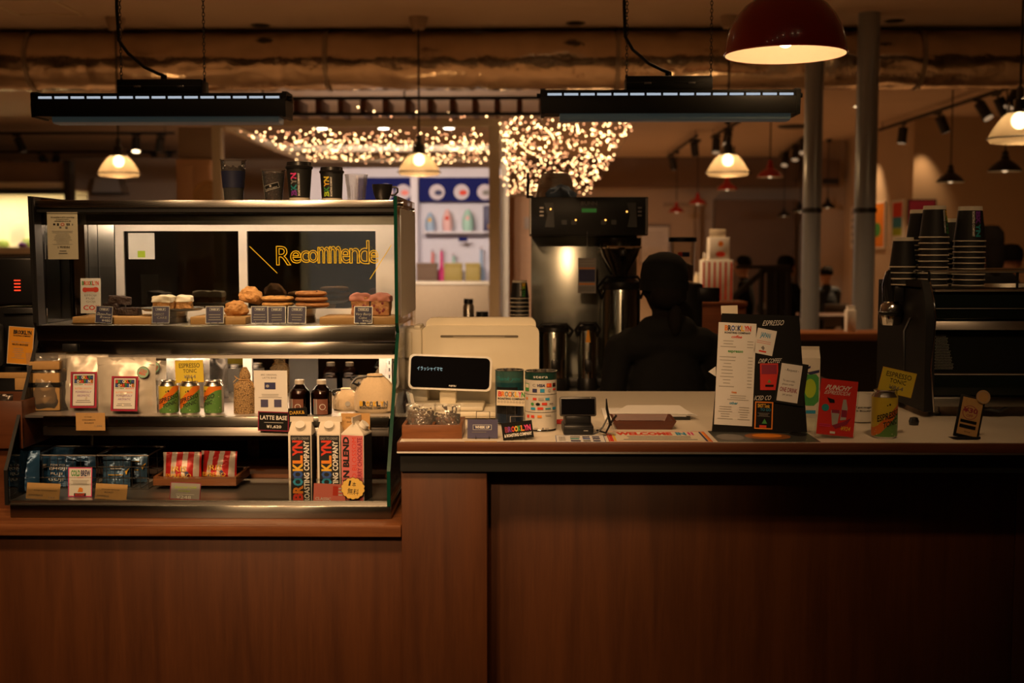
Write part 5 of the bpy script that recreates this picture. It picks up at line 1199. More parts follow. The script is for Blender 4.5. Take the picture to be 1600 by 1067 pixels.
# ------------------------------------------------------------------ things at the left edge, beside the case
MZ = LTZ
Y0_ = 3.42
T = thing('coffee_dispenser', 'black machine with red lamp bars at the left edge', 'machine', (XX(26, Y0_, 500), Y0_, LTZ + .0))
zb, zt_ = ZZ(573, Y0_) - LTZ, ZZ(400, Y0_) - LTZ
w = 68 * kk(Y0_)
obj('base_stand', rbx(-w / 2 - .02, w / 2, 0, .22, 0, zb - .002, .004), 'plastic_black', T)
hd = obj('head', rbx(-w / 2, w / 2 - .004, 0, .2, ZZ(478, Y0_) - LTZ, zt_, .012, 3), 'plastic_black', T)
obj('body', rbx(-w / 2 - .01, w / 2 + .002, .01, .2, zb, ZZ(481, Y0_) - LTZ, .006), 'plastic_black', T)
emitter('led_red', (1.0, 0.05, 0.015), 1.6)
for i in range(4):
    obj('lamp_bar', rbx(-.009, .009, -.002, .002, 0, .0035, .0008), 'led_red', hd, ((29 - 26) * kk(Y0_), -.001, ZZ(455 - i * 5.2, Y0_) - LTZ))
obj('trim_line', bx(-.04, .055, .0, .012, ZZ(491, Y0_) - LTZ, ZZ(489.5, Y0_) - LTZ), 'steel_dark', T)
obj('clear_cover', rbx(-.075, -.035, -.05, 0, zb + .0, ZZ(505, Y0_) - LTZ, .01), 'plastic_film', T)
card('amber_card', 'orange yellow card with black heading left of the display case', 'card', 10, 510, 50.5, 569, 3.36, 'card_amber', [('logo', .2, .09, .9, .2, None, dict(cols=['ink_black'])), ('t', .2, .22, .88, .26, 'ink_black', 'ROASTING COMPANY', dict(bold=.03)), ('t', .14, .39, .86, .43, 'ink_pale', 'Single Origin'), ('t', .18, .45, .8, .5, 'ink_black', 'MAURA MADNESS', dict(bold=.02)), ('rows', .16, .56, .7, .86, 'ink_pale', 6, dict(ragged=.6, fill=.2))], border='paper_cream', bw=.02, roll=.07, lean=.06)
g = rbx(-.11, .03, 0, .004, 0, .016, .001) + rbx(-.02, .03, 0, .004, -.032, 0, .001)
single('kraft_price_strip', 'kraft strip label with a step at the left edge', 'label', g, 'kraft', at(34, 591, 3.25), (0, 0, 0))
# wooden crate with wrapped bags
cr = open_tray('wooden_crate', 'dark wooden crate cut by the left edge', -80, 36, 624, 700, 3.14, 3.36, 'wood_edge_dark', ZZ(703, 3.14), .01)
obj('leg_frame', bx(-.1, .09, .02, .2, -(ZZ(703, 3.14) - LTZ), -.001), 'wood_edge_dark', cr)
mat('pouch_dark', (0.06, 0.045, 0.04), 0.2, 0.3, var=0.4, bump=0.6, bscale=40)
deck_pouch('wrapped_bag', 'clear wrapped dark bag standing in the crate at the left edge', -20, 22, 606, 650, 3.22, 'pouch_dark', 41, None, .2, .1, None, .05, ZZ(703, 3.14) + .06, 'bag') if 'pouch_dark' in MATS else None
# ------------------------------------------------------------------ things on the white counter
def onc(px, py): Y = YY(py, CTZ, px); return Vector((XX(px, Y, py), Y, CTZ))
# cash register ------------------------------------------------------------
Yr = 3.46
k = kk(Yr)
T = thing('cash_register', 'beige point-of-sale cash register with black customer display', 'cash register', (XX(748, Yr, 600), Yr, CTZ))
rx = lambda p: (p - 748) * k
rz_ = lambda p, dy=0: ZZ(p, Yr + dy) - CTZ
# drawer
dr = obj('cash_drawer', rbx(rx(652), rx(824), -.13, .22, .004, rz_(634), .005), 'plastic_beige', T, label='beige cash drawer')
obj('drawer_front', rbx(rx(655), rx(821), -.134, -.129, .012, rz_(640), .002), 'plastic_beige', dr)
obj('feet', bx(rx(660), rx(672), -.1, -.08, 0, .004) + bx(rx(800), rx(812), -.1, -.08, 0, .004), 'plastic_black', dr)
# main head: rounded tablet back
def head(x0, x1, y0, y1, d0, d1, r, m): return prism(rrect((x1 - x0) * k, (rz_(y0) - rz_(y1)), r, 6, rx((x0 + x1) / 2), (rz_(y0) + rz_(y1)) / 2), d0, d1, m)
hd = obj('head', head(656, 843, 511, 650, .05, .085, .022, None), 'plastic_beige', T, label='beige display back')
obj('head_rear', head(662, 838, 499, 640, .075, .13, .02, None), 'plastic_beige', hd)
obj('vent_slot', prism(rrect(124 * k, 3.4 * k, 1.6 * k, 4, rx(748), rz_(527.5)), .0485, .0505), 'vent_shadow', hd) if 'vent_shadow' in MATS else (mat('vent_shadow', (.12, .1, .07), .7), obj('vent_slot', prism(rrect(124 * k, 3.4 * k, 1.6 * k, 4, rx(748), rz_(527.5)), .0485, .0505), 'vent_shadow', hd))
for i in range(40): obj('vent_fin', bx(0, .0011, -.0008, .0, 0, 3.2 * k), 'plastic_beige', hd, (rx(707) + i * 2.05 * k, .0485, rz_(530.5)))
obj('neck', rbx(rx(700), rx(800), .062, .12, .06, rz_(560), .01), 'plastic_beige', T)
# printer block at the left
pb = obj('printer', rbx(rx(629), rx(657), .03, .17, rz_(611), rz_(514), .006), 'plastic_beige', T, label='beige receipt printer block')
obj('printer_fin', rbx(rx(645), rx(655), .03, .14, rz_(516), rz_(510), .002), 'plastic_beige', pb)
obj('paper_door', rbx(rx(630), rx(642), .02, .03, rz_(560), rz_(520), .002), 'plastic_beige', pb)
obj('lower_block', rbx(rx(640), rx(668), .0, .15, rz_(634), rz_(608), .008), 'plastic_beige', pb)
# customer display
cd = obj('customer_display', prism(rrect(128 * k, 54 * k, 8 * k, 5), -.028, -.004), 'plastic_white', T, (rx(705.5), -.04, rz_(580.5)), (-.12, .035, 0), label='white framed customer display')
obj('screen', prism(rrect(122 * k, 48 * k, 7 * k, 5), -.0292, -.0278), 'screen_black', cd)
emitter('vfd_text', (0.75, 1.0, 0.95), 0.55)
obj('screen_text', tfit('イラッシャイマセ', -51 * k, -12 * k, 2 * k, 8 * k, 'vfd_text').mv(y=-.0296), 'vfd_text', cd)
obj('maker_mark', tfit('FUJITSU', -1 * k, 10 * k, -22 * k, -19 * k, 'ink_white', .03).mv(y=-.0296), 'ink_white', cd)
obj('display_neck', rbx(rx(688), rx(714), -.05, -.02, rz_(628), rz_(600), .006), 'plastic_beige', T)
obj('display_base', rbx(rx(646), rx(758), -.125, .02, rz_(634) + .0005, rz_(634) + .014, .006), 'plastic_beige', T)
# receipts roll and white paper at its left
w = onc(640, 668)
single('white_paper_sleeve', 'white curved paper sleeve left of the register', 'paper', prism([(-.025, 0), (.02, 0), (.03, .03), (.022, .065), (.012, .068), (.02, .03), (.012, .004), (-.02, .004)], 0, .05), 'plastic_white', (XX(634, 3.4, 640), 3.38, CTZ + .001), (0, 0, .3))
mat('loop_wire', (.3, .28, .25), .4, .8)
# wooden tray with wrapped beans
Yt = YY(693, CTZ)
open_tray('wooden_tray', 'brown divided wooden tray before the cash register', 628, 722, 670, 692, 2.99, 3.14, 'wood_tray', CTZ, .008, div=.5)
def bean_bag(label, x0, x1, y0, y1, Y, seed, n, m2, rz):
    k = kk(Y); w = (x1 - x0) * k; h = (y1 - y0) * k
    T = thing('bean_sample_bag', label, 'bag', (XX((x0 + x1) / 2, Y, 670), Y, CTZ + .0085), (-.15, 0, rz), 'clear sample bags in the wooden tray')
    obj('film', pouch(w, h, .035, seed, .010), 'plastic_film', T)
    rnd = random.Random(seed); g = G(); one = ico(1, 1)
    for i in range(n):
        t = rnd.random() ** .8; u = rnd.random() * 2 - 1
        q = one.cp().sc(.005, .0035, .0035).rot('Z', rnd.random() * 3).rot('X', rnd.random() * 3)
        g += q.mv(u * w * .4, -.012 * (1 - u * u) * (1 - t) * rnd.random(), .006 + t * h * .62)
    o = obj('beans', g, m2, T); o['kind'] = 'stuff'
mat('bean_mix', (.16, .1, .055), .3, var=.9, scale=300, spec=.8)
bean_bag('clear bag of dark coffee beans in the left of the wooden tray', 634, 682, 646, 690, 3.07, 51, 170, 'bean_mix', .1)
bean_bag('clear bag with a twisted tie in the right of the wooden tray', 676, 720, 648, 690, 3.075, 57, 30, 'bean_mix', -.15)
# cards on wire stands
def wire_stand(T, w, h):
    obj('easel_wire', tube([(-w * .22, -.002, .004), (-w * .22, -.006, -.001), (-w * .22, .03, -.001), (-w * .22, .02, h * 1.4), (w * .22, .02, h * 1.4), (w * .22, .03, -.001), (w * .22, -.006, -.001), (w * .22, -.002, .004)], .0011, 6), 'wire_grey', T)
Yk = YY(686, CTZ)
T = card('easel_card', 'slate card with boxed white lettering on a wire easel', 'card', 730, 655, 778, 684.5, Yk, 'card_slate', [('r', .18, .28, .8, .56, 'ink_silver'), ('r', .2, .31, .78, .53, 'card_navy'), ('t', .25, .345, .74, .49, 'ink_white', 'WHISK UP', dict(bold=.05)), ('r', .15, .66, .62, .69, 'ink_grey')], lean=.12, foot=wire_stand, z=CTZ + .002)
Yk = YY(688, CTZ)
T = card('logo_card', 'black card with rainbow lettering tilted on a wire easel', 'card', 786, 659, 835, 685, Yk, 'card_black', [('logo', .1, .24, .93, .58, None, dict(cols=['ink_wine', 'ink_purple', 'ink_red', 'ink_yellow', 'ink_green', 'ink_orange', 'ink_pink', 'ink_pink'])), ('t', .05, .66, .95, .85, 'ink_white', '& ROASTING COMPANY', dict(bold=.04))], lean=.35, rz=.12, roll=-.10, foot=wire_stand, z=CTZ + .004)
single('paper_strip', 'narrow brown printed strip lying at the counter edge', 'strip', bx(-.04, .04, 0, .012, 0, .0006), 'kraft', onc(751, 691.0) + Vector((0, 0, .0003)))
# tins
def tin(name, label, px, wpx, y0, y1, Y, parts_, z=None, prints_=None, rim='chrome'):
    k = kk(Y); r = wpx * k / 2; h = (y1 - y0) * k
    T = thing(name, label, 'tin', (XX(px, Y, (y0 + y1) / 2), Y, CTZ if z is None else z))
    for nm, a, b, m in parts_: obj(nm, lathe([(r, h * a), (r, h * b)], 48), m, T)
    obj('rims', lathe([(r, h * .985), (r * 1.03, h * .99), (r * 1.03, h), (r * .96, h), (r * .95, h * .93), (0, h * .93)], 48) + lathe([(r * .97, 0), (r * 1.02, .0005), (r * 1.02, .004), (r, .006)], 48), rim, T)
    if prints_: obj('print', wrap(prints(prints_, 2 * r * 1.35, h), r), 'ink_black', T)
    return T, r, h
mat('tin_white', (.72, .68, .6), .35, .1, var=.04); mat('tin_green', (.015, .06, .045), .35, .2); mat('tin_teal', (.05, .13, .115), .35, .3); mat('tin_mid', (.01, .07, .085), .35, .3); mat('tin_blue', (.012, .025, .05), .35, .3)
Yt1 = 3.36
zt1 = ZZ(640, Yt1)
T, r, h = tin('coffee_tin', 'dark teal tin with black label behind the roaster card', 796, 43, 576.5, 640, Yt1, [('upper_band', .78, 1, 'tin_teal'), ('middle_band', .62, .78, 'tin_mid'), ('lower_band', 0, .62, 'tin_blue')], None, [('r', .12, .3, .72, .78, 'card_black', 6), ('t', .08, .11, .85, .2, 'ink_teal', 'Thank you!', dict(shear=.1)), ('rows', .16, .34, .66, .5, 'ink_grey', 2)])
T.location.z = CTZ + rz_(634) + .0005 if False else CTZ
T.location = (XX(796, 3.23, 620), 3.245, CTZ); T.scale = (1, 1, (ZZ(577, 3.245) - CTZ) / h)
Ycd = 3.195
T = card('roaster_card', 'white card with colourful lettering and a row of stamp circles', 'card', 775.5, 609.5, 821, 634, Ycd, 'paper_cream', [('logo', .05, .08, .97, .42, None, dict(cols=['ink_red', 'ink_orange', 'ink_grey', 'ink_orange', 'ink_grey', 'ink_yellow', 'ink_pink', 'ink_green'])), ('t', .04, .48, .98, .62, 'ink_black', 'ROASTING COMPANY', dict(bold=.05)), *[('o', .04 + .105 * i, .69, .11 + .105 * i, .82, 'ink_grey') for i in range(9)], *[('o', .053 + .105 * i, .712, .097 + .105 * i, .797, 'paper_cream') for i in range(9)]], roll=.035, lean=.0)
obj('holder', rbx(-.012, .012, .002, .01, -(T.location.z - CTZ), .004, .002), 'acrylic', T)
pay = [('t', .32, .065, .66, .105, 'ink_white', 'stera'), ('t', .3, .2, .37, .245, 'ink_grey', 'C', dict()), ('t', .4, .2, .6, .25, 'ink_navy', 'VISA', dict(bold=.04, shear=.1)), ('r', .63, .19, .76, .255, 'ink_red', 3), ('o', .64, .2, .7, .245, 'ink_orange'), ('r', .79, .19, .9, .255, 'card_black', 3), ('r', .82, .19, .88, .22, 'ink_red'),
       ('r', .05, .2, .2, .33, 'ink_green', 3), ('r', .06, .21, .19, .27, 'paper_cream', 3), ('r', .3, .28, .41, .34, 'ink_navy', 2), ('r', .48, .28, .58, .34, 'ink_sky', 2), ('o', .66, .28, .74, .33, 'ink_pale'), ('r', .8, .28, .9, .31, 'ink_red', 2),
       ('r', .1, .43, .16, .47, 'ink_orange'), ('r', .31, .43, .4, .47, 'ink_red'), ('r', .44, .43, .56, .47, 'ink_pale', 2), ('r', .6, .43, .7, .47, 'ink_sky', 2), ('o', .26, .51, .34, .56, 'ink_green'), ('o', .38, .51, .48, .56, 'card_black'), ('r', .52, .51, .64, .55, 'ink_red', 2), ('r', .7, .52, .8, .54, 'ink_grey', 2), ('r', .26, .59, .37, .63, 'ink_sky', 2), ('r', .42, .585, .55, .625, 'ink_red', 2), ('r', .6, .6, .73, .62, 'ink_teal', 2), ('r', .78, .59, .9, .63, 'ink_sky', 2),
       ('r', .14, .72, .22, .77, 'ink_red'), ('r', .27, .72, .35, .765, 'ink_red'), ('r', .42, .72, .52, .76, 'ink_orange', 2), ('r', .6, .71, .74, .73, 'ink_pale', 2), ('o', .25, .8, .29, .83, 'ink_green'), ('o', .52, .925, .57, .955, 'ink_grey'), ('r', .59, .93, .68, .95, 'ink_pale', 2), ('r', .34, .93, .44, .945, 'ink_pale', 2)]
Ys = YY(675, CTZ, 845) + .04
tin('payment_tin', 'white stacked tin with green band and card payment logos', 845, 50, 581, 675, Ys, [('green_band', .865, .985, 'tin_green'), ('top_tier', .625, .86, 'tin_white'), ('seam', .615, .625, 'steel_dark'), ('middle_tier', .33, .615, 'tin_white'), ('seam', .32, .33, 'steel_dark'), ('bottom_tier', .004, .32, 'tin_white')], None, pay)
# payment terminal
Yp = YY(681, CTZ, 903) + .01; k = kk(Yp)
T = thing('card_terminal', 'black card payment terminal with a tilted screen', 'card terminal', (XX(904, Yp, 660), Yp, CTZ), (0, 0, .03))
obj('base', rbx(-24 * k, 24 * k, 0, .10, 0, .026, .005), 'plastic_black', T); obj('body', rbx(-21 * k, 21 * k, .02, .10, .02, .05, .006), 'plastic_black', T)
sc_ = obj('screen_head', rbx(-29 * k, 29 * k, -.006, .008, -15 * k, 16 * k, .004), 'term_grey', T, (0, .028, 43 * k), (-.3, 0, 0)) if 'term_grey' in MATS else (mat('term_grey', (.06, .055, .05), .35), obj('screen_head', rbx(-29 * k, 29 * k, -.006, .008, -15 * k, 16 * k, .004), 'term_grey', T, (0, .028, 43 * k), (-.3, 0, 0)))[1]
obj('screen', bx(-26.5 * k, 26.5 * k, -.0068, -.006, -13 * k, 12 * k), 'screen_black', sc_); obj('indicator', disc(20 * k, 13.6 * k, .001, .001, 'ink_white').mv(y=-.0067), 'ink_white', sc_)
obj('front_band', bx(-22 * k, 22 * k, -.001, 0, .016, .018), 'steel_dark', T); obj('maker_mark', bx(8 * k, 15 * k, -.0016, -.0012, .011, .013), 'ink_pale', T)
obj('cable', tube([(.05, .03, .008), (.07, .0, .006), (.085, .02, .03), (.098, .01, .05)], .003, 6), 'plastic_black', T)
single('red_clip', 'small red plastic piece peeking behind the card terminal', 'clip', rbx(-.012, .012, -.008, .008, 0, .012, .003), 'card_red', onc(876, 662))
# pen stand with black cable
p = onc(952, 680); k = kk(p.y)
T = thing('pen_stand', 'clear wedge stand holding a black counter pen with cord', 'pen', p)
obj('wedge', prism([(-10 * k, 0), (10 * k, 0), (4 * k, .03), (-4 * k, .03)], -.012, .012), 'acrylic', T)
obj('pen', tube([(2 * k, 0, .025), (-4 * k, 0, 42 * k), (-5 * k, 0, 58 * k)], [.0035, .0035, .0015], 8), 'plastic_black', T)
obj('cord', tube([(-1 * k, 0, 32 * k), (-10 * k, -.005, 14 * k), (-19 * k, -.008, 5 * k), (-26 * k, -.01, 3 * k)], .0022, 6), 'plastic_black', T)
# paper stack and red tray
pa, pb_ = onc(945, 656), onc(1090, 656)
T = thing('ring_binder', 'pale binder with black spine under the loose white paper', 'binder', (0, 0, CTZ))
W0, W1 = XX(960, pa.y), XX(1091, pa.y); dD = .17
obj('binder', rbx(XX(945, pa.y), W1 - .03, pa.y, pa.y + dD, 0, .012, .002), 'paper_white', T); obj('binder_spine', bx(W0 + .01, W1 - .02, pa.y - .002, pa.y + .01, .001, .010), 'plastic_black', T)
T = thing('paper_stack', 'loose stack of white paper lying on the pale binder', 'paper stack', (0, 0, CTZ))
for i in range(5):
    obj('sheet', G().add([(W0 - .012 + .003 * i, pa.y + .002 * i, 0), (W1 - .004 * i, pa.y + .003 * (i % 2), 0), (W1 - .03, pa.y + dD, .002), (W0 + .05, pa.y + dD, .002), (W0 - .012 + .003 * i, pa.y + .002 * i, .0008), (W1 - .004 * i, pa.y, .0008), (W1 - .03, pa.y + dD, .003), (W0 + .05, pa.y + dD, .003)], [(3, 2, 1, 0), (4, 5, 6, 7), (0, 1, 5, 4), (1, 2, 6, 5), (2, 3, 7, 6), (3, 0, 4, 7)]).mv(z=.0125 + .0011 * i), 'paper_white', T)
c0, c1 = onc(957, 671), onc(1056, 671)
g = G(); W = (c1.x - c0.x) / 2; D = .12; H = .024
T = thing('coin_tray', 'dark red wooden coin tray in front of the paper', 'tray', ((c0.x + c1.x) / 2, c0.y, CTZ))
fl = .012
g.add([(-W + fl, 0, 0), (W - fl, 0, 0), (W - fl, D, 0), (-W + fl, D, 0), (-W, -fl, H), (W, -fl, H), (W, D + fl, H), (-W, D + fl, H), (-W + .007, -fl + .007, H), (W - .007, -fl + .007, H), (W - .007, D + fl - .007, H), (-W + .007, D + fl - .007, H), (-W + fl + .006, .006, .006), (W - fl - .006, .006, .006), (W - fl - .006, D - .006, .006), (-W + fl + .006, D - .006, .006)],
      [(0, 3, 2, 1), (0, 1, 5, 4), (1, 2, 6, 5), (2, 3, 7, 6), (3, 0, 4, 7), (4, 5, 9, 8), (5, 6, 10, 9), (6, 7, 11, 10), (7, 4, 8, 11), (8, 9, 13, 12), (9, 10, 14, 13), (10, 11, 15, 14), (11, 8, 12, 15), (12, 13, 14, 15)])
obj('dish', g, 'wood_red', T); obj('mat', bx(-W + .022, W - .022, .01, D - .01, .006, .009), 'plastic_black', T)
# flat sheets at the counter edge
def flat(name, label, cat, x0, x1, y0, y1, base, items, border=None, z=.0006):
    a, b = onc(x0, y1), onc(x1, y1); d = YY(y0, CTZ) - a.y; w = b.x - a.x
    T = thing(name, label, cat, ((a.x + b.x) / 2, a.y, CTZ + .0002)); obj('sheet', bx(-w / 2, w / 2, 0, d, 0, z), base, T)
    if items: obj('print', prints(items, w, d).rot('X', -PI / 2).mv(z=z), 'ink_black', T)
    if border:
        e = w * .012; obj('border', (bx(-w / 2, w / 2, 0, e, z, z + .0002) + bx(-w / 2, w / 2, d - e, d, z, z + .0002) + bx(-w / 2, -w / 2 + e, e, d - e, z, z + .0002) + bx(w / 2 - e, w / 2, e, d - e, z, z + .0002)), border, T)
    return T
flat('payment_sheet', 'small white sheet with blue border lying before the card terminal', 'sheet', 869, 947, 680.5, 691, 'paper_white', [('r', .3, .15, .5, .32, 'ink_grey'), ('r', .55, .15, .7, .32, 'ink_navy'), ('r', .75, .15, .9, .32, 'ink_navy'), ('r', .3, .42, .48, .6, 'ink_teal'), ('r', .55, .42, .7, .6, 'ink_blue'), ('r', .75, .42, .9, .6, 'ink_navy'), ('r', .3, .74, .5, .92, 'ink_navy'), ('r', .55, .74, .7, .92, 'ink_grey'), ('r', .75, .74, .9, .92, 'ink_navy'), ('rows', .06, .2, .2, .85, 'ink_pale', 4)], 'ink_blue')
flat('welcome_mat_sheet', 'printed sheet reading WELCOME IN!! flat on the counter edge', 'sheet', 952, 1114, 674, 690.5, 'paper_cream', [('t', .1, .08, .66, .38, 'ink_red', 'WELCOME', dict(bold=.06)), ('t', .7, .08, .8, .38, 'ink_sky', 'IN', dict(bold=.06)), ('t', .82, .08, .88, .38, 'ink_pink', '!!', dict(bold=.05)), ('rows', .14, .44, .88, .86, 'ink_grey', 3, dict(ragged=.2, fill=.4)), ('r', .015, .3, .05, .96, 'ink_red'), ('r', .055, .3, .075, .96, 'ink_yellow'), ('r', .94, .06, .96, .96, 'ink_navy'), ('r', .965, .06, .99, .96, 'ink_orange')], 'ink_red')
flat('photo_sheet', 'dark photo sheet with an orange dish below the menu board', 'sheet', 1122, 1282, 673, 690.5, 'photo_dark', [('o', .32, .2, .78, .8, 'photo_orange'), ('o', .4, .28, .7, .62, 'ink_orange'), ('o', .03, .3, .3, .9, 'ink_grey'), ('o', .8, .1, .97, .5, 'card_black')]) if 'photo_dark' in MATS else (mat('photo_dark', (.05, .055, .05), .4), mat('photo_orange', (.3, .1, .02), .5), flat('photo_sheet', 'dark photo sheet with an orange dish below the menu board', 'sheet', 1122, 1282, 673, 690.5, 'photo_dark', [('o', .32, .2, .78, .8, 'photo_orange'), ('o', .4, .28, .7, .62, 'ink_orange'), ('o', .03, .3, .3, .9, 'ink_grey'), ('o', .8, .1, .97, .5, 'card_black')]))
# menu board ---------------------------------------------------------------
pm = onc(1187, 676); k = kk(pm.y)
T = thing('menu_board', 'black standing menu board covered with menus and notes', 'menu board', pm, (-.14, -.03, -.10))
mx = lambda p: (p - 1187) * k
mzb = lambda p: (676 - p) * k * 1.02
obj('board', prism([(mx(1113), 0.004), (mx(1260), 0), (mx(1253), mzb(497)), (mx(1133), mzb(490))], 0, .012), 'card_black', T)
obj('easel_leg', prism([(mx(1170), 0), (mx(1210), 0), (mx(1200), mzb(530)), (mx(1180), mzb(530))], .0, .008).rot('X', .0).mv(y=.014), 'card_black', T)
def sheet_on(name, pts, base, items, u0, v0, u1, v1, roll=0, dy=-.001, border=None):
    w = (u1 - u0) * k; h = (v1 - v0) * k
    o = obj(name, bx(-w / 2, w / 2, 0, .0006, -h / 2, h / 2), base, T, (mx((u0 + u1) / 2), dy, mzb((v0 + v1) / 2)), (0, roll, 0))
    obj('print', prints(items, w, h).mv(y=-.0001, z=-h / 2), 'ink_black', o)
    if border:
        e = .003; obj('border', bx(-w / 2, w / 2, -.0003, 0, -h / 2, -h / 2 + e) + bx(-w / 2, w / 2, -.0003, 0, h / 2 - e, h / 2) + bx(-w / 2, -w / 2 + e, -.0003, 0, -h / 2 + e, h / 2 - e) + bx(w / 2 - e, w / 2, -.0003, 0, -h / 2 + e, h / 2 - e), border, o)
    return o
MENU = [('logo', .17, .025, .86, .08, None, dict(cols=['ink_orange', 'ink_black', 'ink_blue', 'ink_pale', 'ink_navy', 'ink_yellow', 'ink_red', 'ink_red'])), ('t', .17, .088, .86, .108, 'ink_black', 'ROASTING COMPANY', dict(bold=.05)), ('t', .36, .122, .64, .15, 'ink_red', 'coffee', dict(bold=.03, shear=.1)),
        ('rows', .06, .165, .5, .25, 'ink_pale', 3, dict(ragged=.5, fill=.25)), ('rows', .78, .165, .94, .25, 'ink_pale', 3, dict(fill=.25)), ('t', .28, .27, .68, .3, 'ink_green', 'espresso', dict(bold=.03)),
        ('rows', .06, .32, .5, .64, 'ink_pale', 10, dict(ragged=.7, fill=.2)), ('rows', .82, .32, .94, .64, 'ink_pale', 10, dict(fill=.2)), ('t', .42, .668, .56, .688, 'ink_orange', 'tea', dict(bold=.03)), ('rows', .3, .7, .9, .76, 'ink_pale', 3, dict(ragged=.4, fill=.25)),
        ('t', .38, .77, .6, .797, 'ink_sky', 'other', dict(bold=.03)), ('rows', .06, .81, .5, .95, 'ink_pale', 6, dict(ragged=.6, fill=.25)), ('rows', .6, .81, .94, .95, 'ink_pale', 6, dict(ragged=.5, fill=.25))]
sheet_on('drinks_menu', None, 'paper_white', MENU, 1122, 504, 1181, 666, .07)
sheet_on('note_card', None, 'paper_white', [('t', .2, .14, .72, .4, 'ink_sky', 'JAPAN', dict(bold=.03)), ('rows', .08, .46, .8, .6, 'ink_red', 2, dict(fill=.2)), ('p', 0, 0, 0, 0, 'ink_grey', [(.35, .75), (.45, .66), (.55, .75), (.5, .85)]), ('r', .28, .86, .66, .92, 'ink_red')], 1184, 516, 1214, 556, .22)
sheet_on('photo_card', None, 'card_red', [('r', .08, .05, .92, .4, 'ink_wine'), ('p', 0, 0, 0, 0, 'ink_green', [(.4, .72), (.5, .6), (.6, .72)]), ('r', .28, .8, .74, .88, 'card_black')], 1190, 569, 1218, 611, .02)
sheet_on('request_frame', None, 'plastic_matt_black', [('r', .08, .05, .8, .95, 'paper_white'), ('t', .22, .16, .7, .24, 'ink_black', '- Request -', dict(shear=.05)), ('t', .2, .42, .62, .48, 'ink_black', 'To use a seat,'), ('t', .2, .51, .6, .57, 'ink_black', 'please order'), ('t', .14, .61, .74, .72, 'ink_wine', 'ONE DRINK', dict(bold=.02)), ('t', .26, .77, .6, .82, 'ink_black', 'per person.')], 1215, 568, 1260, 634, .17, -.004)
sheet_on('special_card', None, 'card_black', [('t', .15, .08, .8, .22, 'ink_yellow', 'SHOT Tonic', dict(bold=.02)), ('t', .3, .24, .88, .34, 'ink_sky', 'TO GO'), ('rows', .12, .4, .85, .55, 'ink_grey', 4, dict(ragged=.4)), ('p', 0, 0, 0, 0, 'ink_green', [(.4, .8), (.55, .62), (.7, .8)]), ('r', .28, .86, .66, .95, 'ink_red')], 1180, 628, 1208, 671, .06, -.001, 'ink_orange')
for s, a, b, c, d in (('ESPRESSO', 1197, 1229, 503, 511), ('DRIP COFFEE', 1189, 1223, 562, 569), ('ICED CO', 1181, 1206, 619, 626)):
    obj('chalk_lettering', tfit(s, mx(a), mx(b), mzb(d), mzb(c), 'ink_white', 0, shear=.1).mv(y=-.001), 'ink_white', T)
obj('sticky_note', bx(mx(1132), mx(1158), .004, .0046, mzb(492), mzb(478)), 'paper_cream', T, label='pale sticky note on the top edge')
obj('page_corner', G().add([(mx(1110), .02, mzb(580)), (mx(1122), .02, mzb(572)), (mx(1122), .02, mzb(588))], [(0, 1, 2)]), 'paper_white', T)
# drink carton behind the board
pc = Vector((XX(1266, 3.45, 600), 3.45, CTZ)); k = kk(3.45)
T = thing('soy_carton', 'white and green drink carton behind the menu board', 'carton', pc, (0, 0, -.1))
w = 15 * k; h = ZZ(545, 3.45) - CTZ
obj('box', rbx(-w, w, 0, .06, 0, h * .86, .002), 'carton_white', T)
obj('gable', prismx([(0, h * .86), (.06, h * .86), (.034, h * .98), (.034, h * 1.03), (.026, h * 1.03), (.026, h * .98)], -w, w), 'carton_white', T)
obj('front_print', prints([('p', 0, 0, 0, 0, 'ink_green', [(.06, .34), (.2, .28), (.8, .28), (.94, .34), (.94, .76), (.7, .84), (.3, .84), (.06, .76)]), ('o', .2, .36, .8, .7, 'ink_lime'), ('p', 0, 0, 0, 0, 'ink_navy', [(.0, .2), (.5, .13), (.5, .17), (.0, .25)]), ('p', 0, 0, 0, 0, 'ink_navy', [(.3, .25), (.95, .2), (.95, .25), (.5, .29)]), ('r', .3, .92, .8, .98, 'ink_sky')], 2 * w, h * .86).mv(y=-.0004), 'ink_green', T)
# red drink sign in an acrylic stand
ps = onc(1303, 684)
T = card('drink_sign', 'red sign with a cup and bottle picture in an acrylic stand', 'sign', 1275, 597, 1333, 684, ps.y, 'card_red', [('t', .16, .1, .82, .19, 'ink_white', 'PUNCHY', dict(bold=.02, shear=.1)), ('t', .14, .2, .82, .27, 'ink_white', 'ESPRESSODA', dict(shear=.1)), ('p', 0, 0, 0, 0, 'card_black', [(.2, .33), (.4, .36), (.42, .42), (.28, .42)]), ('o', .08, .45, .28, .58, 'ink_teal'), ('p', 0, 0, 0, 0, 'ink_pale', [(.34, .56), (.58, .54), (.54, .8), (.4, .82)]), ('r', .36, .54, .57, .6, 'ink_wine'), ('p', 0, 0, 0, 0, 'ink_pale', [(.64, .34), (.72, .34), (.78, .5), (.76, .7), (.6, .72), (.62, .5)]), ('r', .62, .53, .77, .66, 'ink_wine'), ('p', 0, 0, 0, 0, 'ink_wine', [(.4, .82), (.7, .74), (.9, .66), (.8, .78), (.5, .88)]), ('t', .64, .82, .9, .9, 'ink_yellow', '¥924', dict(bold=.02, shear=.1)), ('rows', .06, .8, .36, .86, 'ink_pink', 2), ('r', .36, .93, .5, .97, 'ink_white')], roll=.10, lean=.1, z=CTZ + .006)
w = 58 * kk(ps.y); h = 87 * kk(ps.y)
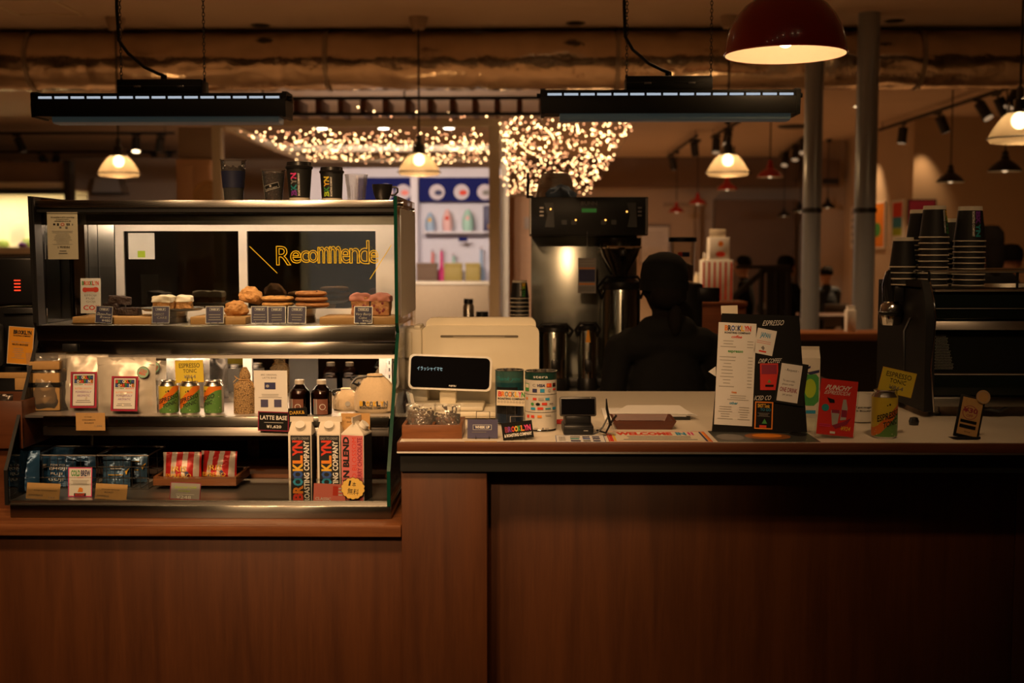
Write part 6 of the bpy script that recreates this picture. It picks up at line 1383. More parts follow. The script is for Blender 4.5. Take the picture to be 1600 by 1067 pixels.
obj('acrylic_holder', bx(-w / 2 - .004, w / 2 + .004, .0015, .0035, -.006, h + .004).xf(Matrix.Rotation(.10, 4, 'Y')), 'acrylic', T); obj('acrylic_foot', bx(-w / 2 - .012, w / 2 - .004, -.02, .07, -.006, -.004), 'acrylic', T)
# mug
pg = onc(1350, 662) + Vector((0, .03, 0)); k = kk(pg.y); r = 16 * k; h = 46 * k
T = thing('printed_mug', 'white mug with black lettering beside the red sign', 'mug', pg)
obj('cup', lathe([(0, .003), (r * .92, .003), (r, .006), (r, h), (r * .93, h), (r * .92, .008), (0, .008)], 36), 'plastic_white', T)
obj('handle', tube([(-r * .95, 0, h * .8), (-r * 1.5, 0, h * .78), (-r * 1.65, 0, h * .5), (-r * 1.4, 0, h * .25), (-r * .95, 0, h * .2)], .004, 8), 'plastic_white', T)
obj('print', wrap(tfit('I got mugged', -r * .75, r * .95, h * .5, h * .58, 'ink_black', .02) + tfit('in Brooklyn', -r * .75, r * .85, h * .38, h * .46, 'ink_black', .02), r), 'ink_black', T)
# counter can with its yellow card
pn = onc(1382.5, 686) + Vector((0, .03, 0)); k = kk(pn.y)
can('espresso tonic can standing alone on the white counter', 1382.5, pn.y, CTZ, 40, 76, .12)
T = card('price_card', 'yellow card reading ESPRESSO TONIC ¥864 tilted above the counter can', 'price card', 1370, 577, 1424, 616, pn.y + .0, 'card_yellow', TON, border='ink_yellow', bw=.012, roll=.22, foot=clip)
obj('clip_jaw', rbx(-.045, -.015, 0, .012, -.004, .010, .002), 'plastic_black', T); obj('clip_stem', tube([(-.02, .006, .0), (-.018, .012, -.004)], .003, 6), 'plastic_black', T)
# ¥30 off card
pq = onc(1505, 686)
T = card('discount_card', 'kraft card reading ¥30 OFF on a black slanted stand', 'card', 1494, 626, 1526, 684, pq.y, 'kraft', [('o', .08, .2, .82, .58, 'ink_wine'), ('o', .11, .215, .79, .565, 'kraft'), ('t', .1, .26, .82, .4, 'ink_wine', '¥30', dict(bold=.03)), ('t', .3, .44, .62, .51, 'ink_wine', 'OFF', dict(bold=.02)), ('r', .06, .6, .86, .68, 'card_black'), ('r', .06, .73, .86, .82, 'card_black'), ('t', .35, .89, .65, .93, 'ink_black', 'brew')], roll=.22, lean=.15, z=CTZ + .01)
w = 32 * kk(pq.y); h = 58 * kk(pq.y)
obj('black_back', rbx(-w / 2 - .006, w / 2 + .006, .0015, .007, -.008, h + .006, .002).xf(Matrix.Rotation(.22, 4, 'Y')), 'plastic_matt_black', T); obj('black_foot', rbx(-w / 2 - .008, w / 2 + .006, -.01, .06, -.0098, -.004, .001), 'plastic_matt_black', T)
obj('round_tag', cyl(.0175, 0, .002, 24).rot('X', PI / 2), 'kraft', T, (w * .62 + .012, -.001, h * 1.03), label='round kraft tag'); obj('tag_ring', tube([(.0145 * math.cos(a), -.0035, .0145 * math.sin(a)) for a in [2 * PI * i / 24 for i in range(24)]], .0006, 4, closed=True), 'ink_pale', T, (w * .62 + .012, 0, h * 1.03))

# ------------------------------------------------------------------ espresso machine (back panel towards the customers)
Ye = 3.42; k = kk(Ye)
T = thing('espresso_machine', 'large black and steel espresso machine with cup rail at the right edge', 'espresso machine', (XX(1520, Ye, 560), Ye, CTZ))
ex = lambda p: XX(p, Ye, 560) - XX(1520, Ye, 560)
ez = lambda p: ZZ(p, Ye) - CTZ
XE = ex(1730)
obj('body', rbx(ex(1455), XE, .02, .42, ez(618), ez(452), .004), 'esp_black', T) if 'esp_black' in MATS else (mat('esp_black', (.012, .014, .013), .22, .2), obj('body', rbx(ex(1455), XE, .02, .42, ez(618), ez(452), .004), 'esp_black', T))
obj('side_cheek', prismx([(-.03, ez(640)), (.44, ez(640)), (.44, ez(442)), (.02, ez(438)), (-.02, ez(470)), (-.03, ez(500))], ex(1440), ex(1455)), 'plastic_matt_black', T, label='black side cheek')
obj('cheek_edge', tube([(ex(1455) + .001, -.032, ez(640)), (ex(1449), -.033, ez(575)), (ex(1454), -.033, ez(500)), (ex(1453), -.025, ez(470)), (ex(1453), .018, ez(440))], .0022, 6), 'chrome', T)
obj('upper_panel', rbx(ex(1455), XE, -.01, .02, ez(498), ez(454), .003), 'esp_gloss', T) if 'esp_gloss' in MATS else (mat('esp_gloss', (.01, .016, .014), .08, .3), obj('upper_panel', rbx(ex(1455), XE, -.01, .02, ez(498), ez(454), .003), 'esp_gloss', T))
obj('steel_band', rbx(ex(1455), XE, -.02, .0, ez(514), ez(501), .002), 'steel_soft', T)
obj('trim_rod', tube([(ex(1455), -.016, ez(453)), (XE, -.016, ez(453))], .004, 8) + tube([(ex(1458), -.013, ez(481)), (XE, -.013, ez(481))], .0012, 6), 'chrome', T)
pf = obj('perforated_panel', bx(ex(1452), XE, .0, .018, ez(582), ez(516)), 'esp_black', T)
g = G()
for i in range(16):
    for j in range(22):
        if i < 15 - j * .25: g += disc(ex(1454) + i * 2.4 * k + (j % 2) * 1.2 * k, ez(575) + j * 2.5 * k, .0012, .0012, 'ink_pale', 6).mv(y=-.0004)
obj('perforation', g, 'ink_pale', pf)['kind'] = 'stuff'
obj('lower_trim', tube([(ex(1452), -.004, ez(583)), (XE, -.004, ez(583))], .0032, 8), 'chrome', T)
obj('lower_panel', rbx(ex(1452), XE, -.006, .02, ez(617), ez(585), .002), 'esp_gloss', T)
obj('drip_tray', rbx(ex(1449), XE, -.02, .44, ez(633), ez(618), .003), 'steel_dim', T)
for px_, yy in ((1470, .04), (1470, .36), (1700, .04), (1700, .36)):
    obj('leg', lathe([(0, 0), (.016, 0), (.018, .006), (.013, .012), (.013, ez(632)), (0, ez(632))], 18).mv(ex(px_), yy), 'steel_soft', T)
# rail round the top tray
rl = obj('cup_rail', tube([(ex(1452), .02, ez(424)), (XE, .02, ez(424))], .0045, 8) + tube([(ex(1452), .40, ez(424)), (XE, .40, ez(424))], .004, 8) + tube([(ex(1452), .02, ez(424)), (ex(1452), .40, ez(424))], .004, 8), 'chrome', T)
for px_ in (1452, 1590, 1720): obj('rail_post', tube([(ex(px_), .02, ez(453)), (ex(px_), .02, ez(424))], .004, 8), 'plastic_black', rl)
obj('cup_tray', bx(ex(1440), XE, .02, .42, ez(452), ez(449)), 'steel_dim', T)
# side group: steam lever and portafilter seen end-on
gh = obj('group_head', lathe([(0, 0), (.026, 0), (.03, .006), (.034, .03), (.03, .06), (.02, .07), (0, .072)], 28), 'chrome', T, (XX(1392, Ye + .2, 500) - XX(1520, Ye, 560), .2, ZZ(507, Ye + .2) - CTZ), label='chrome group head')
obj('group_collar', lathe([(.031, .028), (.037, .031), (.037, .039), (.031, .042)], 28), 'steel_dark', gh)
obj('lever_handle', tube([(0, 0, .07), (-.006, 0, .1), (-.01, 0, .135), (-.004, 0, .158), (.006, 0, .152), (.012, 0, .11)], [.016, .014, .013, .011, .008, .004], 12), 'plastic_black', gh)
obj('lever_wire', tube([(-.022, 0, .06), (-.027, 0, .12), (-.018, 0, .158), (0, 0, .17), (.014, 0, .15), (.024, 0, .1)], .0022, 6), 'chrome', gh)
obj('group_arm', rbx(XX(1392, Ye + .2, 500) - XX(1520, Ye, 560), ex(1440), .17, .23, ez(475), ez(450), .004), 'plastic_black', T)
obj('steam_wand', tube([(ex(1438), .1, ez(500)), (ex(1425), .08, ez(520)), (ex(1424), .06, ez(580)), (ex(1432), .05, ez(625))], .004, 8), 'steel_dark', T)
obj('hose', tube([(ex(1530), .0, .025), (ex(1560), -.02, .018), (ex(1590), .0, .04), (ex(1610), .03, .05)], .005, 8), 'plastic_black', T)
single('steel_jug', 'small dark steel fitting on the counter under the espresso machine', 'fitting', lathe([(0, 0), (.012, 0), (.014, .01), (.01, .02), (0, .022)], 18), 'steel_dark', onc(1437, 668) + Vector((0, .05, 0)))
# upturned paper cups stacked on the machine
ZTR = CTZ + ez(449)
ORD = ['', '', 'second from top', 'third from top', 'fourth from top', 'fifth from top', 'sixth from top', 'seventh from top', 'eighth from top', 'ninth from top', 'tenth from top'] + ['%dth from top' % i for i in range(11, 40)]
def cup_stack(label, px, wpx, y_top, y_first, pitch, Y, cols, show, z=None, grp='upturned cup stacks on the espresso machine'):
    """the upper cup shows whole, the rims of those below stick out under it; each cup is a thing"""
    k = kk(Y); rt, rb = wpx * k / 2, wpx * k / 2 * .74; h = (y_first - y_top) * k
    zt = ZZ(y_top, Y); zs = ZTR if z is None else z; n = max(1, int((zt - h - zs) / (pitch * k)) + 1)
    z0 = zs
    body = lathe([(rt, .003), (rb, h), (rb * .92, h), (rb * .9, h - .004), (0, h - .004)], 28); rim = tube([(rt * math.cos(a), rt * math.sin(a), .003) for a in [2 * PI * i / 28 for i in range(28)]], .0022, 6, closed=True); bb = lathe([(rb + (rt - rb) * .13 + .0005, h * .88), (rb + .0005, h)], 28)
    mb = mesh('body', body, 'cup_black'); mr = mesh('rim', rim, 'cup_rim'); mbb = mesh('base_band', bb, 'cup_rim')
    step = (zt - h - zs) / max(1, n - 1) if n > 1 else 0
    for i in range(n):
        j = n - i; nm = 'topmost' if j == 1 else ('bottom one' if i == 0 else ORD[j])
        T = thing('paper_cup', 'black paper cup, %s of the %s' % (nm, label), 'cup', (XX(px, Y, 400), Y, z0 + step * i + .0002), (0, 0, .3 * i), grp)
        obj('body', mb, None, T); obj('rim', mr, None, T)
        if i == n - 1:
            obj('base_band', mbb, None, T); T.rotation_euler = (0, 0, show)
            R = lambda zz: rt + (rb - rt) * zz / h
            g = tfit('ROASTING COMPANY', -.004, .003, h * .15, h * .85, 'ink_white', .03, rot=90); g += logo(-.022, -.007, h * .15, h * .85, cols, 'BKYN', rot=90)
            g.v = [(-x, y, h - zz) for x, y, zz in g.v]
            obj('print', wrap(g, R), 'ink_white', T)
cup_stack('taller yellow-green marked stack', 1458.5, 44, 322, 372, 8.4, 3.56, ('ink_yellow', 'ink_lime', 'ink_green', 'ink_green'), .55)
cup_stack('purple marked stack', 1514, 47, 323, 378, 7.6, 3.54, ('ink_purple', 'ink_purple', 'ink_teal', 'ink_teal'), -.1)
cup_stack('half hidden stack', 1437, 42, 328, 377, 7.4, 3.64, ('ink_purple', 'ink_purple', 'ink_teal', 'ink_teal'), 2.5)
cup_stack('shortest corner stack', 1411, 40, 371, 418, 7.6, 3.62, ('ink_purple', 'ink_purple', 'ink_teal', 'ink_teal'), 2.8)
cup_stack('rear stack between two taller ones', 1487, 40, 342, 390, 7.5, 3.72, ('ink_purple', 'ink_purple', 'ink_teal', 'ink_teal'), 2.2)
# ------------------------------------------------------------------ staff side behind the counter
BCZ = 0.92
T = thing('back_counter', 'dark back counter carrying the coffee brewer', 'counter', (0, 0, 0))
bx0, bx1 = XX(640, 5.0), XX(1330, 5.0)
obj('top', rbx(bx0, bx1, 4.92, 5.75, BCZ - .04, BCZ, .003), 'laminate_black', T)
nd = 4; wd = (bx1 - bx0) / nd
for i in range(nd):
    d = obj('door', rbx(bx0 + i * wd + .004, bx0 + (i + 1) * wd - .004, 4.95, 4.97, .1, BCZ - .05, .002), 'laminate_black', T); obj('handle', rbx(bx0 + i * wd + .06, bx0 + i * wd + .2, 4.93, 4.95, BCZ - .12, BCZ - .105, .003), 'steel_dark', d)
obj('carcass', bx(bx0, bx1, 4.98, 5.74, 0, BCZ - .041), 'laminate_black', T)

# twin coffee brewer
Yq = 5.06; k = kk(Yq)
T = thing('coffee_brewer', 'tall black and steel twin coffee brewer with small indicator lamps', 'coffee brewer', (XX(918, Yq, 450), Yq, BCZ))
qx = lambda p: XX(p, Yq, 450) - XX(918, Yq, 450)
qz = lambda p, d=0: ZZ(p, Yq + d) - BCZ
hd = obj('head', rbx(qx(827), qx(1011), -.02, .4, qz(368), qz(308), .004), 'brew_black', T) if 'brew_black' in MATS else (mat('brew_black', (.012, .013, .012), .4), obj('head', rbx(qx(827), qx(1011), -.02, .4, qz(368), qz(308), .004), 'brew_black', T))[1]
obj('corner_trim', bx(qx(1007), qx(1010), -.023, -.02, qz(366), qz(310)) + bx(qx(828), qx(829.5), -.023, -.02, qz(366), qz(310)), 'steel_soft', hd)
obj('maker_mark', tfit('BUNN', qx(907), qx(932), qz(321), qz(315), 'ink_grey', .03).mv(y=-.0215), 'ink_grey', hd)
emitter('lcd_green', (.25, .75, .12), .10); emitter('led_amber', (1, .42, .08), 4.0)
obj('lcd', bx(qx(908), qx(931), -.0215, -.02, qz(332), qz(326)), 'lcd_green', hd)
for a in (858, 986):
    s = 1 if a < 900 else -1
    obj('button_panel', prism([(qx(a - 8), qz(317)), (qx(a + 6), qz(317)), (qx(a + 8), qz(355)), (qx(a - 7), qz(355)), (qx(a - 3), qz(336))], -.0212, -.02), 'steel_dark', hd)
    for i in range(3): obj('button', bx(qx(a - 12 * s) - .008, qx(a - 12 * s) + .008, -.0225, -.02, qz(325 + 6 * i) - .003, qz(325 + 6 * i) + .003), 'steel_soft', hd)
for px_, py_ in ((860, 327), (899, 344), (945, 344), (978, 331)): obj('indicator_lamp', ball(.0032, (qx(px_), -.023, qz(py_))), 'led_amber', hd)
for px_ in (881, 896, 942, 958): obj('key', bx(qx(px_ - 4), qx(px_ + 4), -.0212, -.02, qz(351), qz(344)), 'steel_dark', hd)
obj('back_column', rbx(qx(830), qx(1000), .16, .4, .03, qz(368), .004), 'steel_back', T) if 'steel_back' in MATS else (steel('steel_back', (.5, .52, .48), .22, .5, (0, 0, 1)), obj('back_column', rbx(qx(830), qx(1000), .16, .4, .03, qz(368), .004), 'steel_back', T))
obj('base', rbx(qx(828), qx(1012), -.02, .4, 0, .04, .006), 'brew_black', T)
def funnel(px_):
    f = obj('brew_funnel', lathe([(0, 0), (.03, 0), (.035, .02), (.075, .09), (.09, .14), (.09, .165), (0, .165)], 28), 'brew_gloss', T, (qx(px_), .05, qz(433)))
    obj('funnel_handle', rbx(-.012, .012, -.19, -.08, .09, .115, .006), 'plastic_black', f); obj('funnel_trim', lathe([(.0905, .12), (.093, .125), (.0905, .13)], 28), 'chrome', f)
mat('brew_gloss', (.02, .017, .014), .15, .3); funnel(970)
def server(label, px_, y0, w_, Y, lid=True, tag_=None):
    k = kk(Y); r = w_ * k / 2; h = ZZ(y0, Y) - BCZ
    S = thing('coffee_server', label, 'coffee server', (XX(px_, Y, 520), Y, BCZ), group='insulated coffee servers')
    obj('body', lathe([(0, .05), (r, .05), (r, h * .86), (r * .95, h * .9), (0, h * .9)], 28), 'steel_back', S)
    obj('base', lathe([(0, 0), (r * 1.05, 0), (r * 1.05, .04), (r * .95, .05), (0, .05)], 24), 'plastic_black', S)
    L_ = obj('lid', lathe([(r * .96, h * .88), (r * 1.02, h * .9), (r * 1.0, h * .95), (r * .6, h), (0, h)], 24), 'plastic_black', S)
    obj('carry_handle', tube([(-r, 0, h * .8), (-r * 1.25, -.02, h * .9), (-r * .8, -.03, h * 1.0), (r * .8, -.03, h), (r * 1.25, -.02, h * .9), (r, 0, h * .8)], .007, 8), 'plastic_black', L_)
    t_ = obj('tap', rbx(-.014, .014, -r - .05, -r * .9, .08, .13, .006), 'plastic_black', S)
    obj('sight_gauge', bx(-.005, .005, -r - .004, -r + .004, .16, h * .8), 'chrome', S)
    if tag_: obj('hang_tag', prism([(-.010, 0), (.010, 0), (.004, .05), (-.004, .05)], -r - .012, -r - .010), 'card_amber', S, (0, 0, h * .72))
server('steel coffee server under the right brew funnel', 970, 432, 60, 5.14)
server('steel coffee server with an orange hanging tag', 918, 504, 30, 4.98, True, True)
server('black lidded server at the left foot of the brewer', 866, 506, 46, 4.975)
T2 = card('instruction_card', 'grey instruction card hanging on the brewer', 'card', 903, 403, 931, 458, Yq - .03, 'card_grey', [('rows', .1, .05, .9, .2, 'ink_pale', 2), ('r', .05, .28, .95, .31, 'ink_orange'), ('r', .05, .33, .95, .68, 'ink_navy'), ('r', .05, .72, .95, .76, 'ink_orange'), ('r', .05, .8, .95, .96, 'ink_grey')])
obj('hang_wire', tube([(0, 0, 55 * kk(Yq)), (0, .0, 95 * kk(Yq)), (0, .03, 96 * kk(Yq))], .001, 5), 'wire_grey', T2)
zt_ = ZZ(307, 5.15)
T = thing('steel_bowl', 'upturned steel bowl on top of the coffee brewer', 'bowl', (XX(868, 5.2, 300), 5.2, ZZ(308, Yq) + .0005))
obj('bowl', lathe([(.085, 0), (.088, .004), (.075, .06), (.06, .104), (.02, .106), (.0001, .106)], 32), 'steel_plain', T)
mat('cloth_blue', (.14, .2, .3), .9, var=.2, scale=40)
g = lump(.062, .03, .045, 3, .35, 2.6, 3); T2 = thing('cleaning_cloth', 'crumpled blue cloth hanging over the brewer front below the steel bowl', 'cloth', T.location); obj('cloth', g.mv(.02, -.115, -.03), 'cloth_blue', T2)
single('black_scoop_hook', 'black upright hook left of the steel bowl on the brewer', 'hook', rbx(-.125, -.112, -.02, -.008, 0, .11, .004) + rbx(-.125, -.095, -.02, -.008, .0, .012, .004), 'plastic_black', T.location)
# bean hopper grinder
Yg = 5.25; k = kk(Yg)
T = thing('coffee_grinder', 'coffee grinder with clear bean hopper and black lid behind the barista', 'grinder', (XX(1066, Yg, 420), Yg, BCZ))
gz = lambda p: ZZ(p, Yg) - BCZ
obj('hopper', lathe([(.05, gz(440)), (.056, gz(375)), (.054, gz(375)), (.048, gz(440))], 28), 'tumbler', T); obj('lid', lathe([(0, gz(378)), (.062, gz(378)), (.062, gz(371)), (0, gz(370))], 28), 'plastic_black', T)
obj('beans', lathe([(0, gz(438)), (.047, gz(438)), (.05, gz(415)), (0, gz(408))], 24), 'bean_brown', T)
obj('hopper_label', wrap(prints([('r', 0, 0, .35, 1, 'ink_red', 2), ('r', .35, 0, 1, 1, 'ink_navy', 4)], .05, .02).mv(z=gz(401)), .0555), 'ink_navy', T)
obj('body', rbx(-.08, .08, -.08, .14, .02, gz(442), .01), 'plastic_black', T); obj('dosing_fork', rbx(.06, .15, -.1, -.06, gz(470), gz(448), .006), 'plastic_black', T); obj('base', rbx(-.1, .1, -.14, .16, 0, .03, .006), 'plastic_black', T)
# cup stack left of the brewer
bxz = ZZ(512, 5.0)
S = thing('cup_holder_box', 'dark box carrying the cup stack left of the brewer', 'box', (XX(812, 5.0), 5.0, BCZ)); obj('box', rbx(-.06, .06, -.06, .1, 0, bxz - BCZ, .004), 'plastic_black', S); obj('lid', rbx(-.063, .063, -.063, .103, bxz - BCZ - .02, bxz - BCZ, .003), 'plastic_matt_black', S)
cup_stack('brewer side stack', 812, 30, 438, 467, 6.3, 5.0, ('ink_yellow', 'ink_lime', 'ink_green', 'ink_green'), .1, bxz + .001, 'upturned cup stack by the brewer')

# ------------------------------------------------------------------ people
mat('skin', (.5, .25, .14), .6, var=.06); mat('cloth_black', (.008, .008, .008), .9, var=.2, spec=.15); mat('hair_black', (.008, .006, .005), .85, spec=.15); mat('cloth_dark_blue', (.02, .028, .04), .85); mat('cloth_brown', (.05, .035, .025), .85)
def remesh(g, voxel, fn, name, smooth=4):
    me = mesh(name, g, 'skin'); o = bpy.data.objects.new(name, me); C.objects.link(o)
    r_ = o.modifiers.new('r', 'REMESH'); r_.mode = 'VOXEL'; r_.voxel_size = voxel; s_ = o.modifiers.new('s', 'SMOOTH'); s_.iterations = smooth; s_.factor = .5
    out = bpy.data.meshes.new_from_object(o.evaluated_get(bpy.context.evaluated_depsgraph_get())); bpy.data.objects.remove(o)
    out.materials.clear(); names = []
    idx = []
    for p in out.polygons:
        m = fn(p.center)
        if m not in names: names.append(m)
        idx.append(names.index(m))
    for m in names: out.materials.append(MATS[m])
    out.polygons.foreach_set('material_index', idx); out.polygons.foreach_set('use_smooth', [True] * len(out.polygons)); out.update()
    return out
def face(cx, cy_, cz, s=1.0):
    """head with brow, nose, lips, jaw and ears, looking along +Y"""
    g = ball(.1, (cx, cy_, cz), (.76 * s, .92 * s, 1.06 * s), 20, 14); g += ball(.06, (cx, cy_ + .035 * s, cz - .058 * s), (.9 * s, .8 * s, .85 * s))
    g += capsule((cx, cy_ + .088 * s, cz + .01 * s), (cx, cy_ + .104 * s, cz - .02 * s), .009 * s, .015 * s); g += capsule((cx - .02 * s, cy_ + .078 * s, cz - .052 * s), (cx + .02 * s, cy_ + .078 * s, cz - .052 * s), .009 * s, .009 * s)
    g += capsule((cx - .035 * s, cy_ + .075 * s, cz + .03 * s), (cx + .035 * s, cy_ + .075 * s, cz + .03 * s), .014 * s, .014 * s)
    for q in (-1, 1): g += ball(.03, (cx + q * .078 * s, cy_ - .005, cz - .005), (.35 * s, .7 * s, 1.1 * s))
    return g
def hand(w, d, up, s=1, side=1):
    """palm and five bent fingers from wrist w along d"""
    w = Vector(w); d = Vector(d).normalized(); up = Vector(up).normalized(); sd = d.cross(up).normalized() * side
    g = capsule(w, w + d * .06, .026, .03); g += capsule(w + d * .05 - sd * .018, w + d * .05 + sd * .018, .02, .02)
    for i, (o, l) in enumerate(((-.03, .06), (-.011, .07), (.009, .066), (.028, .05))):
        a = w + d * .075 + sd * o; b = a + d * l * .5; c = b + d * l * .25 - up * l * .45
        g += capsule(a, b, .0095, .009) + capsule(b, c, .009, .0075)
    a = w + d * .025 - sd * .026; b = a - sd * .025 + d * .03; g += capsule(a, b, .0115, .0105) + capsule(b, b + d * .03 - up * .008, .0105, .008)
    return g
# barista
Yb_ = 4.45
sc_b = (ZZ(405, Yb_)) / 1.535
g = ball(.16, (0, 0, .84), (1, .75, .85)) + ball(.16, (0, -.005, 1.02), (.98, .72, 1.3)) + capsule((-.135, -.01, 1.205), (.135, -.01, 1.205), .07, .07) + capsule((-.06, -.02, 1.26), (.06, -.02, 1.26), .06, .06) + capsule((0, .01, 1.25), (0, .03, 1.36), .052, .05)
g += face(0, .045, 1.425)
for q in (-1, 1):
    g += capsule((q * .185, -.01, 1.195), (q * .225, -.01, .94), .056, .047) + capsule((q * .225, -.01, .94), (q * .17, .21, .95), .043, .029)
    g += capsule((q * .085, 0, .82), (q * .09, .02, .46), .085, .058) + capsule((q * .09, .02, .46), (q * .09, -.01, .09), .055, .037) + capsule((q * .09, -.03, .04), (q * .095, .13, .032), .04, .034)
    g += hand((q * .17, .21, .95), (-q * .25, 1, 0.05), (0, 0, 1), 1, q)
def bf(c):
    if c.z > 1.31: return 'skin' if c.y > .045 else 'hair_black'
    if (c.y > .03 and .86 < c.z < 1.02 and abs(c.x) > .1 and (c.y > .13 or abs(c.x) > .19)): return 'skin'
    return 'cloth_black'
T = thing('person', 'barista in black top and black cap standing with back turned', 'person', (XX(1041, Yb_, 450), Yb_, 0), (0, 0, .12)); T.scale = (sc_b,) * 3
obj('body', remesh(g, .0085, bf, 'body', 6), None, T)
cp = obj('cap', lathe([(.085, -.02), (.092, .0), (.093, .04), (.085, .085), (.06, .115), (.02, .128), (.0001, .129)], 32).sc(1, 1.12, 1).mv(0, .035, 1.435), 'cloth_black', T, label='black cap')
obj('cap_band', lathe([(.093, -.022), (.095, -.02), (.095, .012), (.093, .014)], 32).sc(1, 1.12, 1).mv(0, .035, 1.435), 'cloth_black', cp)
obj('cap_brim', prism([(-.06, .0), (.06, 0), (.05, .006), (-.05, .006)], .12, .19).mv(0, .0, 1.43), 'cloth_black', cp)
obj('hair', lump(.072, .04, .055, 8, .06, 2, 3, False).mv(0, -.035, 1.345) + lump(.028, .026, .06, 2, .1, 2, 3, False).mv(.02, -.07, 1.24), 'hair_black', T, label='black hair tied low')
obj('apron_tie', tube([(-.04, -.125, .93), (-.015, -.13, .95), (0, -.13, .94), (.015, -.13, .95), (.04, -.125, .93)], .006, 6) + lathe([(.158, .925), (.162, .935), (.158, .945)], 28).sc(1, .77, 1), 'cloth_black', T)
def seated(label, px, py_head, Y, shirt, rz, hair='hair_black', long=False):
    z = ZZ(py_head, Y); s = min(1.12, max(.85, z / 1.36)); 
    g = ball(.17, (0, 0, .55), (1, .9, .75)) + ball(.17, (0, -.02, .8), (.95, .68, 1.45)) + capsule((-.14, -.02, 1.0), (.14, -.02, 1.0), .07, .07) + capsule((0, -.01, 1.03), (0, .01, 1.14), .052, .05) + face(0, .03, 1.22)
    for q in (-1, 1):
        g += capsule((q * .18, -.02, .98), (q * .22, .05, .74), .055, .045) + capsule((q * .22, .05, .74), (q * .1, .26, .76), .042, .03) + hand((q * .1, .26, .76), (-q * .3, 1, 0), (0, 0, 1), 1, q)
        g += capsule((q * .09, .02, .52), (q * .1, .4, .5), .08, .06) + capsule((q * .1, .4, .5), (q * .1, .38, .09), .055, .037) + capsule((q * .1, .36, .04), (q * .1, .5, .032), .04, .034)
    T = thing('person', label, 'person', (XX(px, Y, py_head), Y, z - 1.33 * s), (0, 0, rz)); T.scale = (s,) * 3
    T.location.z = 0; T.scale = (s, s, z / 1.33)
    obj('body', remesh(g, .016, lambda c: 'skin' if c.z > 1.1 or (.7 < c.z < .82 and c.y > .2) else (shirt if c.z > .6 else 'cloth_black'), 'body', 3), None, T)
    obj('hair', lathe([(.082, -.07 if long else -.01), (.09, .02), (.085, .07), (.05, .11), (.0001, .115)], 24).sc(1, 1.1, 1).mv(0, -.0, 1.24) + (lump(.07, .05, .16, 4, .1, 2, 3, False).mv(0, -.05, 1.0) if long else G()), hair, T)
    C_ = thing('cafe_chair', 'dark chair under the ' + label.split(' with')[0].split(',')[0], 'chair', (T.location.x, Y, 0), (0, 0, rz))
    hz = .41 * z / 1.33
    obj('seat', rbx(-.2, .2, -.2, .2, hz - .03, hz, .006), 'cloth_brown', C_); obj('backrest', rbx(-.19, .19, -.23, -.2, hz + .1, hz + .4, .006), 'cloth_brown', C_)
    for a in (-.18, .18):
        for b in (-.21, .18): obj('leg', cyl(.014, 0, hz + (.4 if b < 0 else -.03), 10).mv(a, b), 'black_paint', C_)
seated('seated customer in dark clothes with face turned to the side behind the railing', 1163, 402, 15.0, 'cloth_black', 1.2)
seated('seated customer in black at the end of the railing', 1228, 402, 13.5, 'cloth_black', -1.0, long=True)
seated('seated customer low between the two grey columns', 1292, 418, 16.0, 'cloth_dark_blue', .4)
seated('customer with long dark hair behind the cup stacks', 1548, 358, 9.5, 'cloth_black', .3, long=True)
seated('customer in dark blue beside the right edge', 1580, 386, 10.2, 'cloth_dark_blue', -.2)
def table(label, px, py, Y, w, d):
    z = .73; T = thing('cafe_table', label, 'table', (XX(px, Y, py), Y, 0))
    obj('top', rbx(-w / 2, w / 2, -d / 2, d / 2, z - .03, z, .004), 'wood_edge_dark', T)
    for a in (-1, 1):
        for b in (-1, 1): obj('leg', cyl(.02, 0, z - .03, 10).mv(a * (w / 2 - .06), b * (d / 2 - .06)), 'black_paint', T)
table('dark cafe table between the railing and the columns', 1262, 470, 14.4, 1.1, .6); table('dark cafe table far behind the cup stacks', 1500, 440, 11.3, 1.0, .6)

# ------------------------------------------------------------------ railing, ledge and stands in the middle distance
Yl = 12.5
T = thing('stair_railing', 'black stair railing sloping up to a level handrail', 'railing', (0, 0, 0))
P = lambda a, b: at(a, b, Yl)
obj('handrail', tube([P(1120, 486), P(1196, 421), P(1232, 421)], .03, 8), 'black_paint', T)
obj('top_bar', tube([P(1150, 417), P(1235, 417)], .02, 8), 'black_paint', T)
for p_ in (1190, 1213, 1232): q = P(p_, 421); obj('post', cyl(.03, 0, q.z, 10).mv(q.x, q.y), 'black_paint', T)
q0 = P(1125, 482); obj('post', cyl(.03, 0, q0.z, 10).mv(q0.x, q0.y), 'black_paint', T)
obj('infill_panel', bx(P(1205, 0).x, P(1232, 0).x, Yl - .01, Yl + .01, .1, ZZ(424, Yl)), 'black_paint', T)
T = thing('ledge_counter', 'low dark wall with a wooden ledge in front of the columns', 'ledge', (0, 0, 0))
zl = ZZ(519, 8.2)
obj('wall', bx(XX(1180, 8.2), XX(1450, 8.2), 8.25, 8.4, 0, zl - .05), 'laminate_black', T); obj('ledge_top', rbx(XX(1175, 8.2), XX(1455, 8.2), 8.15, 8.5, zl - .05, zl, .005), 'wood_edge', T)
S = thing('napkin_box', 'tall white napkin holder on the wooden ledge', 'napkin holder', (XX(1329, 8.3, 500), 8.3, zl)); w = 7 * kk(8.3); h = 40 * kk(8.3)
obj('box', rbx(-w, w, -.03, .05, 0, h * .85, .004), 'paper_white', S); obj('napkins', bx(-w * .8, w * .8, -.01, .03, h * .85, h), 'paper_white', S)
k = kk(8.8); zz = lambda p: ZZ(p, 8.8); px_ = XX(1120, 8.8, 420)
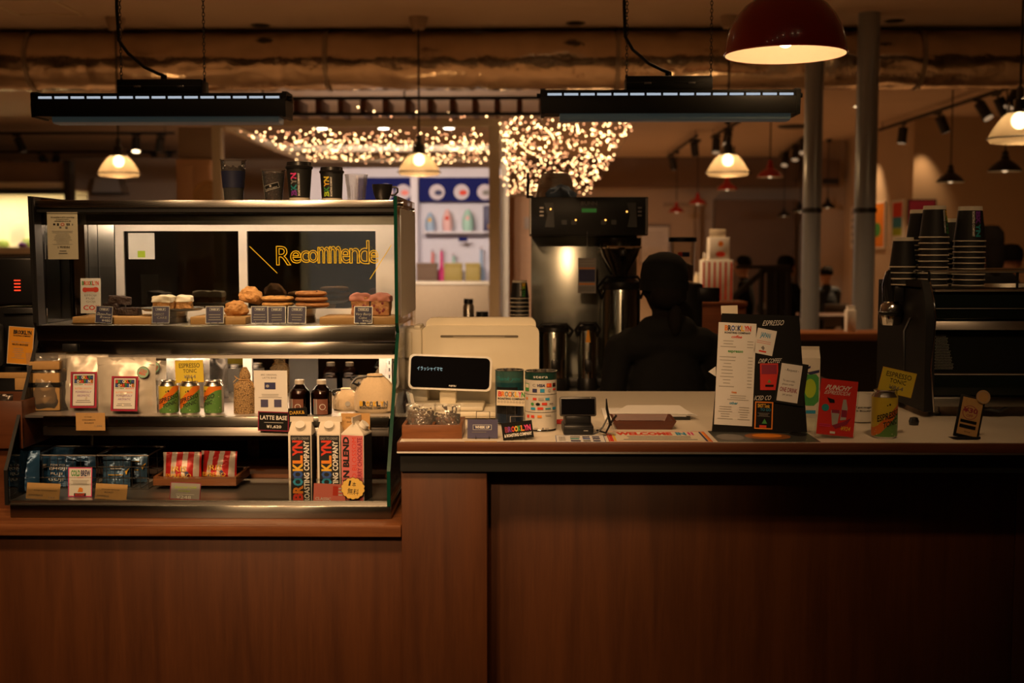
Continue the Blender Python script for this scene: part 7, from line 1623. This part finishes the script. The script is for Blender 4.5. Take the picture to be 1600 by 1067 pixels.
S = thing('side_table', 'brown side table block under the promotional cartons', 'table', (px_, 8.8, 0)); obj('top', rbx(-.2, .2, -.15, .2, zz(470) - .03, zz(470), .005), 'wood_edge_dark', S); obj('body', rbx(-.19, .19, -.14, .19, 0, zz(470) - .03, .005), 'wood_edge_dark', S)
S = thing('striped_carton', 'white carton with red stripes behind the barista', 'carton', (px_, 8.8, zz(470))); h0 = zz(406) - zz(470)
obj('box', rbx(-.11, .11, -.05, .12, 0, h0, .004), 'paper_white', S)
for i in range(6): obj('stripe', qd(-.11 + .04 * i, -.095 + .04 * i, .01, h0 - .015, 'ink_red').mv(y=-.0505), 'ink_red', S)
S = thing('promo_carton', 'smaller white carton with red mark on the striped one', 'carton', (px_, 8.8, zz(406))); h1 = zz(371) - zz(406)
obj('box', rbx(-.06, .085, -.04, .1, 0, h1, .004), 'paper_white', S); obj('header_card', rbx(-.055, .06, -.02, .0, h1, zz(358) - zz(406), .002), 'paper_cream', S); obj('print', (disc(.02, zz(381) - zz(406), .02, .02, 'ink_orange') + disc(.02, zz(397) - zz(406), .035, .02, 'ink_red')).mv(y=-.0405), 'ink_red', S)
zz2 = lambda p: ZZ(p, 9.4); px_ = XX(1100, 9.4, 420)
S = thing('jar_stand', 'pale block carrying three small jars left of the cartons', 'display stand', (px_, 9.4, 0)); obj('body', rbx(-.1, .08, -.1, .1, 0, zz2(455) - .02, .006), 'paint_taupe', S); obj('top', rbx(-.105, .085, -.105, .105, zz2(455) - .02, zz2(455), .004), 'paint_taupe', S)
for a, b, lab in ((-.06, 425, 'shortest'), (.0, 395, 'tallest'), (.05, 410, 'middle-height')):
    hj = zz2(b) - zz2(455); S = thing('small_jar', 'pale small jar, %s of the three on the block' % lab, 'jar', (px_ + a, 9.35, zz2(455)), group='small pale jars'); obj('body', lathe([(0, 0), (.027, 0), (.027, hj * .75), (.015, hj * .88), (0, hj * .88)], 14), 'paper_cream', S); obj('lid', lathe([(.016, hj * .88), (.016, hj), (0, hj)], 14), 'paper_white', S)
# whiteboard and beam on the far wall
T = card('whiteboard', 'pale framed whiteboard on the far wall', 'whiteboard', 1000, 353, 1046, 412, 25.46, 'paper_white', [('rows', .1, .15, .9, .8, 'ink_pale', 7, dict(ragged=.5, fill=.15))], border='steel_dark', bw=.03, th=.03)
single('wall_rail', 'narrow rail on the far wall above the whiteboard', 'rail', bx(XX(1034, 25.1), XX(1096, 25.1), 25.08, 25.12, ZZ(323, 25.1), ZZ(316, 25.1)), 'paint_taupe')
# pictures on the lit side wall
def wall_picture(label, p0, p1, y0, y1, bands, frame=None):
    Ya = WBX * FPX / (p1 - 830); Yb2 = WBX * FPX / (p0 - 830); Ym = (Ya + Yb2) / 2; z0, z1 = ZZ(y1, Ym), ZZ(y0, Ym)
    T = thing('wall_picture', label, 'picture', (WBX - .001, Ym, z0), (0, 0, -PI / 2), group='pictures on the lit side wall'); L_ = Yb2 - Ya; h = z1 - z0
    obj('canvas', bx(-L_ / 2, L_ / 2, -.03, 0, 0, h), frame or 'paper_white', T)
    obj('print', prints(bands, L_, h).mv(y=-.0305), 'ink_red', T)
wall_picture('orange picture with a green blot, half behind the wider column', 1358, 1380, 316, 388, [('r', .05, .03, .95, .97, 'ink_orange'), ('o', .2, .45, .75, .75, 'ink_green')])
wall_picture('picture with red, blue and green bands on the lit wall', 1390, 1409, 312, 388, [('r', .12, .06, .88, .36, 'ink_red'), ('r', .12, .36, .88, .58, 'ink_sky'), ('r', .12, .58, .88, .74, 'ink_lime')])
wall_picture('pale picture left of the wider column', 1327, 1341, 322, 388, [('rows', .15, .08, .85, .92, 'ink_grey', 5)])
T = card('dark_poster', 'dark maroon poster under a light scallop on the taupe wall', 'poster', 1418, 312, 1462, 352, 17.45, 'card_black', [('r', .05, .05, .95, .95, 'ink_wine')], border='card_black', th=.02)
# dark air-conditioning box by the far corner
T = thing('far_cabinet', 'dark box high on the wall between the two grey columns', 'box', (XX(1298, 21.0, 270), 21.0, ZZ(292, 21.0))); w = 14 * kk(21); h = 42 * kk(21)
obj('case', rbx(-w, w, 0, .3, 0, h, .01), 'paint_brown', T); obj('grille', bx(-w * .9, w * .9, -.01, 0, h * .1, h * .3), 'black_paint', T)

# ------------------------------------------------------------------ white kiosk with fairy lights
YK0, YK1 = 11.5, 16.0
T = thing('timber_kiosk', 'ivory timber kiosk frame hung with fairy lights', 'kiosk', (0, 0, 0))
kx = lambda p, Y=YK0: XX(p, Y, 300)
zk0, zk1 = ZZ(197, YK0), ZZ(185, YK0)
obj('front_beam', rbx(kx(332), kx(783), YK0, YK0 + .1, zk0, zk1, .005), 'paint_ivory', T)
for a, b in ((332, 346), (764, 781)): obj('post', rbx(kx(a), kx(b), YK0 + .002, YK0 + .1, 0, zk0, .005), 'paint_ivory', T)
xl, xr = kx(339), kx(773)
for x in (xl, xr): obj('side_beam', rbx(x - .05, x + .05, YK0 + .1, YK1 - .1, zk0, zk1 - .01, .005), 'paint_ivory', T)
for Yy in (14.3, YK1 - .1): obj('cross_beam', rbx(xl - .05, xr + .05, Yy, Yy + .1, zk0 - .01, zk1 - .01, .005), 'paint_ivory', T)
for x in (xl, xr): obj('post', rbx(x - .05, x + .05, YK1 - .1, YK1, 0, zk1, .005), 'paint_ivory', T)
struct('wall_kiosk_back', bx(XX(480, YK1), xr + .05, YK1 + .01, YK1 + .1, 0, ZZ(262, YK1)), 'paint_white')
mat('sign_blue', (.010, .015, .13), .7, spec=.1); mat('lilac', (.62, .58, .66), .7)
emitter('kiosk_lamp', (1.0, .85, .66), 9.0)
for p_ in (500, 597, 700):
    D_ = thing('kiosk_downlight', 'round lamp under the kiosk front beam, %s of three' % ('leftmost' if p_ == 500 else 'middle' if p_ == 597 else 'rightmost'), 'downlight', (kx(p_), YK0 + .16, zk0 - .005), group='kiosk downlights')
    obj('can', lathe([(.055, 0), (.06, .0), (.06, .06), (.0, .06)], 18), 'paint_ivory', D_); obj('lens', cyl(.05, -.004, .01, 18), 'kiosk_lamp', D_); obj('bracket', bx(-.02, .02, -.12, 0, .03, .06), 'paint_ivory', D_)
    l = lamp('kiosk_beam', 'SPOT', (kx(p_), YK0 + .2, zk0 - .03), 210, (1.0, .78, .62), .05, spot=1.5, blend=.7); aim(l, (kx(p_) * 1.1, YK1, 1.9)); l.parent = D_; l.matrix_parent_inverse = D_.matrix_basis.inverted()
# blue header signs with round pictures
def header(label, p0, p1, discs):
    Y = YK1 - .15; S = thing('header_sign', label, 'sign', (0, 0, 0)); 
    obj('board', bx(XX(p0, Y), XX(p1, Y), Y, Y + .04, ZZ(315, Y), ZZ(277, Y)), 'sign_blue', S)
    for i, (dx, m) in enumerate(discs):
        r = 12 * kk(Y); obj('disc', cyl(r, 0, .01, 24).rot('X', PI / 2).mv(XX(dx, Y), Y, ZZ(300, Y)), 'lilac', S); obj('motif', disc(XX(dx, Y) + .02, ZZ(301, Y), r * .5, r * .35, m).mv(y=Y - .0115), m, S)
header('navy header sign with three round pictures in the kiosk', 656, 782, ((684, 'ink_navy'), (722, 'ink_red'), (758, 'ink_grey')))
header('navy and pink header sign partly behind the small black cup', 560, 647, ((605, 'card_pink'), (632, 'card_pink')))
S = thing('kiosk_shelves', 'white kiosk shelf unit for small goods', 'shelf', (0, 0, 0)); Yw = YK1 - .28
obj('divider', rbx(XX(643, Yw), XX(654, Yw), Yw, YK1, 0, ZZ(268, Yw), .004), 'paint_white', S); obj('side_board', rbx(XX(776, Yw), XX(782, Yw), Yw, YK1, 0, ZZ(277, Yw), .004), 'paint_white', S)
zs1 = ZZ(361, Yw); zs2 = ZZ(443, Yw)
obj('shelf', rbx(XX(662, Yw), XX(757, Yw), Yw, YK1, zs1 - .03, zs1, .003), 'paint_white', S); obj('lower_shelf', rbx(XX(654, Yw), XX(776, Yw), Yw - .2, YK1, zs2 - .03, zs2, .003), 'paint_white', S)
obj('price_rail', bx(XX(717, Yw), XX(731, Yw), Yw - .004, Yw, ZZ(377, Yw), ZZ(370, Yw)), 'sign_blue', S)
mat('toy_blue', (.35, .5, .7), .5); mat('toy_pink', (.8, .5, .5), .5); mat('toy_mint', (.4, .68, .6), .5)
def goods(label, px, m, m2, wpx, y0):
    Y = Yw + .1; r = wpx * kk(Y) / 2; h = ZZ(y0, Y) - zs1; G_ = thing('plush_toy', label, 'toy', (XX(px, Y, 340), Y, zs1), group='toys on the kiosk shelf')
    obj('body', lathe([(0, 0), (r * .8, 0), (r, h * .25), (r * .9, h * .6), (r * .45, h * .9), (0, h)], 18), m, G_); obj('motif', ball(r * .4, (0, -r * .75, h * .55), (1, .5, 1.3), 12, 8), m2, G_)
goods('pale blue toy with a yellow front on the kiosk shelf', 672, 'toy_blue', 'ink_yellow', 16, 331); goods('pink toy on the kiosk shelf', 699, 'toy_pink', 'ink_red', 17, 326); goods('mint green toy on the kiosk shelf', 731, 'toy_mint', 'toy_pink', 19, 326)
Y = Yw + .1; G_ = thing('dark_gift_box', 'dark navy box with a small gold mark on the kiosk shelf', 'box', (XX(766, Y, 340), Y, zs1 - .0)); obj('box', rbx(-.09, .09, -.08, .08, 0, ZZ(322, Y) - zs1, .006), 'card_navy', G_); obj('mark', disc(-.0, .06, .03, .04, 'kraft').mv(y=-.0815), 'kraft', G_); obj('foot', bx(-.08, .08, -.07, .07, -.02, 0), 'paint_white', G_)
for i, (px_, m, wpx, y0, lab) in enumerate(((676, 'card_pink', 8, 392, 'thin pink rod-shaped toy'), (690, 'ink_pink', 9, 390, 'bright pink bottle-shaped toy'), (709, 'toy_mint', 9, 398, 'small green bottle-shaped toy'), (752, 'toy_blue', 9, 388, 'small blue bottle-shaped toy'))):
    Y = Yw + .12; h = ZZ(y0, Y) - zs2; r = wpx * kk(Y) / 2; G_ = thing('small_toy', lab + ' on the kiosk lower shelf', 'toy', (XX(px_, Y, 420), Y, zs2), group='small toys on the kiosk lower shelf'); obj('body', lathe([(0, 0), (r * 1.3, 0), (r * 1.3, h * .35), (r * .6, h * .5), (r * .45, h), (0, h)], 14), m, G_); obj('cap', ball(r * .7, (0, 0, h)), 'lilac', G_)
for i, (a, b, m, lab) in enumerate(((651, 683, 'paint_brown', 'brown box'), (694, 722, 'olive', 'left olive yellow box'), (727, 750, 'olive', 'right olive yellow box'))):
    if 'olive' not in MATS: mat('olive', (.42, .32, .08), .6)
    Y = Yw - .18; G_ = thing('gift_box', lab + ' on the kiosk lower shelf', 'box', (XX((a + b) / 2, Y, 430), Y, zs2), group='boxes on the kiosk lower shelf'); w = (b - a) * kk(Y) / 2; h = ZZ(411, Y) - zs2; obj('carton', rbx(-w, w, 0, .14, 0, h * .85, .004), m, G_); obj('lid', rbx(-w * 1.02, w * 1.02, -.003, .143, h * .8, h, .004), m, G_)
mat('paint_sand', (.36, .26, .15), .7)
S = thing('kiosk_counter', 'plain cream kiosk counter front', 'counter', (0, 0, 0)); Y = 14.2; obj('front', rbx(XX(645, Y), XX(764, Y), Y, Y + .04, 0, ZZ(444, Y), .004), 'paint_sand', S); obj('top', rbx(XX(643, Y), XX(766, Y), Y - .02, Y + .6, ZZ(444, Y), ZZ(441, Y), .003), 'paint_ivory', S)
# beige wall end and cupboard right of the kiosk
S = thing('beige_cupboard', 'tall beige cupboard between the kiosk and the brewer', 'cupboard', (0, 0, 0)); Y = 16.2
obj('side', rbx(XX(783, Y), XX(797, Y), Y, Y + .6, 0, ZZ(190, Y), .004), 'paint_peach', S); obj('body', rbx(XX(797, Y), XX(850, Y), Y + .3, Y + .6, 0, ZZ(306, Y), .004), 'paint_peach_dark', S) if 'paint_peach_dark' in MATS else (mat('paint_peach_dark', (.5, .28, .14), .7), obj('body', rbx(XX(797, Y), XX(850, Y), Y + .3, Y + .6, 0, ZZ(306, Y), .004), 'paint_peach_dark', S))
obj('door', rbx(XX(811, Y + .28), XX(848, Y + .28), Y + .28, Y + .3, .1, ZZ(366, Y), .004), 'paint_peach_dark', S); obj('thermostat', rbx(XX(819, Y + .28), XX(827, Y + .28), Y + .27, Y + .3, ZZ(357, Y), ZZ(338, Y), .004), 'paint_taupe', S)
hc = ZZ(467, 5.6) - BCZ; S = thing('steel_canister', 'slim steel canister standing behind the cash register', 'canister', (XX(732, 5.6, 490), 5.6, BCZ)); obj('body', lathe([(0, 0), (.026, 0), (.026, hc * .9), (.02, hc * .94), (0, hc * .94)], 18), 'steel_plain', S); obj('lid', lathe([(.022, hc * .94), (.022, hc), (0, hc)], 18), 'steel_dark', S)
hc = ZZ(487, 5.6) - BCZ; S = thing('blue_bottle', 'blue bottle beside the slim steel canister', 'bottle', (XX(753, 5.6, 490), 5.62, BCZ)); obj('body', lathe([(0, 0), (.032, 0), (.034, hc * .85), (0, hc * .85)], 18), 'ink_blue', S); obj('cap', lathe([(.03, hc * .85), (.028, hc), (0, hc)], 18), 'plastic_black', S)
# fairy lights
emitter('fairy_bright', (1.0, .6, .25), 15.0); emitter('fairy_dim', (1.0, .42, .18), 5.0)
def net(label, pts_fn, n, seed, strings):
    rnd = random.Random(seed); T = thing('fairy_light_net', label, 'fairy lights', (0, 0, 0), group='fairy light nets'); one = ico(.0068, 1); a, b = G(), G()
    for i in range(n):
        p = pts_fn(rnd.random(), rnd.random()); q = one.cp().mv(p[0] + .02 * rnd.gauss(0, 1), p[1] + .02 * rnd.gauss(0, 1), p[2] + .025 * rnd.gauss(0, 1))
        if rnd.random() < .5: a += q
        else: b += q
    obj('bright_bulbs', a, 'fairy_bright', T)['kind'] = 'stuff'; obj('dim_bulbs', b, 'fairy_dim', T)['kind'] = 'stuff'
    g = G()
    for i in range(strings):
        u = i / (strings - 1); pts = [Vector(pts_fn(u, v / 6)) + Vector((.03 * math.sin(3 * v + i), 0, 0)) for v in range(7)]; g += tube(pts, .002, 4)
    obj('wires', g, 'black_paint', T)['kind'] = 'stuff'
zn = ZZ(199, YK0 + .15)
net('fairy light net stretched flat under the kiosk roof', lambda u, v: (xl + .12 + (xr - xl - .24) * (u if v < 2 else u), YK0 + .2 + (YK1 - YK0 - .5) * v, zn - .02), 540, 5, 16)
def rnet(u, v):
    Y = 11.2 + 3.2 * v; y_px = 183 + (303 - 183) * v
    return (XX(783 + 6 * v, Y, y_px) + (XX(1000 - 78 * v, Y, y_px) - XX(783 + 6 * v, Y, y_px)) * u, Y, ZZ(y_px, Y))
net('tapering fairy light net draped down right of the kiosk', rnet, 760, 9, 14)
rn = random.Random(4)
net('loose fairy light string along the slatted beam', lambda u, v: (kx(560) + (kx(770) - kx(560)) * u, 11.05, ZZ(183 - 6 * v, 11.05)), 16, 12, 2)
# slatted beam above the kiosk
Ys_ = 10.95
T = thing('slatted_beam', 'black ladder-like beam with brown slats above the kiosk', 'beam', (0, 0, 0))
sx0, sx1 = XX(400, Ys_), XX(870, Ys_)
for z in (ZZ(153, Ys_), ZZ(178, Ys_)): obj('rail', rbx(sx0, sx1, Ys_ - .02, Ys_ + .02, z - .015, z + .015, .003), 'black_paint', T)
sl = mesh('slat', rbx(-.025, .025, -.0, .48, -.07, .07, .004), 'wood_slat')
for i in range(14):
    obj('slat', sl, None, T, (XX(432 + 34.5 * i, Ys_), Ys_ + .02, ZZ(165, Ys_)), (0, 0, 0))
for x in (sx0 + .1, (sx0 + sx1) / 2, sx1 - .1): obj('hanger_rod', cyl(.008, ZZ(153, Ys_), CEIL, 8).mv(x, Ys_), 'black_paint', T)

# ------------------------------------------------------------------ left distance
S = thing('peach_cupboard', 'peach coloured cupboard left of the kiosk post', 'cupboard', (0, 0, 0)); Y = 12.6
obj('body', rbx(XX(281, Y), XX(334, Y), Y, Y + .6, 0, ZZ(248, Y), .004), 'paint_peach', S)
for a, b in ((286, 308), (309, 332)): obj('door', rbx(XX(a, Y), XX(b, Y), Y - .02, Y, .1, ZZ(258, Y), .003), 'paint_peach', S)
obj('upper_box', rbx(XX(281, Y), XX(334, Y), Y + .1, Y + .6, ZZ(245, Y), ZZ(196, Y), .004), 'paint_taupe', S)
single('round_tray', 'round wooden tray leaning behind the clear cup', 'tray', lathe([(.0001, 0), (.13, 0), (.145, .01), (.15, .03), (.135, .03), (.125, .012), (.0001, .012)], 36).rot('X', PI / 2 - .1), 'wood_board', at(326, 306, 11.9))
struct('wall_partition', bx(XX(121, 21.2), XX(283, 21.2), 21.2, 21.4, 0, ZZ(246, 21.2)), 'paint_taupe')
S = thing('steel_hood', 'steel extractor hood far behind the glass pendant lamp', 'hood', (0, 0, 0)); Y = 20.8
obj('hood', prism([(XX(150, Y), ZZ(300, Y)), (XX(196, Y), ZZ(300, Y)), (XX(190, Y), ZZ(277, Y)), (XX(156, Y), ZZ(277, Y))], Y, Y + .38), 'steel_vert', S); obj('lip', bx(XX(149, Y), XX(197, Y), Y - .01, Y + .38, ZZ(303, Y), ZZ(300, Y)), 'steel_dark', S)
# lit shop opening
Y = 17.5
S = thing('deli_alcove', 'bright cream lit display alcove at the far left', 'display', (0, 0, 0)); ax0, ax1 = XX(-160, Y), XX(112, Y)
obj('post', rbx(XX(111, Y), XX(121, Y), Y - .1, Y + .1, 0, ZZ(250, Y), .004), 'black_paint', S); obj('header', rbx(ax0, ax1, Y - .05, Y + .05, ZZ(303, Y), ZZ(295, Y), .004), 'black_paint', S)
obj('pelmet', rbx(ax0, ax1, Y + .06, Y + .3, ZZ(295, Y), ZZ(252, Y), .004), 'paint_brown', S); obj('pelmet_light_strip', bx(ax0, ax1, Y - .01, Y + .05, ZZ(294, Y), ZZ(284, Y)), 'paint_ivory', S)
obj('back_panel', bx(ax0, ax1, Y + .8, Y + .84, 0, ZZ(296, Y)), 'paint_cream', S) if 'paint_cream' in MATS else (mat('paint_cream', (.8, .72, .5), .6), obj('back_panel', bx(ax0, ax1, Y + .8, Y + .84, 0, ZZ(296, Y)), 'paint_cream', S))
zsh = ZZ(386, Y);  obj('shelf', rbx(ax0, ax1, Y, Y + .8, zsh - .1, zsh, .004), 'paint_ivory', S); obj('cabinet', bx(ax0, ax1, Y + .05, Y + .8, 0, zsh - .1), 'black_paint', S)
obj('roof', bx(ax0, ax1, Y + .05, Y + .84, ZZ(296, Y), ZZ(294, Y)), 'paint_cream', S)
emitter('alcove_tube', (1.0, .82, .5), 12.0); obj('lamp_tube', cyl(.015, ax0 + .2, ax1 - .1, 10).rot('Y', PI / 2).mv(0, Y + .12, ZZ(300, Y)), 'alcove_tube', S)
l = lamp('alcove_light', 'AREA', ((ax0 + ax1) / 2, Y + .3, ZZ(299, Y)), 26, (1, .8, .54), 1.0, parent=S); l.data.shape = 'RECTANGLE'; l.data.size = 1.9; l.data.size_y = .3
D_ = thing('arched_board', 'cream arched board standing in the lit alcove', 'board', (XX(28, Y + .5, 380), Y + .5, zsh)); hh = ZZ(345, Y + .5) - zsh; w = 11 * kk(Y)
obj('board', prism([(-w, 0), (w, 0), (w, hh * .8), (w * .7, hh * .95), (0, hh), (-w * .7, hh * .95), (-w, hh * .8)], 0, .04), 'paper_cream', D_); obj('foot', bx(-w * 1.1, w * 1.1, -.05, .08, 0, .02), 'paper_cream', D_)
mat('leaf_green', (.3, .42, .08), .6, var=.4, scale=20)
for i, (p_, y_, w_, lab) in enumerate(((46, 372, 22, 'round green lettuce in the lit alcove'), (5, 372, 18, 'green lettuce at the left edge of the alcove'))):
    D_ = thing('lettuce', lab, 'lettuce', (XX(p_, Y + .3, 380), Y + .3, zsh), group='lettuces in the alcove'); r = w_ * kk(Y) / 2
    obj('head', lump(r, r, r * .75, i, .25, 3, 3), 'leaf_green', D_)
    for q in range(5): obj('leaf', lump(r * .7, r * .3, r * .55, q + 3, .3, 3, 2), 'leaf_green', D_, (r * .6 * math.cos(q * 1.25), r * .6 * math.sin(q * 1.25), 0), (0, .3, q * 1.25 + PI / 2))
single('purple_flower', 'small purple flower at the front of the alcove', 'flower', lump(.06, .05, .04, 3, .4, 4, 3), 'ink_purple', (XX(26, Y - .15, 390), Y + .05, zsh + .0005))
# lights in the distance; the round downlights are added to brighten walls and ceiling
for (x, y, e) in ((-4.48, 14.5, 430), (-2.6, 18.5, 200), (1.5, 22.3, 1000), (4.36, 16.2, 580)):
    downlight(x, y, e, 'added far round ceiling downlight %s' % {-4.48: 'over the left shop', -2.6: 'behind the kiosk', 1.5: 'beyond the small red lamps', 4.36: 'along the right wall'}[x], (x, y, 0), 110)
l = lamp('wall_spot', 'SPOT', (XX(1440, 17.2), 17.25, 3.2), 40, WARM, .02, spot=1.0, blend=.9); aim(l, (XX(1440, 17.4), 17.5, 1.6))
l = lamp('wall_spot', 'SPOT', (WBX - .6, 19.2, 3.25), 60, WARM, .03, spot=1.3, blend=.8); aim(l, (WBX, 19.4, 1.7))
